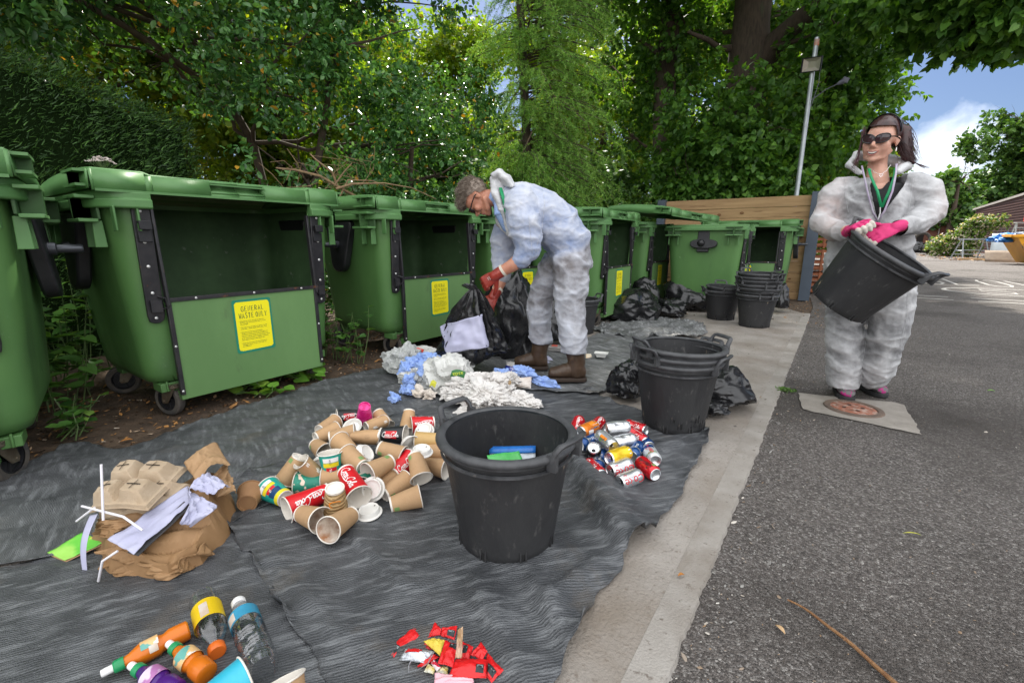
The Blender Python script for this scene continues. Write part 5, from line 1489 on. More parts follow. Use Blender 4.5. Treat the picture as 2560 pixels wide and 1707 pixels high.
mb = MB(); P = [gp(*c8(a, b), .04) for a, b in ((870, 700), (800, 830), (700, 900), (570, 940), (575, 850), (600, 810))]
mb.tube([p - P[0] for p in P], .0022, 8, flat=.4)
o = mb.build('foil_strip', wr_sil, smooth=60); o.location = P[0]; tag(o, 'thin curled foil strip left of the red wrappers', 'foil strip')

# ------------------------------------------------------------------ heap tipped out of the sack: tissues, blue paper, carrier bags
def cT(x, y): return (960 + .2041 * x, 850 + .2041 * y)
tiss = mat('white_tissue', (.76, .735, .71), (.68, .645, .61), scale=9, rough=.9, bump=.35, bscale=60, transl=.12)
tiss_g = mat('grey_tissue', (.60, .54, .48), (.42, .33, .24), scale=11, rough=.9, bump=.35, bscale=60, lo=.5, hi=.8)
blue_t = mat('blue_paper_towel', (.24, .36, .68), (.30, .42, .74), scale=9, rough=.9, bump=.4, bscale=80)
carrier = mat('white_carrier', (.66, .66, .63), (.55, .55, .52), scale=5, rough=.32, spec=.5, bump=.25, bscale=18, transl=.1)
clearbag = mat('clear_film', (.62, .63, .62), (.45, .46, .45), scale=7, rough=.25, spec=.7, bump=.4, bscale=22, transl=.2)
def tl(name, label, cat, x, y, z, r, m, seed, grp=None, **k):
    p = gp(*cT(x, y), z)
    return lump(name, label, cat, (p.x, p.y, z), r, m, seed, grp=grp, **k)
TGp, BGp = 'crumpled white paper in the tipped heap', 'crumpled blue paper towels in the tipped heap'
tl('plastic_bag', 'clear crumpled plastic bag at the left end of the tipped heap', 'plastic bag', 240, 280, .10, (.16, .12, .13), clearbag, 1, amp=.5, sc=2.4, det=5, soft=True)
pb = tl('plastic_bag', 'white plastic bag with a red printed band at the back left of the heap', 'plastic bag', 480, 190, .12, (.16, .09, .07), carrier, 2, amp=.35, sc=2.0, soft=True, rot=.5)
b2 = tl('plastic_bag', 'big white carrier bag with a green printed name in the middle of the heap', 'plastic bag', 790, 470, .10, (.17, .15, .155), carrier, 3, amp=.42, sc=2.1, soft=True)
tl('plastic_bag', 'grey white plastic bag low at the left front of the heap', 'plastic bag', 400, 470, .06, (.14, .10, .10), carrier, 4, amp=.45, sc=2.3, soft=True)
tl('plastic_bag', 'crumpled white plastic bag under the black sack at the rear of the heap', 'plastic bag', 830, 300, .12, (.16, .11, .10), carrier, 24, amp=.45, sc=2.3, soft=True)
BL = [(560, 240, .17, (.13, .07, .055), 'big crumpled blue paper towel on top of the left of the heap'), (360, 300, .14, (.085, .06, .055), 'crumpled blue paper towel at the upper left below the clear bag'),
      (520, 380, .13, (.10, .06, .06), 'blue paper towel draped over the white bag on the left'), (270, 390, .10, (.06, .05, .07), 'blue paper towel at the left edge of the heap'),
      (300, 520, .05, (.05, .045, .075), 'blue paper towel trailing down at the left front of the heap'), (330, 630, .035, (.05, .04, .04), 'lowest blue paper towel at the left front of the heap'), (250, 620, .03, (.035, .03, .035), 'small blue paper ball beside the trailing blue towel'),
      (128, 715, .028, (.05, .038, .036), 'blue paper ball lying alone left of the heap'), (1700, 400, .09, (.10, .06, .05), 'blue paper towel beside the left boot'), (1930, 510, .04, (.10, .055, .04), 'blue paper towel under the toe of the right boot'), (2060, 560, .025, (.06, .03, .025), 'end of a blue paper towel pinned by the right boot'), (1440, 430, .09, (.06, .05, .05), 'blue paper scrap right below the black sack')]
for i, (x, y, z, r, lb) in enumerate(BL): tl('paper_towel', lb, 'paper towel', x, y, z + .006, r, blue_t, 30 + i, BGp, amp=.55, sc=2.6, det=4, fold=.8)
TS = [(990, 540, .10, (.085, .07, .06), 'white paper ball at the left of the white heap next to the green printed bag'), (1150, 500, .12, (.10, .06, .055), 'white paper at the top of the white heap under the sack'), (1350, 510, .11, (.10, .07, .055), 'white paper at the upper right below the sack'),
      (1200, 640, .10, (.13, .09, .08), 'largest crumpled white paper in the centre of the heap'), (1010, 690, .06, (.09, .07, .06), 'white paper at the lower left of the centre'), (860, 650, .05, (.07, .06, .055), 'white paper at the foot of the green printed bag'),
      (1340, 690, .08, (.11, .08, .065), 'white paper right of the central crumpled paper'), (1150, 770, .04, (.11, .07, .05), 'white paper low at the front behind the tub handle'), (1450, 750, .04, (.09, .06, .045), 'white paper at the front right of the heap'),
      (1480, 620, .06, (.09, .06, .04), 'white paper flap at the right of the heap'), (1680, 720, .03, (.075, .05, .04), 'white paper lying apart to the right'), (1790, 790, .022, (.06, .045, .03), 'farthest right crumpled white paper'),
      (1040, 850, .025, (.07, .05, .03), 'white paper seen through the handle of the nearest tub'), (1560, 480, .08, (.07, .05, .05), 'white paper scrap beside the blue towel near the left boot'), (1330, 810, .03, (.10, .06, .035), 'white paper at the very front of the white heap')]
for i, (x, y, z, r, lb) in enumerate(TS): tl('crumpled_paper', lb, 'paper', x, y, z + .004, (r[0] * 1.2, r[1] * 1.2, r[2] * .8), tiss, 60 + i, TGp, amp=.6, sc=2.3, det=5, fold=.85, soft=i % 3 > 0, rot=i * .9)
tl('crumpled_paper', 'stained grey paper ball at the left front of the heap', 'paper', 430, 650, .05, (.05, .04, .04), tiss_g, 81, TGp, amp=.5, sc=2.6, det=4)
tl('crumpled_paper', 'small stained paper scrap left of the white carrier bag', 'paper', 560, 680, .04, (.045, .035, .035), tiss_g, 82, TGp, amp=.6, sc=3, det=4)
tl('crumpled_paper', 'brown stained paper between the white paper and the food tray', 'paper', 1470, 540, .09, (.05, .045, .04), mat('stained_brown', (.45, .32, .18), (.3, .18, .08), scale=9, rough=.9), 83, TGp, amp=.5, sc=2.5, det=4)
patch('food_tray', 'white paper food tray with stains right of the white heap', 'tray', [(1500, 590, .03), (1800, 590, .03), (1810, 450, .09), (1480, 470, .10)], mm('tray_white', (.70, .65, .6), (.6, .5, .42), scale=9, rough=.7), 20, 20, lambda u, v: -.03 * math.sin(PI * u) * math.sin(PI * v) + .01 * noise.noise((u * 4, v * 4, 3)), C=cT, thick=.002)
# printed marks on the carrier bags
def mark_on(parent, px, q, m, txt=None, tm=None, size=.03, rotz=PI, name='printed_mark'):
    """a printed panel lying on the camera side of a bag"""
    c = gp(*cT(*px), q)
    d = (CAM - c).normalized()
    return c, d
def bag_print(bag, cx, cy, z, w, h, m, txt, tm, size, lift):
    p = gp(*cT(cx, cy), z)
    d = (CAM - p).normalized()
    M = frame(p + d * lift, d, Vector((math.cos(YAW), math.sin(YAW), 0)))
    Mi = Matrix.Translation(-Vector(bag.location)) @ M
    mb = MB()
    mb.grid(lambda u, v: Mi @ Vector(((u - .5) * w + .01 * (v - .5), (v - .5) * h + .008 * math.sin(4 * u), .004 * noise.noise((u * 3, v * 3, 1)))), 12, 6, 0)
    if txt:
        a, f = text_tris(txt, size)
        mb.add([Mi @ (Matrix.Rotation(.12, 3, 'Z') @ Vector((-x * 1.1, -y + size * .3, .006))) for x, y, _ in a], f, 1)
    mb.build('printed_panel', [m, tm or m], bag, smooth=60, solid=.0006)
bag_print(b2, 905, 415, .19, .085, .040, mm('print_asd_green', (.02, .13, .03), rough=.35), 'asda', mm('print_lime', (.55, .65, .05), rough=.4), .034, .03)
bag_print(b2, 600, 540, .11, .035, .035, mm('print_lime_dark', (.5, .48, .03), rough=.4), None, None, .02, .055)
bag_print(pb, 420, 130, .18, .075, .028, mm('print_scarlet', (.68, .05, .02), rough=.35), 's', mm('print_white2', (.75, .73, .7), rough=.4), .02, .03)
# flat packets by the boots
patch('blue_box', 'flattened dark blue packet on the heap beside the left boot', 'packet', [(1470, 400, .06), (1700, 440, .06), (1840, 370, .07), (1490, 310, .09)], mm('packet_royal', (.01, .03, .30), (.03, .06, .4), scale=12, rough=.35), 10, 10, wrinkle(.006, 2, 41), C=cT, thick=.006)
patch('paper_scrap', 'pale card scrap between the black sacks and the blue packet', 'paper', [(1500, 320, .08), (1600, 330, .07), (1600, 260, .10), (1500, 250, .11)], tiss, 8, 8, wrinkle(.008, 2, 43), C=cT)
patch('paper_scrap', 'white paper corner lying behind the left boot', 'paper', [(1990, 290, .03), (2080, 250, .03), (2010, 190, .03), (1985, 200, .04)], lilac, 8, 8, wrinkle(.006, 2, 47), C=cT)
tr = thing('punnet', 'clear punnet with a red label lying behind the boots', 'punnet', gp(*cT(2090, 125), .03), .4)
mb = MB(); mb.box((0, 0, .02), (.13, .09, .04), taper=1.15); mb.build('punnet_body', mat('punnet_plastic', (.6, .58, .56), rough=.2, trans=.5), tr, bevel=.006)
mb = MB(); mb.box((0, 0, .043), (.05, .06, .003)); mb.build('label', mm('print_scarlet2', (.5, .1, .07), rough=.5), tr)
def tray(label, px, py, rot):
    t = thing('food_tub', label, 'food tub', gp(px, py, .036), rot)
    mb = MB(); o1 = [(-.05, -.035), (.05, -.035), (.05, .035), (-.05, .035)]
    def rg(s, z): return [Vector((x * s, y * s, z)) for x, y in o1]
    mb.loft([rg(.7, 0), rg(.95, .035), rg(1.12, .037), rg(1.12, .034)], 0, True, True)
    mb.build('tub_body', mm('white_poly', (.74, .74, .7), rough=.35), t, bevel=.004, solid=.001)
tray('empty white plastic tub lying on the sheet right of the right boot', 1503, 892, .3)
patch('paper_scrap', 'small orange and white scrap touching the right trouser hem', 'paper', [(1465, 895, .03), (1480, 893, .03), (1478, 884, .05), (1464, 884, .05)], mm('scrap_or', (.7, .5, .3), (.7, .68, .6), scale=40, rough=.6), 6, 6)
# ------------------------------------------------------------------ black sacks
sack = mat('black_sack', (.006, .006, .007), (.012, .012, .014), scale=9, rough=.20, rough2=.34, spec=.7, bump=.22, bscale=9, bdetail=3)
SG = 'black plastic sacks'
def sk(label, px, py, z, r, seed, **k):
    p = gp(px, py, z)
    kk = dict(amp=.34, sc=.95, det=5, fold=.7, soft=True, smooth=60)
    kk.update(k)
    return lump('black_sack', label, 'sack', (p.x, p.y, z), r, sack, seed, grp=SG, **kk)
sk('crumpled empty black sack in front of the bins right of the man', 1575, 775, .12, (.34, .30, .20), 101, spikes=[((.2, .5, 1), .35, 6)])
sk('upright corner of a black sack leaning on the bins behind the other sacks', 1612, 745, .20, (.20, .2, .26), 107)
sk('black sack lying in the middle between two others by the turned bin', 1668, 772, .10, (.26, .22, .16), 103)
sk('black sack against the foot of the end on bin left of the dusty tub', 1715, 755, .12, (.34, .2, .22), 105, spikes=[((-.5, 0, 1), .5, 5)])
sk('black sack bulging out at the left of the stack of three tubs', 1572, 960, .10, (.13, .13, .15), 109)
sk('black sack bulging out at the right of the stack of three tubs', 1795, 975, .10, (.20, .17, .13), 111)
sk('small sack end under the bulging black sack right of the three stacked tubs', 1770, 1015, .05, (.12, .1, .05), 112)
sk('black sack standing behind the legs of the bending man', 1388, 820, .16, (.14, .16, .26), 113)
sk('black sack stuffed between the dusty tubs and the tall stack', 1838, 720, .25, (.12, .12, .12), 115)
sk('black sack hanging behind the tall stack of tubs', 1950, 752, .16, (.10, .16, .22), 117)
sk('big full black sack standing behind the sack held by the man', 1275, 810, .28, (.24, .25, .44), 119, flat=.6)
# ================================================================== THE TWO PEOPLE
skin_m = mat('skin_man', (.52, .25, .165), (.44, .19, .12), scale=14, detail=6, rough=.5, sss=.12, bump=.08, bscale=160)
skin_w = mat('skin_woman', (.62, .36, .27), (.56, .30, .22), scale=14, detail=6, rough=.5, sss=.12, bump=.05, bscale=160)
lips_m = mat('lips', (.42, .16, .13), rough=.45)
teeth_m = mat('teeth', (.75, .72, .66), rough=.3)
hair_m = mat('hair_grey_brown', (.10, .070, .05), (.20, .16, .125), scale=30, rough=.55, stretch=(1, 1, 1))
hair_side = mat('hair_grey', (.27, .22, .18), (.18, .14, .11), scale=60, rough=.6)
hair_w = mat('hair_dark_auburn', (.022, .008, .008), (.05, .014, .014), scale=40, rough=.35, spec=.6)
hair_tip = mat('hair_auburn_tips', (.07, .012, .018), (.035, .008, .012), scale=40, rough=.4)
def cov(name, dark, light, lo=-.35, hi=1.35, tr=0, dark2=None):
    return mat(name, dark, rough=.7, spec=.3, bump=.45, bscale=42, cling=(light, lo, hi, 1.0) + ((dark2,) if dark2 else ()), spots=((.52, .52, .54), 11, .55, .85), transl=tr)
cov_blue = cov('coverall_over_blue', (.21, .27, .43), (.52, .54, .60), -.5, 1.8, 0, (.17, .155, .155))
cov_white = cov('coverall_white', (.48, .49, .50), (.64, .64, .65), -.5, 1.0, .15)
cov_body = cov('coverall_over_black', (.13, .13, .135), (.56, .56, .57), -.35, 1.75, .05, (.44, .36, .34))
glass_b = mat('sunglass_black', (.012, .012, .014), rough=.18, spec=.6)
lens_m = mat('sunglass_lens', (.03, .016, .02), (.05, .025, .03), scale=10, rough=.06, spec=.8)
lany = mat('lanyard_green', (.01, .30, .11), (.012, .24, .09), scale=60, rough=.5)
def voxel_mesh(mb, name, vox, smooth=2, disp=None, mats=(), drop=None, region=None, zone=None):
    """joins overlapping closed shapes into one continuous skin, then folds it"""
    me = bpy.data.meshes.new(name); me.from_pydata(mb.v, [], mb.f); me.update()
    o = bpy.data.objects.new(name, me); COL.objects.link(o)
    r = o.modifiers.new('r', 'REMESH'); r.mode = 'VOXEL'; r.voxel_size = vox
    if smooth:
        s = o.modifiers.new('s', 'SMOOTH'); s.factor, s.iterations = .5, smooth
    dg = bpy.context.evaluated_depsgraph_get()
    out = bpy.data.meshes.new_from_object(o.evaluated_get(dg))
    bpy.data.objects.remove(o); bpy.data.meshes.remove(me)
    out.name = name
    out.materials.clear()
    for m in mats: out.materials.append(m)
    if disp:
        no = [v.normal.copy() for v in out.vertices]
        dv = [disp(v.co, n) for v, n in zip(out.vertices, no)]
        for v, n, d in zip(out.vertices, no, dv): v.co += n * d
        if hasattr(disp, 'amp'):
            at = out.attributes.new('cling', 'FLOAT', 'POINT')
            at.data.foreach_set('value', [d / disp.amp for d in dv])
    if zone:
        zv = [zone(v.co) for v in out.vertices]
        az = out.attributes.new('zone', 'FLOAT', 'POINT'); az.data.foreach_set('value', zv)
    if drop or region:
        bm = bmesh.new(); bm.from_mesh(out)
        if drop: bmesh.ops.delete(bm, geom=[f for f in bm.faces if drop(f.calc_center_median(), f.normal)], context='FACES')
        for _ in range(5 if drop else 0):       # even out the cut edges
            mv = {}
            for v in bm.verts:
                nb = [e.other_vert(v).co for e in v.link_edges if e.is_boundary]
                if len(nb) == 2: mv[v] = v.co * .5 + (nb[0] + nb[1]) * .25
            for v, c in mv.items(): v.co = c
        if region:
            for f in bm.faces: f.material_index = region(f.calc_center_median(), f.normal)
        bm.to_mesh(out); bm.free()
    out.polygons.foreach_set('use_smooth', [True] * len(out.polygons))
    out.update()
    return out
def limb(mb, pts, rad, seg=14):
    mb.tube(pts, list(rad), seg)
    for p, r in zip(pts, rad): mb.sphere(p, r * .985, 12, 8)
def ell_loft(mb, cs, a, b, ra, rb, seg=20):
    """closed loft of ellipses, axes a and b (lists or one vector)"""
    rings = []
    for i, c in enumerate(cs):
        A = a[i] if isinstance(a, list) else a
        B = b[i] if isinstance(b, list) else b
        rings.append([Vector(c) + A * (ra[i] * math.cos(2 * PI * k / seg)) + B * (rb[i] * math.sin(2 * PI * k / seg)) for k in range(seg)])
    mb.loft(rings, 0, True, True, True)
def head_shapes(mb, M, female=False):
    R = M.to_3x3()
    P = lambda *a: M @ Vector(a)
    def sp(c, r): mb.sphere(P(*c), r, 18, 12, 0, R)
    sp((0, -.016, .040), (.073, .094, .088)); sp((0, .030, .025), (.066, .062, .072)); sp((0, .032, -.035), (.056, .060, .072))
    w = .97 if female else 1
    if female: sp((0, .036, -.040), (.061, .058, .066)); sp((.036, .060, -.036), (.030, .028, .034)); sp((-.036, .060, -.036), (.030, .028, .034)); sp((.036, .034, -.050), (.029, .045, .046)); sp((-.036, .034, -.050), (.029, .045, .046))
    for s in (-1, 1):
        limb(mb, [P(s * .056 * w, .0, -.055), P(s * .040 * w, .048, -.088), P(0, .078, -.098)], [.020, .020, .020] if not female else [.014, .016, .018], 10)
        sp((s * .040, .068, -.024), (.026, .022, .026)); sp((s * .075, -.006, -.004), (.008, .017, .029)); sp((s * .079, -.017, .004), (.008, .009, .019))
        sp((s * .010, .101, -.035), (.009, .011, .008)); sp((s * .028, .082, .016), (.022, .012, .010))
    sp((0, .083, -.099), (.020, .015, .017)); limb(mb, [P(0, .086, .020), P(0, .099, -.006), P(0, .114, -.026)], [.009, .0095, .0115], 10)
    sp((0, .083, -.062), (.026, .013, .016))
    limb(mb, [P(-.024, .085, -.060), P(0, .097, -.057), P(.024, .085, -.060)], [.005, .0065, .005], 8); limb(mb, [P(-.02, .084, -.077), P(0, .094, -.080), P(.02, .084, -.077)], [.005, .0075, .005], 8)
def hand_shapes(mb, o, d, back, side, curl, thumb=(.55, .75, -.35), sc=1.0, fat=.0, tcurl=.4, spread=.05):
    """o wrist, d towards the knuckles, back of the hand, side = +1/-1 for the thumb side; five jointed fingers"""
    d = Vector(d).normalized(); z = Vector(back); z = (z - d * z.dot(d)).normalized(); y = z.cross(d) * side
    P = lambda a, b, c: Vector(o) + (d * a + y * b + z * c) * sc
    rings = []
    for x, hw, ht in ((-.035, .026, .021), (0, .029, .020), (.03, .038, .019), (.065, .043, .017), (.092, .042, .014), (.10, .036, .008)):
        rings.append([P(x, hw * math.cos(2 * PI * k / 16), ht * math.sin(2 * PI * k / 16)) for k in range(16)])
    mb.loft(rings, 0, True, True, True)
    tips = []
    for i, (b, ln, r) in enumerate(((.0325, .072, .0095), (.011, .080, .0098), (-.0115, .074, .0094), (-.032, .058, .0084))):
        a, sp_ = 0.0, (1.5 - i) * spread
        p = Vector((.088, b, 0)); pts = [P(*p)]; cu = curl[i] if isinstance(curl[i], (tuple, list)) else (curl[i],) * 3
        for k, fr in enumerate((.45, .31, .24)):
            a -= cu[k]
            p = p + Vector((math.cos(a) * math.cos(sp_), math.sin(sp_) * math.cos(a), math.sin(a))) * ln * fr
            pts.append(P(*p))
        limb(mb, pts, [(r + fat) * sc, (r * .96 + fat) * sc, (r * .9 + fat) * sc, (r * .78 + fat) * sc], 10)
        tips.append(pts)
    t = Vector(thumb).normalized(); p0 = Vector((.018, .026, -.006)); p1 = p0 + t * .046
    t2 = (t + Vector((.6, -.5, -.5)) * tcurl).normalized(); p2 = p1 + t2 * .034; p3 = p2 + (t2 + Vector((.3, -.4, -.3)) * tcurl).normalized() * .024
    limb(mb, [P(*p0), P(*p1), P(*p2), P(*p3)], [(.014 + fat) * sc, (.0115 + fat) * sc, (.0105 + fat) * sc, (.008 + fat) * sc], 10)
    return tips
def cloth_disp(seed, amp, k=1.0):
    sd = Vector((seed * 3.1, seed * 1.7, seed * 2.3))
    def fold(p, sh):
        w = Vector((noise.noise(p * .7 + sh), noise.noise(p * .7 - sh), noise.noise(p * .8 + sh * 2))) * .45
        q = Vector((p.x * .62 + p.z * .45, p.y * .62 - p.z * .35, p.z * 1.15)) + w + sh
        return max(0, 1 - abs(noise.noise(q)) * 2.3) ** 1.7
    def f(p, n): return amp * (.95 * fold(p * 5.2 * k, sd) + .55 * fold(p * 10.5 * k, sd * 2) + .28 * fold(p * 22 * k, sd * 3) + .45 * noise.noise(p * 2.4 + sd) - .45)
    f.amp = amp
    return f
def strands(name, roots, m, parent, r=.0012):
    mb = MB()
    for pts in roots: mb.tube(pts, [r, r * 1.1, r * .9, r * .3][:len(pts)] if len(pts) <= 4 else [r * (1 - .75 * i / (len(pts) - 1)) for i in range(len(pts))], 4, cap=False)
    return mb.build(name, m, parent, smooth=180)
def glasses(parent, M, lensw, lensh, frame_m, cat_eye=False):
    P = lambda *a: M @ Vector(a)
    mb = MB()
    for s in (-1, 1):
        q = []
        for k in range(20):
            t = 2 * PI * k / 20
            x, z = lensw * (abs(math.cos(t)) ** .75) * (1 if math.cos(t) > 0 else -1), lensh * (abs(math.sin(t)) ** .8) * (1 if math.sin(t) > 0 else -1)
            if cat_eye: z += .18 * x * 1
            q.append(P(s * (.033 + x), .108 - .35 * (x + .033 - .02) ** 2 * 20 * .5 - .012 * max(0, x / lensw), .008 + z))
        mb.tube(q + [q[0]], .0034, 6, cap=False)
        mb.tube([P(s * (.033 + lensw), .094, .016), P(s * .080, .060, .018), P(s * .084, .0, .012), P(s * .084, -.02, .0)], [.0045, .004, .0035, .003], 6, flat=.5)
    mb.tube([P(-.008, .106, .012), P(0, .108, .014), P(.008, .106, .012)], .003, 6)
    g = mb.build('sunglasses', frame_m, parent, smooth=60)
    for s in (-1, 1):
        mb = MB()
        def fn(u, v):
            t, r = u * 2 * PI, v
            x, z = lensw * (abs(math.cos(t)) ** .75) * (1 if math.cos(t) > 0 else -1) * r, lensh * (abs(math.sin(t)) ** .8) * (1 if math.sin(t) > 0 else -1) * r
            if cat_eye: z += .18 * x
            return P(s * (.033 + x), .110 - 3.5 * (x + .013) ** 2 - .012 * max(0, x / lensw) - 2 * z * z, .008 + z)
        mb.grid(fn, 20, 4)
        mb.build('lens', lens_m, g, smooth=180)
    return g
# ------------------------------------------------------------------ the man, bent over his sack
M0 = Vector((-1.555, 2.81, 0)); MF = Vector((-.85, -.53, 0)).normalized(); MN = Vector((.53, -.85, 0)).normalized()
def mp(x, y, off): return onplane(800 + .4208 * x, 400 + .4208 * y, M0 + MN * off, MN)
man = thing('person', 'man bending over in white coveralls, brown boots and red gloves, holding a black sack', 'person', (0, 0, 0))
fh = (MF * .28 - Vector((0, 0, 1)) * .96).normalized(); uh = (MF * .96 + Vector((0, 0, 1)) * .28).normalized()
hc = mp(938, 222, 0)
HM = Matrix((MN, fh, uh)).transposed().to_4x4(); HM.translation = hc      # local x towards the camera (his left)
spine_px = [(1085, 222), (1180, 258), (1300, 318), (1410, 400), (1480, 500), (1490, 600)]
spine = [mp(x, y, 0) for x, y in spine_px]
inpl = []
for i in range(len(spine)):
    t = (spine[min(i + 1, 5)] - spine[max(i - 1, 0)]).normalized(); inpl.append(t.cross(MN).normalized())
LEG = {'n': [mp(1485, 620, .10), mp(1495, 720, .11), mp(1488, 835, .12), mp(1500, 980, .13), mp(1512, 1150, .14)], 'f': [mp(1400, 620, -.10), mp(1345, 740, -.11), mp(1308, 832, -.12), mp(1302, 965, -.13), mp(1315, 1095, -.14)]}
ARM = {'n': [mp(1190, 265, .19), mp(1218, 400, .225), mp(1240, 535, .235), mp(1150, 622, .23), mp(1048, 682, .215)], 'f': [mp(1090, 330, -.17), mp(1085, 450, -.2), mp(1088, 600, -.20), mp(1075, 720, -.16), mp(1035, 805, -.10)]}
mb = MB()
head_shapes(mb, HM)
limb(mb, [HM @ Vector((0, -.012, -.06)), HM @ Vector((0, -.045, -.15)), spine[0], spine[1]], [.056, .058, .066, .08])
ell_loft(mb, spine[1:], inpl[1:], MN, [.10, .115, .115, .11, .10], [.15, .16, .15, .155, .12])
for k in 'nf':
    limb(mb, LEG[k], [.088, .08, .058, .052, .042])
    limb(mb, ARM[k], [.048, .05, .046, .044, .032])
hn_o = ARM['n'][-1]; hn_d = (mp(940, 752, .20) - hn_o)
hf_o = ARM['f'][-1]; hf_d = (mp(1010, 850, -.06) - hf_o)
curlN = [(.75, .9, .6), (.8, .95, .6), (.85, .95, .6), (.85, .95, .6)]
bn = (MN * .95 + Vector((0, 0, 1)) * .3); bf = (MN * .6 + Vector((0, 0, 1)) * .6)
hand_shapes(mb, hn_o, hn_d, bn, 1, curlN); hand_shapes(mb, hf_o, hf_d, bf, -1, curlN)
link('body', voxel_mesh(mb, 'body', .0062, 2, None, [skin_m]), man)
# gloves
glove_m = mat('glove_maroon', (.30, .035, .022), (.20, .02, .014), scale=9, rough=.38, bump=.15, bscale=70, spots=((.42, .10, .07), 16, .62, .75))
for (o, d, bk, sd) in ((hn_o, hn_d, bn, 1), (hf_o, hf_d, bf, -1)):
    mb = MB(); hand_shapes(mb, o, d, bk, sd, curlN, fat=.0028, sc=1.06); d_ = Vector(d).normalized()
    limb(mb, [o - d_ * .045, o + d_ * .02], [.039, .036], 16)
    g = link('glove', voxel_mesh(mb, 'glove', .0035, 2, None, [glove_m]), man)
    mb = MB(); mb.tube([o - d_ * .062, o - d_ * .045], [.0425, .0405], 20); mb.build('cuff', mm('cuff_cream', (.62, .56, .47), rough=.8), g)
z_ = bn.normalized(); d_ = Vector(hn_d).normalized(); z_ = (z_ - d_ * z_.dot(d_)).normalized()
mb = MB()
y_ = z_.cross(d_)
for r_ in range(3):
    for c_ in range(5 - r_):
        mb.tube([hn_o + d_ * (.030 + .011 * r_) + y_ * (-.014 + .0065 * c_ + .002 * r_) * 1 + z_ * .0255 + y_ * dx + d_ * dy for dx, dy in ((0, 0), (.0035, .003), (.001, .007))], .0011, 5)
mb.build('glove_print', mm('print_offwhite', (.66, .6, .58), rough=.5), [c for c in man.children if c.name.startswith('glove')][0])
# coveralls
def nearest_on(path, p):
    best = None
    for i in range(len(path) - 1):
        a, b = path[i], path[i + 1]
        t = max(0, min(1, (p - a).dot(b - a) / (b - a).length_squared)); d = (p - a - (b - a) * t).length
        if best is None or d < best[0]: best = (d, i + t)
    return best
mb = MB()
ell_loft(mb, [spine[0] + (spine[0] - spine[1]) * .02] + spine, [inpl[0]] + inpl, MN, [.075, .085, .135, .160, .165, .152, .135], [.09, .10, .19, .205, .19, .19, .165], 26)
mb.sphere(spine[5], (.15, .15, .12))
limb(mb, LEG['n'], [.130, .120, .102, .092, .084], 20); limb(mb, LEG['f'], [.115, .10, .092, .084, .078], 20)
limb(mb, [mp(1195, 262, .14), mp(1215, 390, .215), mp(1240, 530, .23), mp(1196, 590, .232)], [.108, .108, .088, .068], 18)
limb(mb, [mp(1110, 330, -.13), mp(1085, 450, -.19), mp(1088, 590, -.20), mp(1082, 690, -.17)], [.09, .088, .078, .062], 18)
armN = [ARM['n'][0], ARM['n'][1], ARM['n'][2], ARM['n'][3]]
def man_zone(p):
    d, t = nearest_on(spine, p)
    da = min(nearest_on(armN, p)[0], nearest_on(ARM['f'][:4], p)[0])
    if da < d - .08 and p.z > .85: return 0
    w = .05 * noise.noise(p * 7)
    u = (p - spine[4]).dot((spine[5] - spine[3]).normalized()) - .01 + w
    return min(1, max(0, u / .06, (.79 + w - p.z) / .06))
def man_drop(p, n):
    if (p - spine[0]).dot((spine[1] - spine[0]).normalized()) < -.005: return True
    a = ARM['n'][2]
    e = mp(1196, 590, .232)
    dd = (e - mp(1240, 530, .23)).normalized()
    if (p - e).dot(dd) > .055 and (p - e).length < .12: return True
    e = LEG['n'][4]
    if p.z < .24: return True
    e = mp(1082, 690, -.17)
    if (p - e).length < .12 and (p - e).z < -.05: return True
    # open collar under the throat
    q = p - spine[0]; ax = (spine[2] - spine[0]).normalized(); u = q.dot(ax)
    front = q.dot(inpl[0]) * (1 if inpl[0].dot(fh) > 0 else -1)
    return -.05 < u < .26 and front > 0 and abs(q.dot(MN) - .0) < (.26 - u) * .38 and n.dot(fh) > .05
cov = link('coverall', voxel_mesh(mb, 'coverall', .0085, 2, cloth_disp(3, .0125), [cov_blue], man_drop, None, man_zone), man, solid=.0012)
from mathutils.bvhtree import BVHTree
def seams(cv, lines, conv, name='seam', r=.0009):
    bv = BVHTree.FromPolygons([v.co for v in cv.data.vertices], [p.vertices for p in cv.data.polygons])
    for ln_ in lines:
        pts = []
        for i in range(len(ln_) - 1):
            for k in range(7):
                t = k / 6; x, y = conv(ln_[i][0] + (ln_[i + 1][0] - ln_[i][0]) * t, ln_[i][1] + (ln_[i + 1][1] - ln_[i][1]) * t)
                d = ray(x, y).normalized(); h_ = bv.ray_cast(CAM, d)
                if h_[0] is not None and (not pts or (h_[0] - pts[-1]).length < .09): pts.append(h_[0] - d * .002)
        if len(pts) > 3: mb = MB(); mb.tube(pts, r, 5); mb.build(name, cov_white, cv.parent, smooth=180)
c2 = lambda x, y: (800 + .4208 * x, 400 + .4208 * y)
seams(cov, [[(1320, 150), (1335, 260), (1320, 400), (1275, 560)], [(1240, 330), (1250, 440), (1262, 560)], [(1440, 350), (1500, 335), (1575, 320)], [(1580, 480), (1596, 640), (1580, 860), (1585, 1100)]], c2)
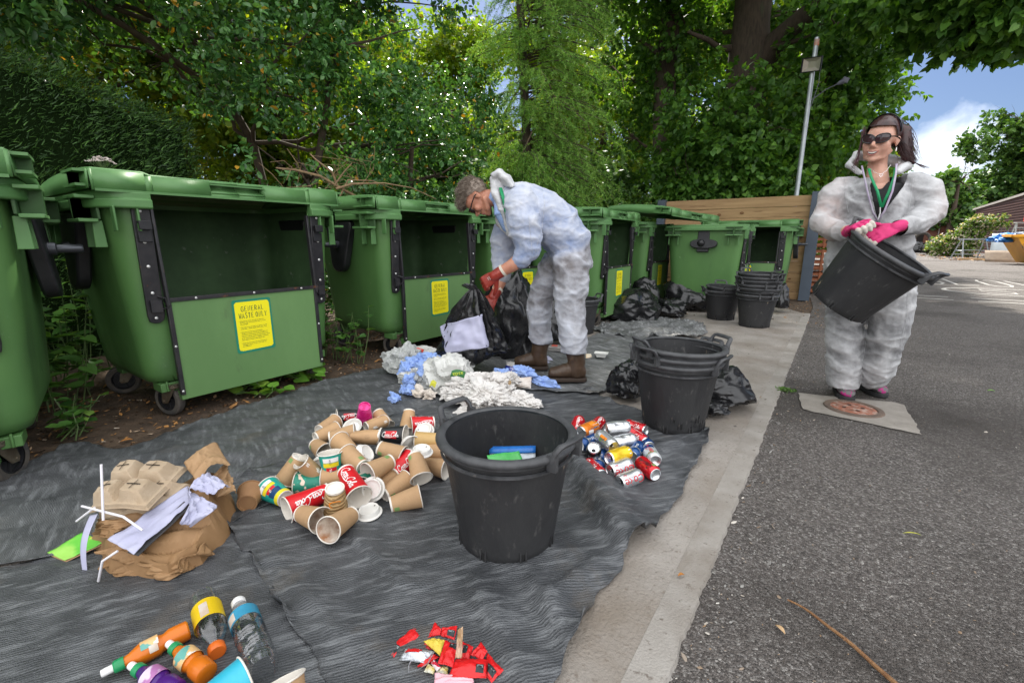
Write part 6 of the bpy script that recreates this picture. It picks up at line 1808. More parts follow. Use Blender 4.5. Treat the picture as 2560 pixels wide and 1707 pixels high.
# hood bunched behind the neck, with collar of the blue shirt and lanyard
mb = MB()
for i in range(2):
    pass
hood_c = [mp(1030, 110, .02), mp(1065, 88, .02), mp(1110, 125, .02), mp(1150, 170, .03)]
rings = []
for i, c in enumerate(hood_c):
    t = (hood_c[min(i + 1, 3)] - hood_c[max(i - 1, 0)]).normalized(); b = t.cross(MN).normalized()
    w, h = (.085, .11, .13, .12)[i], (.028, .036, .035, .02)[i]
    rings.append([c + MN * (w * math.cos(2 * PI * k / 18)) + b * (h * math.sin(2 * PI * k / 18)) for k in range(18)])
mb.loft(rings, 0, True, True, True)
ell_loft(mb, [mp(1050, 120, 0), mp(1085, 190, 0), mp(1130, 230, 0)], (mp(1100, 150, 0) - mp(1020, 190, 0)).normalized(), MN, [.035, .04, .04], [.085, .10, .12])
limb(mb, [mp(1035, 115, .06), mp(1045, 210, .10), mp(1085, 300, .12), mp(1120, 430, .12)], [.026, .024, .02, .014], 12)
limb(mb, [mp(1035, 120, -.05), mp(1030, 230, -.09), mp(1060, 360, -.08), mp(1120, 450, -.02)], [.026, .022, .018, .012], 12)
link('hood', voxel_mesh(mb, 'hood', .0065, 1, cloth_disp(8, .009), [cov_white]), man)
shirt = mat('blue_check_shirt', (.22, .36, .68), (.40, .52, .78), scale=240, detail=1, rough=.8, lo=.47, hi=.53)
mb = MB()
ax = (spine[1] - spine[0]).normalized()
sb = spine[0] - ax * .03
rings = []
for s, rx, ry in ((-.05, .064, .068), (-.02, .068, .073), (.01, .074, .085), (.06, .09, .12), (.12, .11, .15)):
    rings.append([sb + ax * s + inpl[0] * (rx * math.cos(2 * PI * k / 24)) + MN * (ry * math.sin(2 * PI * k / 24)) for k in range(24)])
mb.loft(rings, 0, True)
P0 = [mp(1035, 165, .07), mp(1058, 165, .095), mp(1090, 320, .115), mp(1035, 330, .09)]
mb.grid(lambda u, v: (P0[0] * (1 - u) + P0[1] * u) * (1 - v) + (P0[3] * (1 - u) + P0[2] * u) * v + MN * (.012 * math.sin(PI * u)), 6, 12)
P0b = [mp(1035, 320, .085), mp(1090, 325, .112), mp(1150, 450, .09), mp(1090, 420, .055)]
mb.grid(lambda u, v: (P0b[0] * (1 - u) + P0b[1] * u) * (1 - v) + (P0b[3] * (1 - u) + P0b[2] * u) * v + MN * (.012 * math.sin(PI * u)), 6, 12)
mb.build('shirt_collar', shirt, man, smooth=60, solid=.002)
mb = MB(); Q = [mp(1062, 165, .112), mp(1082, 240, .135), mp(1100, 330, .138), mp(1125, 400, .128), mp(1150, 450, .11)]
mb.loft([[q + MN * .004, q + MN * .004 + (mp(1080, 330, .12) - mp(1060, 330, .12))] for q in Q], 0, False); mb.build('lanyard', lany, man, smooth=60, solid=.0015)
# boots
boot_m = mat('boot_leather', (.085, .052, .033), (.055, .033, .02), scale=9, detail=7, rough=.42, bump=.3, bscale=34, spots=((.16, .095, .055), 11, .6, .74))
boot_toe = mat('boot_sole', (.045, .03, .022), rough=.7)
def boot(heel, toe, ankle_top, m, solem, name, r=(.066, .060, .056), parent=None, low=False):
    h, t = Vector(heel), Vector(toe); h.z = t.z = 0
    d = (t - h).normalized(); s = Vector((-d.y, d.x, 0))
    L = (t - h).length
    mb = MB()
    a = h + d * .07
    if not low: limb(mb, [Vector(ankle_top) + Vector((0, 0, .06)), Vector(ankle_top), a + Vector((0, 0, .14)), a + Vector((0, 0, .07))], [r[0], r[0], r[1], r[2]], 18)
    else: limb(mb, [Vector(ankle_top), a + Vector((0, 0, .10)), a + Vector((0, 0, .06))], [.040, .044, .046], 18)
    U = Vector((0, 0, 1))
    cs = [h + d * x for x in (.005, .03, L * .35, L * .6, L * .8, L * .94, L - .005)]
    rs = [.030, .040, .040, .047, .048, .038, .020]
    hs = [.06, .085, .10, .085, .068, .056, .03] if not low else [.05, .065, .062, .050, .042, .036, .022]
    rings = []
    for c, rr_, hh in zip(cs, rs, hs): rings.append([c + U * (.024 + hh * (.5 + .5 * math.sin(2 * PI * k / 16)) * 1.15) + s * (rr_ * math.cos(2 * PI * k / 16)) for k in range(16)])
    mb.loft(rings, 0, True, True, True)
    o = link(name, voxel_mesh(mb, name, .006, 2, (lambda p, n: .0025 * (ridge(p * 14, 2) - 1)), [m]), parent)
    ol = []
    for x, w in ((-.004, .018), (.01, .034), (.05, .040), (L * .35, .038), (L * .6, .048), (L * .8, .050), (L * .94, .040), (L + .004, .018)): ol.append((x, w))
    full = [(x, w) for x, w in ol] + [(x, -w) for x, w in ol[::-1]]
    mb = MB(); mb.prism([(x, w) for x, w in full], Matrix.Translation(h) @ Matrix(((d.x, s.x, 0, 0), (d.y, s.y, 0, 0), (0, 0, 1, 0), (0, 0, 0, 1))), .028)
    mb.build('sole', solem, o, bevel=.006)
    return o
lift = .034
for k, (hl, te) in (('n', (mp(1580, 1330, .14), mp(1412, 1362, .14))), ('f', (mp(1355, 1240, -.14), mp(1212, 1252, -.14)))):
    d = (te - hl); d.z = 0; hl.z = te.z = 0
    te = hl + d.normalized() * max(.27, min(.31, d.length))
    b = boot(hl, te, Vector((LEG[k][4].x, LEG[k][4].y, .22)), boot_m, boot_toe, 'boot', parent=man)
    b.location = (0, 0, lift)
# hair, glasses, mouth
def hair_ok(q):     # in head coordinates: hairline over forehead, ears and nape
    x, y, z = q
    if y > .02: return z > .062 - .12 * max(0, y - .08) - .0 * x
    if y > -.03: return z > .020 + .8 * (y + .03)
    return z > -.055 + .8 * max(0, y + .085)
HI = HM.inverted()
mb = MB()
mb.sphere(HM @ Vector((0, -.016, .042)), (.079, .100, .094), 24, 16, 0, HM.to_3x3()); mb.sphere(HM @ Vector((0, .026, .055)), (.070, .074, .070), 24, 16, 0, HM.to_3x3())
hm = voxel_mesh(mb, 'hair', .0055, 1, lambda p, n: .003 * noise.noise(p * 60) + .004 * noise.noise(p * 25), [hair_side, hair_m], lambda p, n: not hair_ok(HI @ p), lambda p, n: 1 if (HI @ p).z > .065 else 0)
ho = link('hair', hm, man)
rts = []
r_ = random.Random(5)
for v in hm.vertices:
    q = HI @ v.co
    if q.z > .05 and r_.random() < .42:
        n = (v.co - hc).normalized()
        dr = (n * .55 + fh * (.55 if q.z > .08 else -.1) + uh * .35 + Vector((r_.gauss(0, .25), r_.gauss(0, .25), r_.gauss(0, .25)))).normalized()
        l = r_.uniform(.012, .028) * (1.25 if q.y > .03 else 1)
        rts.append([v.co - n * .002, v.co + n * .006 + dr * l * .4, v.co + n * .007 + dr * l + fh * .006])
    elif r_.random() < .22:
        n = (v.co - hc).normalized(); dr = (-uh * .7 + n * .25 - fh * .25 + Vector((r_.gauss(0, .2), r_.gauss(0, .2), r_.gauss(0, .2)))).normalized()
        rts.append([v.co, v.co + dr * .006 + n * .002, v.co + dr * .013])
strands('hair_strands', rts, hair_m, ho, .0011)
glasses(man, HM, .030, .021, glass_b)
mb = MB(); limb(mb, [HM @ Vector((-.022, .0875, -.068)), HM @ Vector((0, .097, -.0665)), HM @ Vector((.022, .0875, -.068))], [.004, .0055, .004], 8); mb.build('lips', lips_m, man, smooth=180)
mb = MB()
for s in (-1, 1): mb.tube([HM @ Vector((s * .012, .0975, .024)), HM @ Vector((s * .034, .095, .031)), HM @ Vector((s * .052, .082, .025))], [.0035, .0045, .002], 6)
mb.build('eyebrows', hair_m, man)
# ------------------------------------------------------------------ the sack he holds, with a white paper stuck to it
sx = mp(918, 765, .16)
gather = sx.copy(); r0, RS = .03, .30
base_c = gp(1176, 900, .12)
def sack_pt(t, a):
    """t 0 at the hand, 1 at the bottom"""
    c = gather.lerp(base_c, t ** .9)
    r = r0 + RS * (t ** .72) if t < .78 else (r0 + RS * (.78 ** .72)) * (1 - ((t - .78) / .22) ** 2.2 * .55)
    pl = (.20 * (1 - t) ** .8 + .03) * math.sin(13 * a + 2.2 * math.sin(3 * a) + 5 * noise.noise((t * 1.5, a, 3)))
    q = Vector((math.cos(a) * 1.5, math.sin(a) * 1.5, t * 2.2))
    w = .16 * noise.noise(q) + .10 * (ridge(q * 1.7, 3) - 1)
    rr_ = r * (1 + pl * .55 + w)
    z = -.12 * max(0, (t - .75) / .25) * math.cos(a - 4.2)
    return c + Vector((math.cos(a) * rr_ * .95, math.sin(a) * rr_ * .85, z * .6))
mb = MB()
mb.loft([[sack_pt(i / 60, 2 * PI * k / 110) for k in range(110)] for i in range(61)], 0, True, False, True)
for k in range(18):     # frilled neck above the fist
    a = 2 * PI * k / 18
    p = gather; q = gather + Vector((math.cos(a) * .05, math.sin(a) * .05, .03 + .02 * noise.noise((a, 1, 2)))) + MF * .04
    a2 = a + .38
    q2 = gather + Vector((math.cos(a2) * .05, math.sin(a2) * .05, .025 + .02 * noise.noise((a2, 1, 5)))) + MF * .04
    mb.add([p + Vector((math.cos(a) * .028, math.sin(a) * .028, -.01)), p + Vector((math.cos(a2) * .028, math.sin(a2) * .028, -.01)), q2, q], [(0, 1, 2, 3)])
so = mb.build('black_sack', sack, smooth=60)
o0 = Vector((base_c.x, base_c.y, 0))
so.data.transform(Matrix.Translation(-o0)); so.location = o0
tag(so, 'filled black sack with a white paper on it, held up by the man', 'sack', SG)
bv = BVHTree.FromPolygons([v.co + so.location for v in so.data.vertices], [p.vertices for p in so.data.polygons])
NU, NV = 32, 26
dep = np.full((NV + 1, NU + 1), np.nan); rays = {}
for j in range(NV + 1):
    for i in range(NU + 1):
        u, v = i / NU, j / NV
        q = [(752, 1150), (1002, 1112), (966, 914), (712, 990)]
        x = (q[0][0] * (1 - u) + q[1][0] * u) * (1 - v) + (q[3][0] * (1 - u) + q[2][0] * u) * v + 14 * noise.noise((u * 2, v * 3, 2))
        y = (q[0][1] * (1 - u) + q[1][1] * u) * (1 - v) + (q[3][1] * (1 - u) + q[2][1] * u) * v + 14 * noise.noise((u * 3, v * 2, 8))
        rays[j, i] = ray(*c2(x, y)).normalized()
        h_ = bv.ray_cast(CAM, rays[j, i])
        if h_[0] is not None: dep[j, i] = h_[3]
dep[np.isnan(dep)] = np.nanmax(dep)
for _ in range(6):
    pd = np.pad(dep, 1, mode='edge'); dep = np.minimum(dep, (pd[:-2, 1:-1] + pd[2:, 1:-1] + pd[1:-1, :-2] + pd[1:-1, 2:] + pd[1:-1, 1:-1]) / 5) * .5 + (pd[:-2, 1:-1] + pd[2:, 1:-1] + pd[1:-1, :-2] + pd[1:-1, 2:] + pd[1:-1, 1:-1]) / 10
o0 = CAM + rays[NV // 2, NU // 2] * dep[NV // 2, NU // 2]
mb = MB(); mb.grid(lambda u, v: CAM + rays[round(v * NV), round(u * NU)] * (dep[round(v * NV), round(u * NU)] - .012 + .008 * noise.noise((u * 4, v * 4, 5)) + .006 * (ridge((u * 2.2, v * 2.2, 7), 2) - 1)) - o0, NU, NV)
pw = mb.build('paper_sheet', lilac, smooth=40, solid=.0006); pw.location = o0
tag(pw, 'crumpled white paper sheet stuck to the front of the held black sack', 'paper')

# ------------------------------------------------------------------ the woman with the tub
W0 = Vector((.23, 3.56, 0)); WN = (-W0).normalized(); WE = Vector((WN.y * -1, WN.x, 0)) * 1.0
WE = Vector((0, 0, 1)).cross(WN).normalized() * 1.0     # to the right of the photo
if WE.x < 0: WE = -WE
def wp(x, y, off): return onplane(1900 + .5739 * x, 220 + .5739 * y, W0 + WN * off, WN)
wom = thing('person', 'woman in sunglasses, white coveralls and pink gloves tipping a black tub', 'person', (0, 0, 0))
UZ = Vector((0, 0, 1))
fw = (WN * .96 - WE * .26 - UZ * .06).normalized()
uw = (UZ + WE * .10 - fw * (UZ + WE * .10).dot(fw)).normalized()
xw = fw.cross(uw).normalized()
wc = wp(528, 232, .01)
WM = Matrix((xw, fw, uw)).transposed().to_4x4(); WM.translation = wc
WL = {'r': [wp(385, 745, 0), wp(372, 900, .02), wp(368, 1080, .03), wp(364, 1200, .02), wp(362, 1282, .0)], 'l': [wp(560, 745, 0), wp(568, 900, .02), wp(560, 1060, .03), wp(525, 1180, .0), wp(498, 1262, -.04)]}
WA = {'r': [wp(345, 425, 0), wp(300, 500, .03), wp(272, 592, .06), wp(330, 628, .20), wp(388, 622, .33)], 'l': [wp(690, 415, 0), wp(738, 465, .02), wp(752, 540, .05), wp(680, 588, .17), wp(598, 606, .32)]}
wsp = [wp(512, 372, -.01), wp(508, 425, 0), wp(505, 500, .01), wp(490, 590, .015), wp(472, 690, .01), wp(468, 775, 0)]
mb = MB()
head_shapes(mb, WM, True)
limb(mb, [WM @ Vector((0, -.014, -.06)), WM @ Vector((0, -.035, -.13)), wsp[1] + UZ * .02], [.046, .048, .058])
ell_loft(mb, wsp[1:], WE, WN, [.11, .145, .14, .15, .14], [.075, .105, .095, .10, .09])
mb.sphere(wsp[1] - UZ * .01, (.105, .055, .03))
for k in 'rl':
    limb(mb, WL[k], [.085, .078, .055, .05, .042]); limb(mb, [WA[k][0] - UZ * .03] + WA[k][1:], [.038, .045, .044, .042, .03])
# hands: the right grips the rim from outside, the left reaches into the tub
rimc, basec = Vector((.2255, 3.20, .934)), Vector((.0137, 3.212, .6218))
tax = ((rimc - basec).normalized() + WN * .10).normalized()
hr_o = WA['r'][-1]; hr_d = (wp(425, 598, .40) - hr_o); hr_b = (UZ * .85 - WE * .5 + WN * .2)
hl_o = WA['l'][-1]; hl_d = (wp(488, 648, .37) - hl_o); hl_b = (WN * .80 + UZ * .50 - WE * .1)
cR = [(.35, .8, .7), (.4, .85, .7), (.4, .85, .7), (.45, .85, .7)]; cL = [(.05, .22, .2), (.1, .25, .2), (.12, .25, .2), (.15, .3, .2)]
hand_shapes(mb, hr_o, hr_d, hr_b, 1, cR, sc=.93); hand_shapes(mb, hl_o, hl_d, hl_b, -1, cL, sc=.93, spread=.11)
link('body', voxel_mesh(mb, 'body', .0058, 2, None, [skin_w]), wom)
pink = mat('glove_pink', (.66, .035, .18), (.52, .025, .13), scale=22, rough=.7, bump=.3, bscale=240)
grip = mat('glove_grip', (.58, .54, .47), (.45, .41, .36), scale=24, rough=.7)
for (o, d, bk, sd, cu) in ((hr_o, hr_d, hr_b, 1, cR), (hl_o, hl_d, hl_b, -1, cL)):
    mb = MB(); tips = hand_shapes(mb, o, d, bk, sd, cu, fat=.0022, sc=1.02, spread=.05 if sd > 0 else .11); d_ = Vector(d).normalized()
    limb(mb, [o - d_ * .022, o + d_ * .01], [.031, .030], 16)
    g = link('glove', voxel_mesh(mb, 'glove', .0033, 2, None, [pink]), wom)
    mb = MB()
    for pts in tips: limb(mb, [pts[1].lerp(pts[2], .55), pts[2], pts[3]], [.0122, .0122, .0108], 10)
    link('grip_coating', voxel_mesh(mb, 'grip_coating', .003, 1, None, [grip]), g)
# black top under the open coverall
mb = MB()
ell_loft(mb, [w for w in wsp[1:5]], WE, WN, [.135, .162, .148, .155], [.082, .116, .106, .11], 24)
mb.sphere(wsp[1] - UZ * .012, (.135, .07, .035))
vn = wp(520, 440, .12)
def top_drop(p, n):
    if p.z < wsp[4].z: return True
    q = p - vn
    return n.dot(WN) > -.2 and q.z > 0 and abs(q.dot(WE)) < .01 + q.z * .55 or p.z > wsp[1].z + .045
link('black_top', voxel_mesh(mb, 'black_top', .007, 2, None, [mat('black_jersey', (.012, .012, .013), (.02, .02, .022), scale=60, rough=.85)], top_drop), wom, solid=.002)
# coveralls
mb = MB()
ell_loft(mb, [wsp[0] + UZ * -.03] + wsp[1:], WE, WN, [.09, .150, .185, .190, .21, .185], [.085, .115, .15, .145, .15, .13], 28)
limb(mb, WL['r'], [.124, .112, .096, .090, .085], 20); limb(mb, WL['l'], [.124, .116, .102, .088, .078], 20)
limb(mb, [wp(375, 415, 0), wp(315, 470, .02), wp(272, 580, .06), wp(322, 625, .18), wp(372, 624, .29)], [.058, .072, .070, .060, .043], 18)
limb(mb, [wp(660, 405, 0), wp(728, 455, .02), wp(742, 535, .05), wp(682, 588, .17), wp(602, 611, .305)], [.058, .072, .072, .062, .044], 18)
vb = wp(512, 578, .15)
def wom_drop(p, n):
    q = p - vb
    if n.dot(WN) > -.35 and q.z > 0 and (p - W0).dot(WN) > .0 and abs(q.dot(WE) - .08 * q.z) < min(.40 * q.z, .078) and p.z < wsp[0].z + .06: return True
    if p.z > wsp[0].z - .012: return True
    if p.z < .066: return True
    for a, e, c in ((wp(322, 625, .18), wp(372, 624, .29), .03), (wp(682, 588, .17), wp(602, 611, .305), .0)):
        if (p - e).dot((e - a).normalized()) > c and (p - e).length < .09: return True
    return False
def wom_zone(p):
    da = min(nearest_on(WA['r'], p)[0], nearest_on(WA['l'], p)[0]); ds = nearest_on(wsp, p)[0]
    s = abs((p - W0).dot(WE) + .02)
    return min(1, max(0, (ds - da - .02) / .10)) * min(1, max(0, (s - .16) / .08)) * (1 if p.z > .8 else 0)
wcv = link('coverall', voxel_mesh(mb, 'coverall', .008, 2, cloth_disp(13, .012), [cov_body], wom_drop, None, wom_zone), wom, solid=.0012)
c3 = lambda x, y: (1900 + .5739 * x, 220 + .5739 * y)
seams(wcv, [[(365, 400), (372, 460), (385, 540)], [(668, 395), (662, 450), (650, 520)], [(512, 590), (500, 660)], [(470, 1010), (462, 1100), (450, 1180)], [(645, 850), (640, 1000), (610, 1130)]], c3)
# zip edges, hood, lanyard, necklace
mb = MB()
for s, px in ((-1, [(440, 340), (448, 375), (466, 460), (488, 540), (510, 585)]), (1, [(600, 330), (598, 370), (582, 450), (548, 535), (515, 585)])):
    pts = [wp(x, y, o_) for (x, y), o_ in zip(px, (.09, .125, .165, .17, .17))]
    mb.loft([[p, p + WE * .009 * s * -1 + WN * .004] for p in pts], 0, False)
mb.build('zip_edge', mat('zip_tape', (.34, .27, .40), (.46, .44, .50), scale=14, rough=.6), wom, smooth=60, solid=.002)
mb = MB()
limb(mb, [wp(440, 372, .05), wp(385, 335, .0), wp(425, 295, -.07), wp(500, 300, -.11), wp(590, 318, -.10), wp(645, 335, -.02), wp(600, 365, .07)], [.014, .020, .027, .029, .027, .020, .014], 14)
link('hood', voxel_mesh(mb, 'hood', .007, 1, cloth_disp(21, .010), [cov_white]), wom)
mb = MB()
for px in ([(468, 352), (478, 390), (505, 450), (522, 520)], [(584, 350), (580, 385), (556, 450), (524, 520)]):
    pts = [wp(x, y, o_) for (x, y), o_ in zip(px, (.10, .125, .150, .165))]
    mb.loft([[p, p + WE * .014] for p in pts], 0, False)
ln = mb.build('lanyard', lany, wom, smooth=60, solid=.0015)
mb = MB(); mb.tube([wp(523, 520, .172), wp(523, 545, .172), wp(514, 575, .174)], .004, 8); mb.build('clip', mm('clip_steel', (.5, .5, .5), rough=.3, metal=.8), ln)
mb = MB(); mb.tube([wp(470, 345, .085), wp(500, 368, .10), wp(526, 378, .105), wp(550, 362, .10), wp(570, 335, .08)], .0012, 6)
c = wp(527, 380, .108)
mb.tube([c + WE * (.009 * (math.sin(t) ** 3)) + UZ * (.0075 * (math.cos(t) - .35 * math.cos(2 * t) - .15 * math.cos(3 * t))) for t in [2 * PI * k / 16 for k in range(17)]], .0016, 6)
mb.build('necklace', mm('silver', (.8, .8, .8), rough=.2, metal=.9), wom)
# shoes
shoe_m = mat('shoe_grey', (.12, .115, .115), (.36, .02, .16), scale=24, detail=2, lo=.50, hi=.54, rough=.6)
sole_m = mat('shoe_sole', (.025, .025, .026), rough=.8)
for k, hl, te in (('r', wp(372, 1318, -.06), wp(352, 1368, 0)), ('l', wp(468, 1290, -.06), wp(520, 1350, 0))):
    if k == 'r': te = gp(2120, 1003, .0); hl = te + Vector((-.055, .25, 0))
    else: te = gp(2210, 995, .0); hl = te + Vector((-.14, .22, 0))
    bt = boot(hl, te, WL[k][4] - UZ * .0, shoe_m, sole_m, 'shoe', parent=wom, low=True)
    d = (te - hl); d.z = 0; d.normalize(); s = Vector((-d.y, d.x, 0))
    mb = MB()
    mb.grid(lambda u, v: Vector((te.x, te.y, 0)) - d * (.035 + .085 * v) + s * ((u - .5) * (.052 - .01 * v)) + UZ * (.062 + .030 * v + .010 * math.sin(PI * u)), 8, 8)
    mb.build('toe_panel', mm('shoe_magenta', (.45, .02, .19), (.36, .015, .15), scale=60, rough=.75), bt, smooth=60, solid=.002)
    mb = MB()
    for j in range(4):
        p = te - d * (.085 + .02 * j); z = .083 + .010 * j
        mb.tube([p + s * .026 + UZ * (z - .004), p + UZ * (z + .010), p - s * .026 + UZ * (z - .004)], .0025, 6)
    mb.build('laces', mm('lace', (.16, .13, .14), rough=.8), bt)
# hair
WI = WM.inverted()
def whair(q):
    x, y, z = q
    if y > .04: return z > .090 - .35 * max(0, y - .06) - .2 * abs(x)
    if y > -.004: return z > .004 + 1.35 * (y + .004)
    return z > -.075
mb = MB(); mb.sphere(WM @ Vector((0, -.020, .044)), (.081, .102, .099), 24, 16, 0, WM.to_3x3()); mb.sphere(WM @ Vector((0, .026, .040)), (.075, .074, .082), 24, 16, 0, WM.to_3x3())
mb.sphere(WM @ Vector((0, -.085, .075)), (.04, .035, .04), 16, 10, 0, WM.to_3x3())
hw = link('hair', voxel_mesh(mb, 'hair', .005, 1, lambda p, n: .0016 * noise.noise(Vector(((WI @ p).x * 160, (WI @ p).y * 20, (WI @ p).z * 30))), [hair_w], lambda p, n: not whair(WI @ p)), wom)
r_ = random.Random(11)
rts = []
tail0 = WM @ Vector((.0, -.11, .085))
for k in range(420):       # ponytail blown to the right of the photo
    j = Vector((r_.gauss(0, .018), r_.gauss(0, .016), r_.gauss(0, .018)))
    a = tail0 + j * 1.0 + (WM.to_3x3() @ Vector((.055, .02, -.05))) * r_.random()
    b = wp(634 + r_.gauss(0, 10), 190 + r_.gauss(0, 12), -.05) + j
    c = wp(632 + r_.gauss(0, 14), 285 + r_.gauss(0, 10), -.03) + j
    e = wp(672 + r_.gauss(0, 26), 338 + r_.gauss(0, 9), .0 + r_.gauss(0, .02))
    pts = [a * (1 - t) ** 3 + b * 3 * t * (1 - t) ** 2 + c * 3 * t * t * (1 - t) + e * t ** 3 for t in [i / 9 for i in range(10)]]
    rts.append(pts[:max(6, int(10 * r_.uniform(.7, 1)))])
mb = MB(); q = [tail0, wp(628, 190, -.05), wp(632, 250, -.045), wp(640, 300, -.03), wp(668, 332, -.01)]
mb.tube(q, [.030, .036, .034, .026, .010], 14); pc = mb.build('ponytail', hair_w, wom, smooth=180)
strands('ponytail_strands', rts, hair_w, pc, .0021)
for sgn in (1, 0):       # loose locks by the left cheek and over the shoulder
    rts = []
    for k in range(24):
        if sgn: a, b, c = wp(455 + r_.gauss(0, 5), 180 + r_.gauss(0, 8), .03), wp(440, 250, .06), wp(428 + r_.gauss(0, 7), 318 + r_.gauss(0, 10), .10); e = wp(405 + r_.gauss(0, 14), 360 + r_.gauss(0, 10), .11)
        else: a, b, c = wp(640 + r_.gauss(0, 8), 300, -.03), wp(660, 320, .0), wp(690, 335, .02); e = wp(722 + r_.gauss(0, 10), 348 + r_.gauss(0, 4), .03)
        rts.append([a * (1 - t) ** 3 + b * 3 * t * (1 - t) ** 2 + c * 3 * t * t * (1 - t) + e * t ** 3 for t in [i / 8 for i in range(9)]])
    strands('hair_lock', rts, hair_tip, wom, .0017)
mb = MB()
pts = [WM @ Vector((.0835 * math.cos(t), -.004 + .012 * math.sin(t), .046 + .0975 * math.sin(t))) for t in [PI * k / 16 for k in range(17)]]
mb.tube(pts, .0062, 8, flat=.5); mb.build('headband', mm('headband_black', (.01, .01, .011), rough=.4), wom, smooth=60)
glasses(wom, WM, .033, .023, glass_b, True)
mb = MB(); P = lambda *a: WM @ Vector(a)
limb(mb, [P(-.029, .090, -.057), P(-.012, .100, -.0585), P(0, .1015, -.0605), P(.012, .100, -.0585), P(.029, .090, -.057)], [.002, .003, .0026, .003, .002], 8)
limb(mb, [P(-.028, .090, -.060), P(-.014, .098, -.076), P(0, .1005, -.081), P(.014, .098, -.076), P(.028, .090, -.060)], [.002, .0032, .004, .0032, .002], 8)
mb.build('lips', lips_m, wom, smooth=180)
mb = MB(); mb.grid(lambda u, v: P((u - .5) * .046, .1005 - 6 * ((u - .5) * .04) ** 2, -.0615 - .0085 * v * (1 - (2 * u - 1) ** 2)), 10, 3); mb.build('teeth', teeth_m, wom, smooth=180)
mb = MB(); mb.grid(lambda u, v: P((u - .5) * .050, .0992 - 6 * ((u - .5) * .04) ** 2, -.0610 - .018 * v * (1 - (2 * u - 1) ** 2)), 10, 3); mb.build('mouth', mm('mouth_dark', (.06, .012, .012), rough=.6), wom, smooth=180)
mb = MB()
for s in (-1, 1): mb.tube([P(s * .080, -.004, -.036), P(s * .081, -.003, -.046), P(s * .081, -.003, -.056)], [.0016, .003, .004], 8)
mb.build('earrings', mm('silver', (.8, .8, .8)), wom)
# the tub she tips
tw = dup(tubA, 'black tub tilted in the hands of the woman', TG)
o = rimc - tax * .352 - UZ * .018
place(tw, M=frame(o, tax, WN) @ Matrix.Rotation(math.radians(72), 4, 'Z'))
# ================================================================== FOLIAGE
rs = np.random.RandomState(3)
def leaf_mesh(name, pos, dirs, nrm, size, mats, shape='oval', wid=.5, fold=.15, extra=None):
    """many leaves in one mesh: pos N,3; dirs N,3 along the leaf; nrm N,3 upper side"""
    pos, dirs, nrm, size = [np.asarray(a, dtype=np.float64) for a in (pos, dirs, nrm, size)]
    d = dirs / np.maximum(np.linalg.norm(dirs, axis=1, keepdims=True), 1e-9)
    s = np.cross(d, nrm); s /= np.maximum(np.linalg.norm(s, axis=1, keepdims=True), 1e-9)
    n = np.cross(s, d)
    if shape == 'oval':
        T = [(0, 0, 0), (.28, -.42 * wid, fold * .5), (.68, -.46 * wid, fold * .4), (1, 0, -.10), (.68, .46 * wid, fold * .4), (.28, .42 * wid, fold * .5), (.5, 0, -.03)]
        F = [(0, 1, 6), (1, 2, 6), (2, 3, 6), (3, 4, 6), (4, 5, 6), (5, 0, 6)]
    elif shape == 'heart':
        T = [(0.06, 0, 0), (-.04, -.28 * wid, fold * .3), (.22, -.55 * wid, fold * .45), (.62, -.40 * wid, fold * .2), (1.05, 0, -.14), (.62, .40 * wid, fold * .2), (.22, .55 * wid, fold * .45), (-.04, .28 * wid, fold * .3), (.45, 0, -.04)]
        F = [(0, 1, 2, 8), (2, 3, 8), (3, 4, 8), (4, 5, 8), (5, 6, 8), (6, 7, 0, 8)]
    elif shape == 'quad':
        T = [(0, 0, 0), (.45, -.5 * wid, fold * .3), (1, 0, 0), (.45, .5 * wid, fold * .3)]
        F = [(0, 1, 2, 3)]
    elif shape == 'blade':
        T = [(0, -.5 * wid, 0), (0, .5 * wid, 0), (.55, .35 * wid, fold), (1, 0, fold * .4), (.55, -.35 * wid, fold)]
        F = [(0, 1, 2, 3, 4)]
    T = np.array(T)
    N, K = len(pos), len(T)
    V = (pos[:, None, :] + size[:, None, None] * (T[None, :, 0:1] * d[:, None, :] + T[None, :, 1:2] * s[:, None, :] + T[None, :, 2:3] * n[:, None, :])).reshape(-1, 3)
    lens = np.array([len(f) for f in F])
    flat = np.concatenate([np.array(f) for f in F])
    loops = (np.arange(N)[:, None] * K + flat[None, :]).reshape(-1)
    starts1 = np.concatenate([[0], np.cumsum(lens)[:-1]])
    starts = (np.arange(N)[:, None] * lens.sum() + starts1[None, :]).reshape(-1)
    me = bpy.data.meshes.new(name)
    me.vertices.add(len(V)); me.vertices.foreach_set('co', V.astype(np.float32).ravel())
    me.loops.add(len(loops)); me.loops.foreach_set('vertex_index', loops.astype(np.int32))
    me.polygons.add(len(starts)); me.polygons.foreach_set('loop_start', starts.astype(np.int32))
    try: me.polygons.foreach_set('loop_total', np.tile(lens, N).astype(np.int32))
    except Exception: pass
    for m in (mats if isinstance(mats, (list, tuple)) else [mats]): me.materials.append(m)
    me.update(calc_edges=True)
    me.validate()
    return me
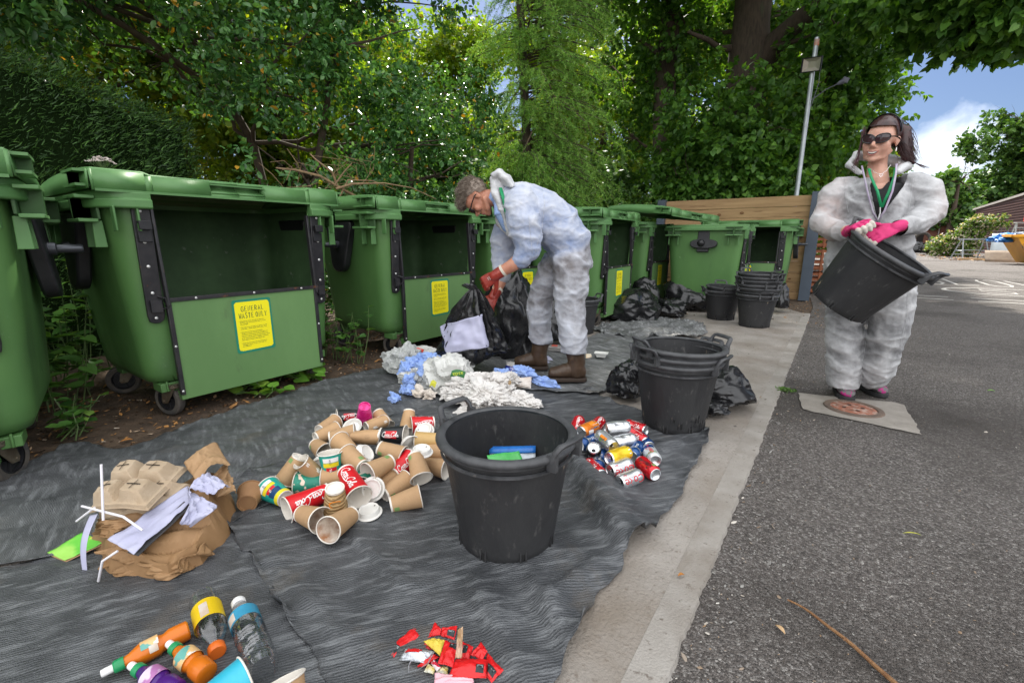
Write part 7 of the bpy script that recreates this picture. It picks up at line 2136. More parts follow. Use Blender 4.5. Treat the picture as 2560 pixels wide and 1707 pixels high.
def blob_twigs(blobs, n, shell=.75, seed=0, gap=.18, gscale=.9):
    """twig positions spread through a crown of ellipsoids, thinned by a coarse noise so that gaps stay open"""
    r = np.random.RandomState(seed)
    vol = np.array([b[1][0] * b[1][1] * b[1][2] for b in blobs]) ** .75
    pr = vol / vol.sum()
    out, ctr = [], []
    while len(out) < n:
        i = r.choice(len(blobs), p=pr)
        c, rad = np.array(blobs[i][0]), np.array(blobs[i][1])
        u = r.normal(size=3); u /= np.linalg.norm(u)
        k = r.uniform(shell, 1.0) if r.rand() < .75 else r.uniform(.3, shell)
        p = c + u * rad * k
        g = noise.noise((p[0] * gscale + seed, p[1] * gscale, p[2] * gscale)) + .5 * noise.noise((p[0] * gscale * 2.3, p[1] * gscale * 2.3 + seed, p[2] * gscale * 2.3))
        if g < -gap: continue
        out.append(p); ctr.append(u * .8 + np.array([0, 0, .1]))
    return np.array(out), np.array(ctr)
def twig_leaves(tw, out, per, twl, seed, droop=.15, lsize=(.06, .09), up=.6, toward=None):
    r = np.random.RandomState(seed)
    P, D, Nn, S = [], [], [], []
    N = len(tw)
    td = out + r.normal(scale=.55, size=(N, 3)) + np.array([0, 0, -droop])
    td /= np.linalg.norm(td, axis=1, keepdims=True)
    for k in range(per):
        t = (k + r.rand(N)) / per
        p = tw + td * (t * twl)[:, None]
        a = r.normal(size=(N, 3)); a -= td * (a * td).sum(1, keepdims=True); a /= np.linalg.norm(a, axis=1, keepdims=True)
        d = td * r.uniform(.25, .8, (N, 1)) + a * .85 + np.array([0, 0, -droop * .8])
        n = np.array([0, 0, up]) + r.normal(scale=.45, size=(N, 3)) + out * .35
        P.append(p); D.append(d); Nn.append(n); S.append(r.uniform(lsize[0], lsize[1], N))
    return np.concatenate(P), np.concatenate(D), np.concatenate(Nn), np.concatenate(S)
def leafmat(name, ramp, tcol=(1.4, 1.3, .35), transl=.38, rough=.38, spec=.5):
    return mat(name, (.05, .1, .02), rough=rough, spec=spec, island=ramp, transl=transl, tcol=tcol)
laurel_m = leafmat('laurel_leaf', [(0, (0.034, 0.089, 0.030)), (.3, (0.050, 0.143, 0.038)), (.6, (0.077, 0.202, 0.050)), (.85, (0.131, 0.285, 0.084)), (.968, (0.178, 0.357, 0.107)), (.982, (0.492, 0.297, 0.035)), (1, (0.476, 0.226, 0.024))], rough=.27, transl=.26)
lime_m = leafmat('lime_leaf', [(0, (0.046, 0.118, 0.023)), (.35, (0.072, 0.183, 0.032)), (.7, (0.118, 0.261, 0.041)), (1, (0.183, 0.365, 0.059))], rough=.45, transl=.42)
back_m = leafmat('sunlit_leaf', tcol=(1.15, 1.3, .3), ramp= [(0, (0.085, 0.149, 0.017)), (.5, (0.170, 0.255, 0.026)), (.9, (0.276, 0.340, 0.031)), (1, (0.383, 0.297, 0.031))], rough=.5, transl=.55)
larch_m = leafmat('larch_needle', [(0, (0.124, 0.270, 0.063)), (.5, (0.225, 0.450, 0.086)), (.9, (0.360, 0.600, 0.124)), (1, (0.450, 0.450, 0.158))], rough=.5, transl=.35)
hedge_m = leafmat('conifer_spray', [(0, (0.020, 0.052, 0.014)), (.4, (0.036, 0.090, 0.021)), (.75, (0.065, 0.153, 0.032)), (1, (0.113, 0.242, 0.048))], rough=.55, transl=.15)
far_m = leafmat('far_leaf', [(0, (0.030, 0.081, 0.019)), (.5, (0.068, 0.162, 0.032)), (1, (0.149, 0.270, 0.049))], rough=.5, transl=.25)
bram_m = leafmat('bramble_leaf', [(0, (0.031, 0.094, 0.020)), (.5, (0.075, 0.188, 0.037)), (.9, (0.138, 0.312, 0.056)), (1, (0.275, 0.425, 0.088))], rough=.4, transl=.3)
wood_m = mat('tree_bark', (.085, .062, .045), (.045, .034, .026), scale=9, detail=8, rough=.9, bump=1.0, bscale=22, stretch=(3, 3, .6), spots=((.06, .075, .04), 3, .6, .75))
wood_d = mat('branch_bark', (.055, .04, .03), (.09, .065, .045), scale=14, rough=.9, bump=.5, bscale=60)
wood_y = mat('twig_tan', (.26, .17, .09), (.17, .11, .06), scale=20, rough=.8)
def branchy(name, segs, m, parent, seg=8):
    mb = MB()
    for pts, rad in segs:
        P = [Vector(p) for p in pts]
        if len(P) == 2: P = [P[0], P[0].lerp(P[1], .35) + Vector((.0, 0, .02)) * (P[1] - P[0]).length, P[0].lerp(P[1], .7), P[1]]
        if isinstance(rad, tuple) or len(rad) != len(P): rad = [rad[0] + (rad[-1] - rad[0]) * i / (len(P) - 1) for i in range(len(P))]
        mb.tube(P, rad, seg)
    return mb.build(name, m, parent, smooth=60)
def sway(a, b, n, w, seed):
    a, b = Vector(a), Vector(b)
    return [a.lerp(b, i / n) + Vector((noise.noise((i * .7, seed, 0)), noise.noise((i * .7, seed, 5)), noise.noise((i * .7, seed, 9)))) * w * math.sin(PI * i / n) for i in range(n + 1)]
def make_tree(name, label, cat, base, trunk, blobs, n, per, lm, lsize, twl=.22, shape='oval', wid=.5, seed=1, limbs=True, gap=.18, gscale=.9, droop=.15, wm=None, group=None, shell=.7, up=.6, lw=.06):
    t = thing(name, label, cat, base, 0, group)
    B = Vector(base)
    loc = [((b[0][0] - base[0], b[0][1] - base[1], b[0][2] - base[2]), b[1]) for b in blobs]
    segs = [([Vector(p) - B for p in pts], rad) for pts, rad in trunk]
    tr = branchy('trunk', segs, wm or wood_m, t, 14) if segs else None
    if limbs and segs:
        ls = []
        main = [Vector(p) - B for p in trunk[0][0]]
        for i, (c, r) in enumerate(loc):
            c = Vector(c)
            s = min(main, key=lambda p: (p - c).length + (3 if p.z > c.z else 0))
            ls.append((sway(s, c, 6, .12 * (c - s).length, seed + i), (lw, .012)))
            rr = random.Random(seed * 31 + i)
            for k in range(5):
                u = Vector((rr.gauss(0, 1), rr.gauss(0, 1), rr.gauss(0, .8))).normalized()
                e = c + Vector((u.x * r[0], u.y * r[1], u.z * r[2])) * .85
                ls.append((sway(s.lerp(c, rr.uniform(.5, 1)), e, 5, .2, seed + i * 7 + k), (.018, .005)))
        branchy('limbs', ls, wood_d, t, 7)
    tw, out = blob_twigs(loc, n, shell, seed, gap, gscale)
    P, D, Nn, S = twig_leaves(tw, out, per, twl, seed + 5, droop, lsize, up)
    link('crown', leaf_mesh('crown', P, D, Nn, S, lm, shape, wid), t)
    return t
# ---- clipped conifer hedge, dark, behind the two left bins
h = thing('conifer_hedge', 'tall clipped dark conifer hedge behind the bins at the left', 'hedge', (-5.0, -1.0, 0))
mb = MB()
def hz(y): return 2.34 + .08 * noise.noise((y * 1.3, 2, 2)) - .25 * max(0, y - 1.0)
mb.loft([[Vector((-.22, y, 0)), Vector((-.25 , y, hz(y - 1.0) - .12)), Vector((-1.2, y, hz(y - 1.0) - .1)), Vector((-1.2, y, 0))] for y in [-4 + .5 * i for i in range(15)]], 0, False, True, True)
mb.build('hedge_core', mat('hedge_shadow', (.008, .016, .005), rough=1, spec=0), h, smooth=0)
n = 105000
yy = rs.uniform(-4.2, 3.1, n); top = np.array([hz(y - 1.0) for y in yy]); zz = rs.uniform(0, 1, n) * top
onf = rs.rand(n) < .86
xx = np.where(onf, -.22 + .07 * rs.normal(size=n) + .06 * np.sin(yy * 5 + zz * 4), rs.uniform(-1.2, -.2, n))
zz = np.where(onf, zz, top + rs.normal(scale=.05, size=n))
pos = np.stack([xx, yy, zz], 1)
dirs = np.stack([rs.uniform(.2, .9, n), .55 + rs.normal(scale=.45, size=n), .45 + rs.normal(scale=.4, size=n)], 1)
link('hedge_foliage', leaf_mesh('hedge_foliage', pos, dirs, rs.normal(size=(n, 3)) + np.array([.8, 0, .5]), rs.uniform(.025, .062, n), hedge_m, 'blade', .15, .12), h)
# ---- glossy broadleaf tree leaning over hedge and bins
lb = [((-5.6, 1.2, 3.5), (1.2, 1.5, .9)), ((-5.4, -.8, 3.4), (1.0, 1.3, .75)), ((-5.2, 2.9, 2.9), (.75, .9, .75)), ((-4.85, 3.9, 3.2), (.75, .85, 1.0)), ((-5.0, 4.6, 2.2), (.75, .9, .9)), ((-5.3, 5.6, 2.0), (.7, .9, .8)),
      ((-4.6, 3.0, 1.75), (.42, .85, .32)), ((-4.9, 4.6, 1.35), (.6, 1.2, .5)), ((-5.6, 3.2, 4.4), (1.2, 1.6, .8)), ((-6.2, 2.2, 3.0), (.8, 1.2, .7)), ((-6, 0, 4.4), (1.6, 2.0, .8)), ((-4.8, 4.3, 4.2), (.9, 1.0, .8)), ((-5.4, 6.4, 1.3), (.7, 1.0, .7)), ((-5.2, -2.2, 3.6), (1.0, 1.0, .7)), ((-5.2, 5.9, 3.0), (.6, .8, .8))]
LT = (-6.1, 2.6, 0)
trk = [([(-6.5, 3.4, 0), (-6.4, 3.4, 1.2), (-6.3, 3.2, 2.2), (-6.2, 2.6, 3.2), (-6.2, 1.9, 4.4)], (.06, .035)), ([(-6.1, 3.4, 0), (-5.8, 3.6, 1.4), (-5.4, 3.7, 2.6), (-5.2, 3.8, 4.0)], (.06, .03)), ([(-6.2, 2.6, 2.8), (-5.9, 1.9, 3.0), (-5.7, 1.0, 3.2), (-5.7, -.4, 3.5)], (.035, .015)), ([(-5.9, 5.2, 0), (-5.5, 5.0, 1.2), (-5.2, 4.9, 2.3)], (.07, .03))]
lt = make_tree('laurel_tree', 'big glossy leaved evergreen tree with some yellow leaves overhanging the hedge and bins', 'tree', LT, trk, lb, 7600, 10, laurel_m, (.052, .088), .20, 'oval', .56, 5, gap=.10, gscale=1.3, droop=.05, wm=wood_d, shell=.6, lw=.028)
# bare tan branches arching behind the second bin
segs = []
L0 = Vector(LT)
def apx(x, y, X): return atx(x, y, X) - L0
b0 = [apx(x, y, X) for x, y, X in ((905, 500, -4.25), (850, 470, -4.2), (800, 440, -4.2), (740, 425, -4.25), (690, 420, -4.35))]
segs.append((b0, (.018, .007)))
segs.append(([apx(x, y, X) for x, y, X in ((845, 470, -4.2), (830, 430, -4.2), (790, 400, -4.25), (775, 385, -4.3))], (.012, .006)))
segs.append(([apx(x, y, X) for x, y, X in ((840, 472, -4.2), (880, 460, -4.1), (960, 458, -4.05), (1030, 470, -4.0), (1090, 498, -3.95))], (.012, .005)))
segs.append(([apx(x, y, X) for x, y, X in ((835, 465, -4.2), (860, 430, -4.15), (880, 408, -4.1))], (.010, .005)))
segs.append(([apx(x, y, X) for x, y, X in ((850, 490, -4.2), (870, 450, -4.15), (930, 452, -4.1), (990, 475, -4.1))], (.009, .004)))
r_ = random.Random(9)
for k in range(26):
    x, y = r_.uniform(690, 950), r_.uniform(430, 500)
    segs.append(([apx(x, y, -4.3), apx(x + r_.uniform(-40, 40), y - r_.uniform(10, 45), -4.25), apx(x + r_.uniform(-70, 70), y - r_.uniform(20, 80), -4.3)], (.004, .002)))
branchy('bare_branches', segs, wood_y, lt, 6)
# ---- larch with hanging sprays
LB = Vector((-5.0, 7.6, 0))
la = thing('larch_tree', 'drooping larch with a thin straight trunk and hanging light green sprays behind the man', 'tree', LB)
px_tr = [(1318, 380), (1312, 250), (1306, 120), (1300, 0)]
dL = 9.1
tp = [Vector((0, 0, 0))] + [atd(x, y, dL) - LB for x, y in px_tr]
tp[0] = Vector((tp[1].x, tp[1].y, 0)); tp.append(tp[-1] + (tp[-1] - tp[-2]) * 2.2)
branchy('trunk', [(tp, [.09, .085, .08, .075, .07, .04])], wood_m, la, 12)
nP, nD, nN, nS = [], [], [], []
lsegs = []
r_ = random.Random(21)
def spray(start, ln, r_, lean):
    """one hanging spray: a curved stem with needles all round"""
    p = Vector(start); d = Vector((lean.x * .6, lean.y * .6, r_.uniform(-.5, .1))).normalized()
    st = [p.copy()]
    k = max(4, int(ln / .05))
    for i in range(k):
        d = (d + Vector((0, 0, -.16)) + Vector((r_.gauss(0, .08), r_.gauss(0, .08), 0))).normalized()
        p = p + d * .05
        st.append(p.copy())
        for j in range(8):
            a = Vector((r_.gauss(0, 1), r_.gauss(0, 1), r_.gauss(0, 1))); a = (a - d * a.dot(d)).normalized()
            nP.append(p - d * r_.uniform(0, .05)); nD.append(a * .9 + d * .55); nN.append((r_.gauss(0, 1), r_.gauss(0, 1), r_.gauss(0, 1))); nS.append(r_.uniform(.03, .055))
    return st
for k in range(360):
    z = r_.uniform(1.6, 6.2) if k % 4 else r_.uniform(1.3, 2.6)
    base = Vector((tp[1].x, tp[1].y, z))
    side = r_.random()
    right = Vector((math.cos(YAW), math.sin(YAW), 0))
    tcam = Vector((.55, -.83, 0))
    u = (right * r_.gauss(.75 if side < .72 else -.5, .55) + tcam * r_.gauss(.45, .5)).normalized()
    ln = r_.uniform(.5, 1.5) * (1.25 if u.dot(right) > 0 else .75)
    br = [base]
    d = Vector((u.x, u.y, .18)).normalized()
    for i in range(8):
        d = (d + Vector((0, 0, -.10)) + Vector((r_.gauss(0, .06), r_.gauss(0, .06), 0))).normalized()
        br.append(br[-1] + d * ln / 8)
    lsegs.append((br, (.012, .004)))
    for i in range(2, 9):
        for q in range(2):
            if r_.random() < .8: spray(br[i] + Vector((r_.gauss(0, .03), r_.gauss(0, .03), 0)), r_.uniform(.12, .5), r_, Vector((r_.gauss(u.x, .8), r_.gauss(u.y, .8), 0)))
branchy('branches', lsegs, wood_d, la, 5)
link('needles', leaf_mesh('needles', nP, nD, nN, nS, larch_m, 'blade', .15, .06), la)
# a few bare twisted twigs of the larch
segs = []
for pts in ([(1352, 175), (1375, 215), (1395, 270), (1415, 325), (1425, 380), (1428, 440)], [(1385, 240), (1430, 270), (1470, 310), (1480, 345)], [(1530, 165), (1555, 190), (1560, 225)], [(1415, 325), (1440, 350), (1455, 410)], [(1330, 330), (1312, 370), (1290, 420)]):
    segs.append(([atd(x, y, 8.6 + .02 * i) - LB for i, (x, y) in enumerate(pts)], (.012, .005)))
branchy('bare_twigs', segs, mat('bare_twig', (.20, .14, .10), (.13, .09, .07), scale=20, rough=.9), la, 6)
# ---- big lime tree with ivy foot, its limb to the right and the bough over the road
def trpt(x, y, d): return atd(x, y, d)
B0 = Vector((-2.05, 11.9, 0))
limb_r = [trpt(1905, 150, 12.0), trpt(1950, 95, 11.8), trpt(2010, 45, 11.5), trpt(2080, -10, 11.2), trpt(2160, -80, 10.6)]
trunk = [([B0, Vector((-2.1, 11.85, 2.5)), trpt(1872, 150, 12), trpt(1878, 60, 12), trpt(1888, -40, 12), trpt(1890, -260, 12)], [.48, .44, .42, .36, .36, .30]), (limb_r, [.30, .21, .19, .17, .14]), ([trpt(1850, 120, 12), trpt(1800, 122, 11.7), trpt(1770, 100, 11.5), trpt(1720, 80, 11.2)], [.09, .06, .05, .03])]
def bp(x, y, d, r): return (tuple(atd(x, y, d)), r)
limeb = [bp(1760, 280, 10.6, (.9, .9, .95)), bp(1900, 300, 10.4, (.9, .9, .95)), bp(1790, 400, 10.3, (1.1, .8, .6)), bp(1950, 420, 10.3, (1.0, .8, .6)), bp(1700, 430, 10.6, (.8, .8, .6)), bp(2090, 330, 11.2, (1.1, 1.1, 1.0)), bp(2060, 200, 11.8, (1.2, 1.2, .9)), bp(2150, 120, 11.5, (1.0, 1.0, .7)), bp(2160, 250, 12, (.75, .9, .7)),
         bp(2000, 120, 13.5, (1.2, 1.2, .8)), bp(1700, 120, 13.2, (1.3, 1.2, 1.0)), bp(1980, 30, 12.8, (1.3, 1.2, .8)), bp(2180, 20, 10.8, (1.1, 1.2, .6)), bp(1650, 250, 13.8, (1.0, 1.0, 1.2)), bp(2060, 430, 11.6, (.9, .9, .6)), bp(2180, 430, 12.6, (.6, .8, .7)),
         ((-2, 12, 8.6), (3.8, 3.6, 2.0)), ((1.2, 9.8, 7.0), (2.6, 2.6, 1.3)), ((-4.5, 10.5, 7.5), (2.5, 2.5, 1.6))]
shade = [((-3.6, 7.4, 7.6), (3.2, 3.0, 1.0)), ((-1.4, 7.6, 7.8), (2.4, 2.4, .9)), ((-4.6, 4.6, 7.8), (2.0, 2.0, .8))]  # unseen canopy added above the view to keep sun off the foreground
lm = make_tree('lime_tree', 'big broadleaf tree with a thick trunk and a limb leaning right behind the timber fence', 'tree', B0, trunk, limeb, 7000, 9, lime_m, (.075, .115), .30, 'heart', .85, 8, gap=.16, gscale=.8, droop=.35, shell=.55)
# the bough hanging over the road
ob = [bp(2380, -10, 8.6, (.55, .6, .34)), bp(2480, 20, 8.4, (.6, .6, .36)), bp(2330, 45, 8.8, (.40, .5, .28)), bp(2440, 80, 8.6, (.45, .5, .22)), bp(2550, -30, 8.4, (.6, .6, .4)), bp(2320, -30, 9.0, (.5, .6, .3)), bp(2560, 60, 8.6, (.3, .4, .22)), bp(2200, 10, 9.8, (.5, .7, .3)), bp(2440, -90, 8.2, (1.0, 1.0, .4))]
tw, out = blob_twigs([(tuple(Vector(c) - B0), r) for c, r in ob], 1150, .4, 31, .35, 1.6)
P, D, Nn, S = twig_leaves(tw, out, 9, .22, 33, .5, (.085, .125), .6)
link('crown', leaf_mesh('crown', P, D, Nn, S, lime_m, 'heart', .8), lm)
tw, out = blob_twigs([(tuple(Vector(c) - B0), r) for c, r in shade], 1500, .3, 35, .9, .5)
P, D, Nn, S = twig_leaves(tw, out, 8, .5, 36, .3, (.2, .32), 1.0)
link('crown', leaf_mesh('crown', P, D, Nn, S, lime_m, 'quad', .8), lm)  # added sun-blocking leaves, out of view, not part of the visible crown
branchy('limb', [(sway(limb_r[4] - B0, atd(2300, 20, 9.2) - B0, 6, .3, 3) + sway(atd(2300, 20, 9.2) - B0, atd(2500, 60, 8.5) - B0, 6, .2, 4)[1:], (.10, .015)), (sway(atd(2300, 20, 9.2) - B0, atd(2420, 120, 8.7) - B0, 6, .2, 6), (.03, .01))], wood_d, lm, 7)
# ---- second trunk left of it
B2 = atd(1665, 560, 13.0); B2.z = 0
t2b = [bp(1600, 60, 13.2, (1.3, 1.1, .9)), bp(1560, 200, 13.8, (1.1, 1.0, .8)), bp(1700, 30, 14, (1.3, 1.1, .8)), bp(1570, 330, 13.4, (.9, .9, .7)), bp(1690, 400, 12.4, (.8, .6, .9)), bp(1640, 470, 12.3, (.9, .6, .6)), ((B2.x - .5, B2.y, 8), (3, 3, 1.6))]
make_tree('broadleaf_tree', 'dark trunked tree between the larch and the big tree with the leaning limb', 'tree', B2, [([B2, atd(1660, 400, 13), atd(1662, 200, 13), atd(1676, 60, 13), atd(1680, -160, 13)], [.30, .28, .26, .22, .18]), ([atd(1670, 190, 13), atd(1640, 130, 12.8), atd(1590, 95, 12.6)], [.09, .06, .03])], t2b, 1900, 9, lime_m, (.085, .13), .3, 'heart', .8, 12, gap=.14, droop=.25)
# ---- sunlit trees farther back that glow through the gaps
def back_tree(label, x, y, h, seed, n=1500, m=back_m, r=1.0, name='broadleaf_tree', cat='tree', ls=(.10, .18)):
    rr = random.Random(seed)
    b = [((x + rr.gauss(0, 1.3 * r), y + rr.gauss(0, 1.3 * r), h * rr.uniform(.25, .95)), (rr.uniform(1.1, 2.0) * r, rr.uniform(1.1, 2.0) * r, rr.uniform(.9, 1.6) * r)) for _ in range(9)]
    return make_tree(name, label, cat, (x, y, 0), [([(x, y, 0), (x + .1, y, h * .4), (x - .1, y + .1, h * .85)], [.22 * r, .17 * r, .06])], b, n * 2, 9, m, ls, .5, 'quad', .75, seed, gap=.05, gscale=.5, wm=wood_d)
BG = 'sunlit trees behind the laurel and larch'
back_tree('sunlit tree seen through the gaps above the dark hedge', -12.0, 2.5, 8.0, 41, 1700)
back_tree('sunlit tree seen through the glossy evergreen behind the first open bin', -12.5, 7.0, 8.0, 42, 1700)
back_tree('sunlit yellow green tree glowing low between the evergreen and the larch', -11.5, 10.5, 5.5, 43, 1500)
back_tree('sunlit tree behind the larch trunk', -12.5, 15.5, 6.5, 44, 1500)
back_tree('sunlit tree behind the dark trunk right of the larch', -8.5, 18.5, 9.0, 45, 1800)
back_tree('sunlit tree glowing behind the big tree with the leaning limb', -4.0, 20.0, 10.0, 46, 2200)
back_tree('sunlit tree behind the right edge of the big tree', -.9, 18.5, 6.5, 47, 1300, r=.8)
back_tree('sunlit tree at the far left beyond the hedge', -12.0, -3.0, 8.0, 48, 1400)
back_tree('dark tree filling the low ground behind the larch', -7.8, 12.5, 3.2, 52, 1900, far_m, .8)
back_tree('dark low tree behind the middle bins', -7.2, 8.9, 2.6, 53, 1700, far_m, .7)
back_tree('tall sunlit tree behind the top of the larch', -10.5, 13.0, 9.5, 54, 2200)
back_tree('sunlit tree between the evergreen and the larch, far behind', -15.0, 12.0, 10.0, 55, 2200, back_m, 1.2)
back_tree('sunlit tree far behind the glossy evergreen', -16.0, 6.0, 10.0, 56, 2000, back_m, 1.2)
back_tree('sunlit tree far behind the dark trunk', -9.0, 24.0, 11.0, 57, 2000, back_m, 1.3)
# dense shrubbery closing the view low down
def shrub(name, label, cat, blobs, n, per, m, ls, seed, shape='oval', wid=.55, group=None, gap=.3, twl=.2, stems=True):
    c0 = blobs[0][0]
    base = (c0[0], c0[1], 0)
    st = [([(c0[0], c0[1], 0), (c0[0] + .05, c0[1], c0[2])], (.03, .01))] if stems else []
    return make_tree(name, label, cat, base, st, blobs, n, per, m, ls, twl, shape, wid, seed, gap=gap, wm=wood_d, group=group, shell=.5)
shrub('laurel_shrub', 'dense dark glossy shrub behind the bins right of the open bin', 'shrub', [((-5.2, 5.2, .9), (.8, 1.3, .9)), ((-4.9, 6.6, .9), (.7, .9, .8)), ((-5.5, 3.8, .8), (.7, 1.0, .8))], 1500, 10, laurel_m, (.06, .09), 61)
shrub('laurel_shrub', 'dark evergreen shrub between the raised lid and the fence post', 'shrub', [((-4.1, 9.6, 1.1), (1.1, .8, 1.0)), ((-3.2, 9.9, .9), (.8, .5, .9)), ((-4.9, 8.6, 1.0), (.9, 1.0, .9))], 1500, 10, far_m, (.07, .11), 62)
shrub('ivy_bush', 'leafy ivy and lime shoots rising behind the timber fence', 'shrub', [((-2.4, 10.0, 1.7), (.7, .35, .8)), ((-1.6, 10.0, 1.9), (.7, .35, .9)), ((-.95, 10.0, 1.6), (.55, .35, .7)), ((-2.9, 10.2, 2.2), (.5, .35, .8)), ((-1.4, 10.3, 2.6), (.8, .4, .6))], 2000, 9, lime_m, (.075, .12), 63, 'heart', .85)
# ---- far trees right, beyond the buildings
def far_tree(label, px, py, d, h, r, seed, n=1600):
    p = atd(px, py, d)
    rr = random.Random(seed)
    b = [((p.x + rr.gauss(0, r * .45), p.y + rr.gauss(0, r * .45), h * (.38 + .58 * i / 13)), (r * rr.uniform(.3, .5) * (1.15 - .6 * i / 13), r * rr.uniform(.3, .5) * (1.15 - .6 * i / 13), r * rr.uniform(.2, .32))) for i in range(14)]
    return make_tree('broadleaf_tree', label, 'tree', (p.x, p.y, 0), [([(p.x, p.y, 0), (p.x, p.y, h * .8)], [.35, .1])], b, n, 8, far_m, (.34, .58), .8, 'quad', .8, seed, gap=.0, gscale=.35, wm=wood_d)
far_tree('tall dense tree at the far right rising above the brown shed', 2590, 500, 76, 15.4, 7.2, 71, 2600)
far_tree('smaller tree left of the tall tree at the far right', 2385, 520, 62, 8.0, 2.8, 72, 900)
far_tree('low tree behind the flat roofed building at the far right', 2330, 560, 66, 5.2, 3.6, 73, 900)
far_tree('tree beside the tall far tree above the shed roof', 2450, 540, 78, 8.2, 4.2, 74, 900)
# ---- undergrowth between and below the bins
def weeds(name, label, spots, m, ls, seed, shape='oval', wid=.6, group=None, per=7):
    r = np.random.RandomState(seed)
    c0 = spots[0][0]
    t = thing(name, label, 'plant', (c0[0], c0[1], 0), 0, group)
    P, D, Nn, S, segs = [], [], [], [], []
    for (c, rad, hgt, n) in spots:
        for _ in range(n):
            x, y = c[0] + r.normal() * rad[0] * .5, c[1] + r.normal() * rad[1] * .5
            hh = hgt * r.uniform(.35, 1)
            dv = min(.08, hgt * .6); top = np.array([x + r.normal() * dv, y + r.normal() * dv, hh])
            b = np.array([x, y, 0.0])
            segs.append(([Vector(b - np.array([c0[0], c0[1], 0])), Vector((b + top) / 2 - np.array([c0[0], c0[1], 0]) + np.array([.02, .01, 0])), Vector(top - np.array([c0[0], c0[1], 0]))], (.004, .002)))
            for k in range(per):
                f = r.uniform(.3, 1)
                p = b + (top - b) * f - np.array([c0[0], c0[1], 0])
                a = r.uniform(0, 6.28)
                P.append(p); D.append((math.cos(a), math.sin(a), r.uniform(-.3, .4))); Nn.append((r.normal() * .3, r.normal() * .3, 1)); S.append(r.uniform(*ls) * (1.2 - .4 * f))
    branchy('stems', segs, mm('weed_stem', (.08, .13, .04), rough=.6), t, 5)
    link('leaves', leaf_mesh('leaves', P, D, Nn, S, m, shape, wid), t)
    return t
weeds('bramble', 'tangle of bramble and nettle between the left edge bin and the open bin', [((-3.9, .42, 0), (.5, .28, 0), .7, 45), ((-4.4, .5, 0), (.5, .5, 0), .9, 40)], bram_m, (.07, .13), 81, 'heart', .7)
weeds('bramble', 'low broad leaves on the soil just right of the left edge bin', [((-3.15, .52, 0), (.10, .12, 0), .2, 9)], bram_m, (.06, .085), 82, 'oval', .75, None, 5)
q = gp(680, 985)
weeds('broadleaf_weed', 'bright green broad leaved weed growing at the foot of the open bin', [((q.x - .02, q.y, 0), (.13, .10, 0), .10, 8), ((gp(770, 950).x - .05, gp(770, 950).y, 0), (.12, .08, 0), .16, 8)], leafmat('weed_leaf', [(0, (.08, .20, .025)), (.5, (.14, .32, .04)), (1, (.26, .42, .06))], rough=.4, transl=.3), (.075, .115), 83, 'heart', .95, None, 4)
weeds('bramble', 'weeds in the dark gap between the first and second open bins', [((-3.6, 2.22, 0), (.5, .06, 0), .5, 30)], bram_m, (.05, .08), 84, 'heart', .7)
weeds('grass_tuft', 'small green tuft growing at the kerb beside the concrete patch', [((-.17, 3.46, 0), (.045, .035, 0), .02, 16)], mm('tuft_leaf', (.12, .26, .03), rough=.5, transl=.3), (.02, .035), 85, 'blade', .25, None, 5)
# white umbel flower over the lid
uf = thing('wild_flower', 'white umbel flower head standing just behind the lid of the open bin', 'flower', (-4.2, 1.09, 0))
top = atx(255, 412, -4.2) - Vector((-4.2, 1.09, 0))
mb = MB(); mb.tube([(0, 0, 0), (.02, .01, .8), top - Vector((0, 0, .05))], .004, 6)
r_ = random.Random(4); heads = []
for k in range(26):
    a, q = r_.uniform(0, 6.28), r_.random() ** .5 * .075
    e = top + Vector((q * math.cos(a), q * math.sin(a), .05 - q * q * 7))
    mb.tube([top - Vector((0, 0, .05)), e], .0012, 4); heads.append(e)
mb.build('stem', mm('weed_stem', (.08, .13, .04)), uf)
mb = MB()
for e in heads:
    for j in range(9): mb.sphere(e + Vector((r_.gauss(0, .007), r_.gauss(0, .007), r_.gauss(0, .002))), .0032, 5, 4)
mb.build('florets', mat('umbel_white', (.72, .66, .62), (.6, .45, .42), scale=60, rough=.8), uf, smooth=180)
# ================================================================== FENCE, POLE, BUILDINGS AND YARD CLUTTER
timber = mat('fence_timber', (.42, .27, .135), (.30, .185, .09), scale=3.2, detail=8, rough=.8, bump=.4, bscale=40, stretch=(.35, 1, 5), spots=((.19, .11, .05), 5, .62, .72), spots2=((.16, .15, .08), 1.6, .62, .78))
knot = mat('timber_knot', (.12, .055, .022), (.2, .1, .04), scale=30, rough=.8)
steelpost = mat('grey_steel_post', (.075, .095, .125), (.06, .075, .10), scale=4, rough=.5, metal=.2, spots=((.20, .07, .03), 5, .66, .70))
FY = 9.08
fe = thing('timber_fence', 'fence of wide horizontal timber boards between two blue grey steel posts', 'fence', (-1.62, FY, 0))
zt, hts = 0.0, [.13, .16, .17, .18, .17, .17, .18, .20, .165, .172]
r_ = random.Random(3)
for hh in hts:
    mb = MB(); mb.box((.02, r_.uniform(-.008, .008), zt + hh / 2), (2.36, .045, hh - .004))
    bo = mb.build('board', timber, fe, bevel=.005)
    if r_.random() < .75:
        mb = MB()
        for _ in range(r_.randint(1, 3)): mb.lathe([(0, 0), (.018, 0), (.028, -.002)], 12, 0, Matrix.Translation((r_.uniform(-1.1, 1.1), -.0285, zt + hh * r_.uniform(.3, .7))) @ Matrix.Rotation(PI / 2, 4, 'X') @ Matrix.Diagonal((1.2, .8, 1, 1)))
        mb.build('knots', knot, bo)
    zt += hh
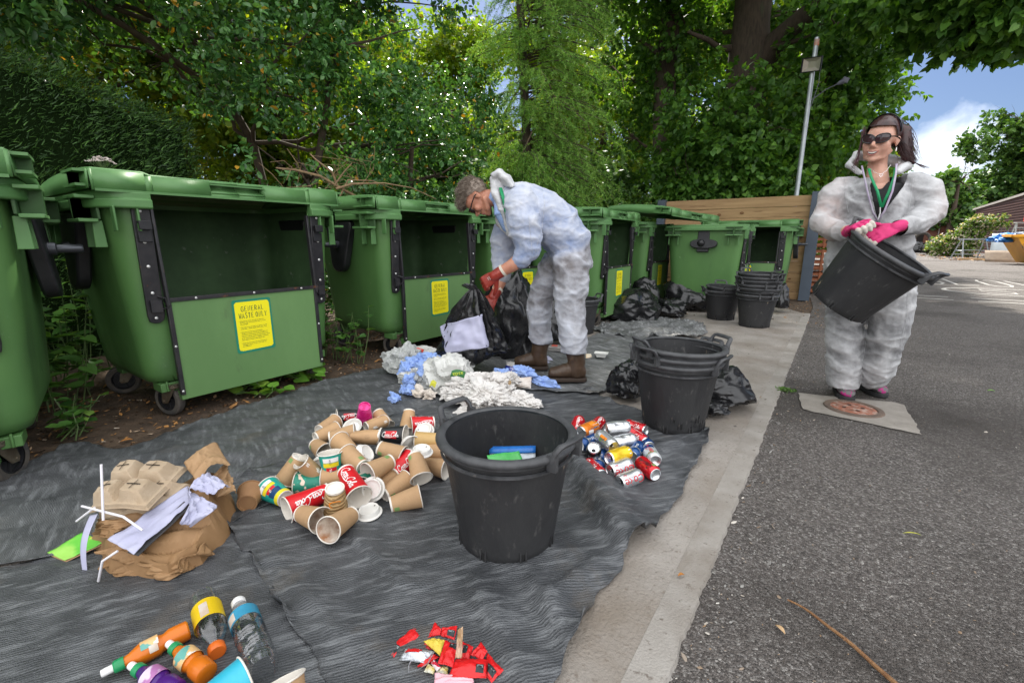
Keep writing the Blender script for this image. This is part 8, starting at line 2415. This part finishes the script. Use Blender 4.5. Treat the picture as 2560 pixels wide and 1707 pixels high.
for x, zz, w in ((-1.22, 1.72, .13), (1.25, 1.74, .15)):
    mb = MB(); mb.box((x, 0, zz / 2), (w, .02, zz)); mb.box((x - w / 2 + .006, -.07, zz / 2), (.012, .12, zz)); mb.box((x + w / 2 - .006, -.07, zz / 2), (.012, .12, zz)); mb.box((x, -.135, zz / 2), (w + .01, .012, zz))
    mb.build('post', steelpost, fe, bevel=.003)
# crates behind the fence end
crate_m = mat('crate_terracotta', (.34, .12, .055), (.27, .09, .04), scale=9, rough=.7)
for k, (zc, lb) in enumerate(((.0, 'bottom slatted orange brown crate behind the right fence post'), (.42, 'middle slatted orange brown crate behind the right fence post'), (.84, 'top slatted orange brown crate behind the right fence post'))):
    cr_ = thing('crate', lb, 'crate', (-.15, 10.6, zc), .05, 'slatted crates behind the fence post')
    mb = MB()
    for i in range(4):
        for s in (-1, 1): mb.box((0, s * .3, .06 + .1 * i), (.9, .02, .045)); mb.box((s * .45, 0, .06 + .1 * i), (.02, .6, .045))
    for i in range(6):
        for s in (-1, 1): mb.box((-.44 + .176 * i, s * .315, .2), (.03, .012, .4))
    mb.build('slats', crate_m, cr_)
    mb = MB(); mb.box((0, 0, .03), (.86, .56, .03)); mb.build('base', crate_m, cr_)
# light pole
PB = Vector((-.70, 9.42, 0))
po = thing('lamp_post', 'slim grey metal pole with a floodlight near its top behind the fence', 'lamp post', PB)
galv = mat('galvanised_pole', (.42, .45, .47), (.33, .36, .38), scale=8, rough=.4, metal=.6)
mb = MB(); mb.lathe([(.036, 0), (.036, 3.95), (.034, 4.12), (0, 4.12)], 16)
for z in (1.9, 2.35, 2.8, 3.2): mb.lathe([(.0365, z), (.040, z + .002), (.040, z + .018), (.0365, z + .02)], 16)
mb.build('pole', galv, po)
mb = MB(); mb.lathe([(.03, 4.0), (.0372, 4.0), (.0372, 4.09), (.03, 4.09)], 16, 0, Matrix.Translation((.004, -.001, 0))); mb.build('tape', mat('orange_tape', (.55, .14, .06), (.4, .3, .25), scale=20, rough=.6), po)
fl = Matrix.Translation((-.02, -.07, 3.72)) @ Euler((math.radians(104), math.radians(8), math.radians(-18))).to_matrix().to_4x4()
mb = MB()
o1 = [(-.15, -.105), (.15, -.105), (.15, .105), (-.15, .105)]
def rq(s, z): return [fl @ Vector((x * s, y * s, z)) for x, y in o1]
mb.loft([rq(.7, -.06), rq(.98, -.02), rq(1.0, .02), rq(.90, .022), rq(.86, .005)], 0, True, True, False)
hd = mb.build('floodlight', blkp, po, smooth=20, bevel=.003)
mb = MB(); mb.loft([rq(.86, .006), rq(.4, -.018)], 0, True, False, True); mb.build('lamp_glass', mat('lamp_reflector', (.55, .50, .42), (.45, .42, .38), scale=9, rough=.3, metal=.5), hd, smooth=0)
mb = MB(); mb.tube([(.03, 0, 3.2), (.22, -.02, 3.33), (.36, -.03, 3.38)], .007, 6); mb.tube([(.36, -.03, 3.38), (.44, -.03, 3.41)], [.02, .045], 10); mb.box((.46, -.03, 3.42), (.08, .05, .07), 0, Euler((0, .4, 0)).to_matrix()); mb.tube([(.10, -.03, 3.64), (.11, -.02, 3.45), (.04, 0, 3.1)], .005, 6)
mb.build('sensor_arm', mm('sensor_grey', (.14, .14, .18), rough=.5), po)
# brown clad shed along the right, flat roofed building beyond
clad = mat('brown_cladding', (.085, .030, .020), (.060, .022, .015), scale=2.5, rough=.65, wave=((.13, .055, .04), 3.4, 'Z', .05, .80, .98))
clad2 = mat('brown_panel', (.16, .058, .034), (.12, .044, .027), scale=2, rough=.7)
trim = mat('pale_trim', (.34, .31, .28), (.26, .24, .22), scale=4, rough=.7)
dark = mm('dark_opening', (.012, .009, .008), rough=.9)
sh = thing('shed', 'dark brown shed with ribbed cladding and a sloping roof edge at the far right', 'shed', (8.6, 40, 0))
mb = MB()
def wallp(y, z): return Vector((0, y - 40, z))
mb.add([wallp(52.3, 0), wallp(33, 0), wallp(33, 4.0), wallp(40.1, 3.56), wallp(52.1, 3.32)], [(0, 1, 2, 3, 4)])
mb.add([wallp(52.3, 0), wallp(52.1, 3.32), wallp(52.1, 3.32) + Vector((9, 0, .8)), wallp(52.3, 0) + Vector((9, 0, 0))], [(0, 1, 2, 3)])
mb.build('wall', clad, sh, smooth=0, solid=.1)
mb = MB()
for z in [.25 + .16 * i for i in range(20)]: mb.box((-.03, 2.4, z), (.05, 19.2, .045))
mb.build('cladding_ribs', mat('cladding_rib', (.10, .04, .028), (.07, .028, .02), scale=3, rough=.6), sh)
mb = MB(); mb.loft([[wallp(y, z) + Vector((dx, 0, dz)) for dx, dz in ((-.14, -.10), (-.14, .04), (.1, .06), (9, 2.2), (9, 2.1))] for y, z in ((33, 4.05), (40.1, 3.61), (52.5, 3.36))], 0, True)
mb.build('roof', trim, sh, smooth=0)
fb = thing('flat_roofed_building', 'low brown building with pale fascia and lean to left of the shed', 'building', (7.0, 60, 0))
mb = MB(); mb.box((1.5, 2.2, 1.35), (5.4, .2, 2.7)); mb.box((-1.2, 4.6, 1.35), (.2, 5.0, 2.7)); mb.build('wall', clad2, fb)
mb = MB(); mb.box((1.3, 1.8, 2.82), (6.4, 1.2, .16)); mb.box((2.2, 1.7, 2.55), (3.2, .7, .07)); mb.build('fascia', trim, fb, bevel=.02)
mb = MB(); mb.box((-.4, 2.08, 1.2), (.5, .06, 2.3)); mb.box((2.6, 2.08, 1.2), (1.0, .06, 2.3)); mb.build('doorway', dark, fb)
mb = MB(); mb.box((-1.0, 2.0, 1.2), (.45, .14, 2.4)); mb.build('slatted_panel', mat('slat_panel', (.30, .24, .18), rough=.8, wave=((.06, .045, .03), 5, 'Z', 0, .5, .7)), fb)
mb = MB(); mb.tube([(.9, 1.95, 0), (.9, 1.95, 2.7)], .05, 8); mb.build('downpipe', trim, fb)
# ground edging there
# flowering shrub with rubbish, trestles, panel, ladder, skip
rose_m = leafmat('rose_leaf', [(0, (.05, .12, .02)), (.4, (.12, .22, .035)), (.7, (.22, .30, .06)), (.78, (.5, .44, .36)), (1, (.62, .5, .48))], rough=.5, transl=.3)
shrub('rose_bush', 'pale flowering rose bush growing against the far brown buildings', 'shrub', [((5.25, 38.2, .65), (.75, .8, .7)), ((6.0, 37.6, .85), (.8, .7, .85)), ((6.7, 37.2, 1.95), (.85, .6, .35)), ((6.2, 37.4, 1.45), (.6, .5, .45))], 900, 8, rose_m, (.10, .17), 91, 'quad', .8, None, .3, .25)
metal_g = mat('grey_metal', (.34, .36, .37), (.25, .27, .28), scale=5, rough=.5, metal=.4)
def trestle(label, x, y, r):
    t = thing('trestle', label, 'trestle', (x, y, 0), r, 'metal trestles by the rose bush')
    mb = MB()
    mb.box((0, 0, 1.0), (1.5, .08, .07))
    for s in (-1, 1):
        for q in (-1, 1): mb.tube([(s * .55, q * .04, 1.0), (s * .65, q * .38, 0)], .03, 8)
        mb.tube([(s * .61, -.24, .4), (s * .61, .24, .4)], .022, 6)
    mb.tube([(-.6, .2, .42), (.6, .2, .42)], .022, 6); mb.tube([(-.62, .3, .2), (.62, .3, .2)], .022, 6)
    mb.build('trestle_frame', metal_g, t)
trestle('grey metal trestle standing before the rose bush', 5.85, 34.5, .5)
trestle('grey metal trestle half hidden behind the leaning pale panel', 7.9, 34.6, .3)
mb = MB(); mb.grid(lambda u, v: ((u - .5) * 1.05, .25 * v - .12 * math.sin(PI * v), v * 1.28), 6, 8)
o = mb.build('metal_panel', mat('pale_metal', (.50, .56, .60), (.42, .48, .52), scale=3, rough=.4), solid=.05); o.location = (6.95, 33.8, 0)
tag(o, 'pale grey metal panel leaning upright beside the trestles', 'panel')
ld = thing('step_ladder', 'pale step ladder with a red can on it next to the skip', 'ladder', (8.2, 36.4, 0), .3)
mb = MB()
for s in (-1, 1): mb.tube([(s * .45, 0, 0), (s * .38, .3, 1.85)], .04, 6); mb.tube([(s * .45, .75, 0), (s * .38, .35, 1.85)], .03, 6)
for z in (.4, .8, 1.2, 1.6): mb.box((0, .3 * z / 1.85, z), (.84, .14, .04))
mb.box((0, .3, 1.87), (.9, .3, .05)); mb.build('ladder_frame', mat('ladder_alu', (.55, .57, .56), rough=.45), ld)
rc = thing('red_can', 'small red can standing on top of the step ladder', 'can', (8.12, 36.6, 1.92))
mb = MB(); mb.lathe([(.13, 0), (.16, .04), (.16, .30), (.10, .38), (.05, .42), (0, .42)], 14, 0, None, True); mb.build('can_body', mm('can_scarlet', (.6, .03, .02), rough=.4), rc)
mb = MB(); mb.tube([(-.1, 0, .36), (0, 0, .52), (.1, 0, .36)], .018, 6); mb.build('handle', mm('can_dark', (.2, .02, .02), rough=.5), rc)
wm_ = MB()
for i in range(14): wm_.box((-.9 + .14 * i, 0, .85), (.012, .012, 1.5))
for i in range(10): wm_.box((0, .006, .15 + .16 * i), (1.9, .012, .012))
o = wm_.build('mesh_panel', metal_g); o.location = (8.0, 37.4, 0); tag(o, 'wire mesh panel standing behind the step ladder', 'mesh panel')
# skip
skm = mat('skip_yellow', (.72, .34, .012), (.62, .27, .010), scale=2, rough=.5, spots=((.10, .06, .03), 2.6, .64, .70))
skp = thing('skip', 'yellow skip with sloping ends cut off by the right edge', 'skip', (7.0, 27.4, 0), .10)
mb = MB()
def sr(x0, x1, y0, y1, z): return [Vector((x0, y0, z)), Vector((x1, y0, z)), Vector((x1, y1, z)), Vector((x0, y1, z))]
mb.loft([sr(-.75, 1.6, -.75, .75, .06), sr(-1.35, 2.2, -.85, .85, 1.02), sr(-1.55, 2.4, -.9, .9, 1.18), sr(-1.45, 2.3, -.84, .84, 1.18), sr(-1.25, 2.1, -.75, .75, .9), sr(-.7, 1.5, -.65, .65, .2)], 0, True, True, True)
mb.build('skip_body', skm, skp, smooth=0)
mb = MB(); mb.box((.4, -.93, 1.13), (3.9, .06, .10)); mb.box((-1.57, 0, 1.13), (.06, 1.8, .10))
for x in (-.2, 1.1): mb.box((x, -.86, .55), (.12, .10, .8))
mb.build('rim', skm, skp, bevel=.01)
tarp = mat('blue_tarp', (.02, .16, .48), (.03, .22, .60), scale=3, rough=.5)
o = lump('tarpaulin', 'blue tarpaulin draped over the left end of the skip', 'tarpaulin', (5.65, 27.6, .98), (.5, .7, .26), tarp, 77, amp=.35, sc=2.2, soft=True, det=5)
o = lump('tarpaulin', 'pale blue and white sheeting on top of the skip', 'tarpaulin', (6.9, 27.6, 1.2), (1.3, .7, .08), mat('pale_tarp', (.45, .55, .68), (.7, .72, .76), scale=4, rough=.6), 78, amp=.4, sc=2.6, soft=True, det=5)
mb = MB(); mb.grid(lambda u, v: ((u - .5) * 1.5, .5 * v, v * .5), 4, 4); o = mb.build('board', mat('old_board', (.25, .20, .15), (.17, .13, .1), scale=3, rough=.9), solid=.03); o.location = (6.3, 29.6, 0); tag(o, 'weathered board leaning behind the left end of the skip', 'board')
mb = MB(); mb.box((6.2, 31.5, .05), (2.6, .25, .08), 0, Matrix.Rotation(.1, 3, 'Z')); o = mb.build('plank', timber); tag(o, 'long plank lying on the ground left of the skip', 'plank')
for i, (x, y, r, lb) in enumerate(((4.35, 41.5, (.75, .6, .5), 'black sack lying by the far doorway of the brown building'), (5.0, 41.8, (.5, .5, .55), 'second dark sack beside the rose bush at the far building'))):
    lump('black_sack', lb, 'sack', (x, y, .3), r, sack, 130 + i, amp=.4, sc=2, soft=True, smooth=60, grp=SG)
mb = MB(); mb.tube([(.42 * math.cos(t), .1 * math.sin(t * 2), .45 * math.sin(t) + .95) for t in [2 * PI * k / 24 for k in range(25)]], .10, 8); o = mb.build('tyre', tyre_m); o.location = (4.6, 42.2, 0); tag(o, 'old tyre standing on the sacks by the far doorway', 'tyre')
def pick_far2(r): return r.uniform(4.2, 8.3), r.uniform(30, 42) , .0
scatter_chips('rubble', 700, pick_far2, (.02, .09), lit_m, 'brown debris along the foot of the far shed', 16)
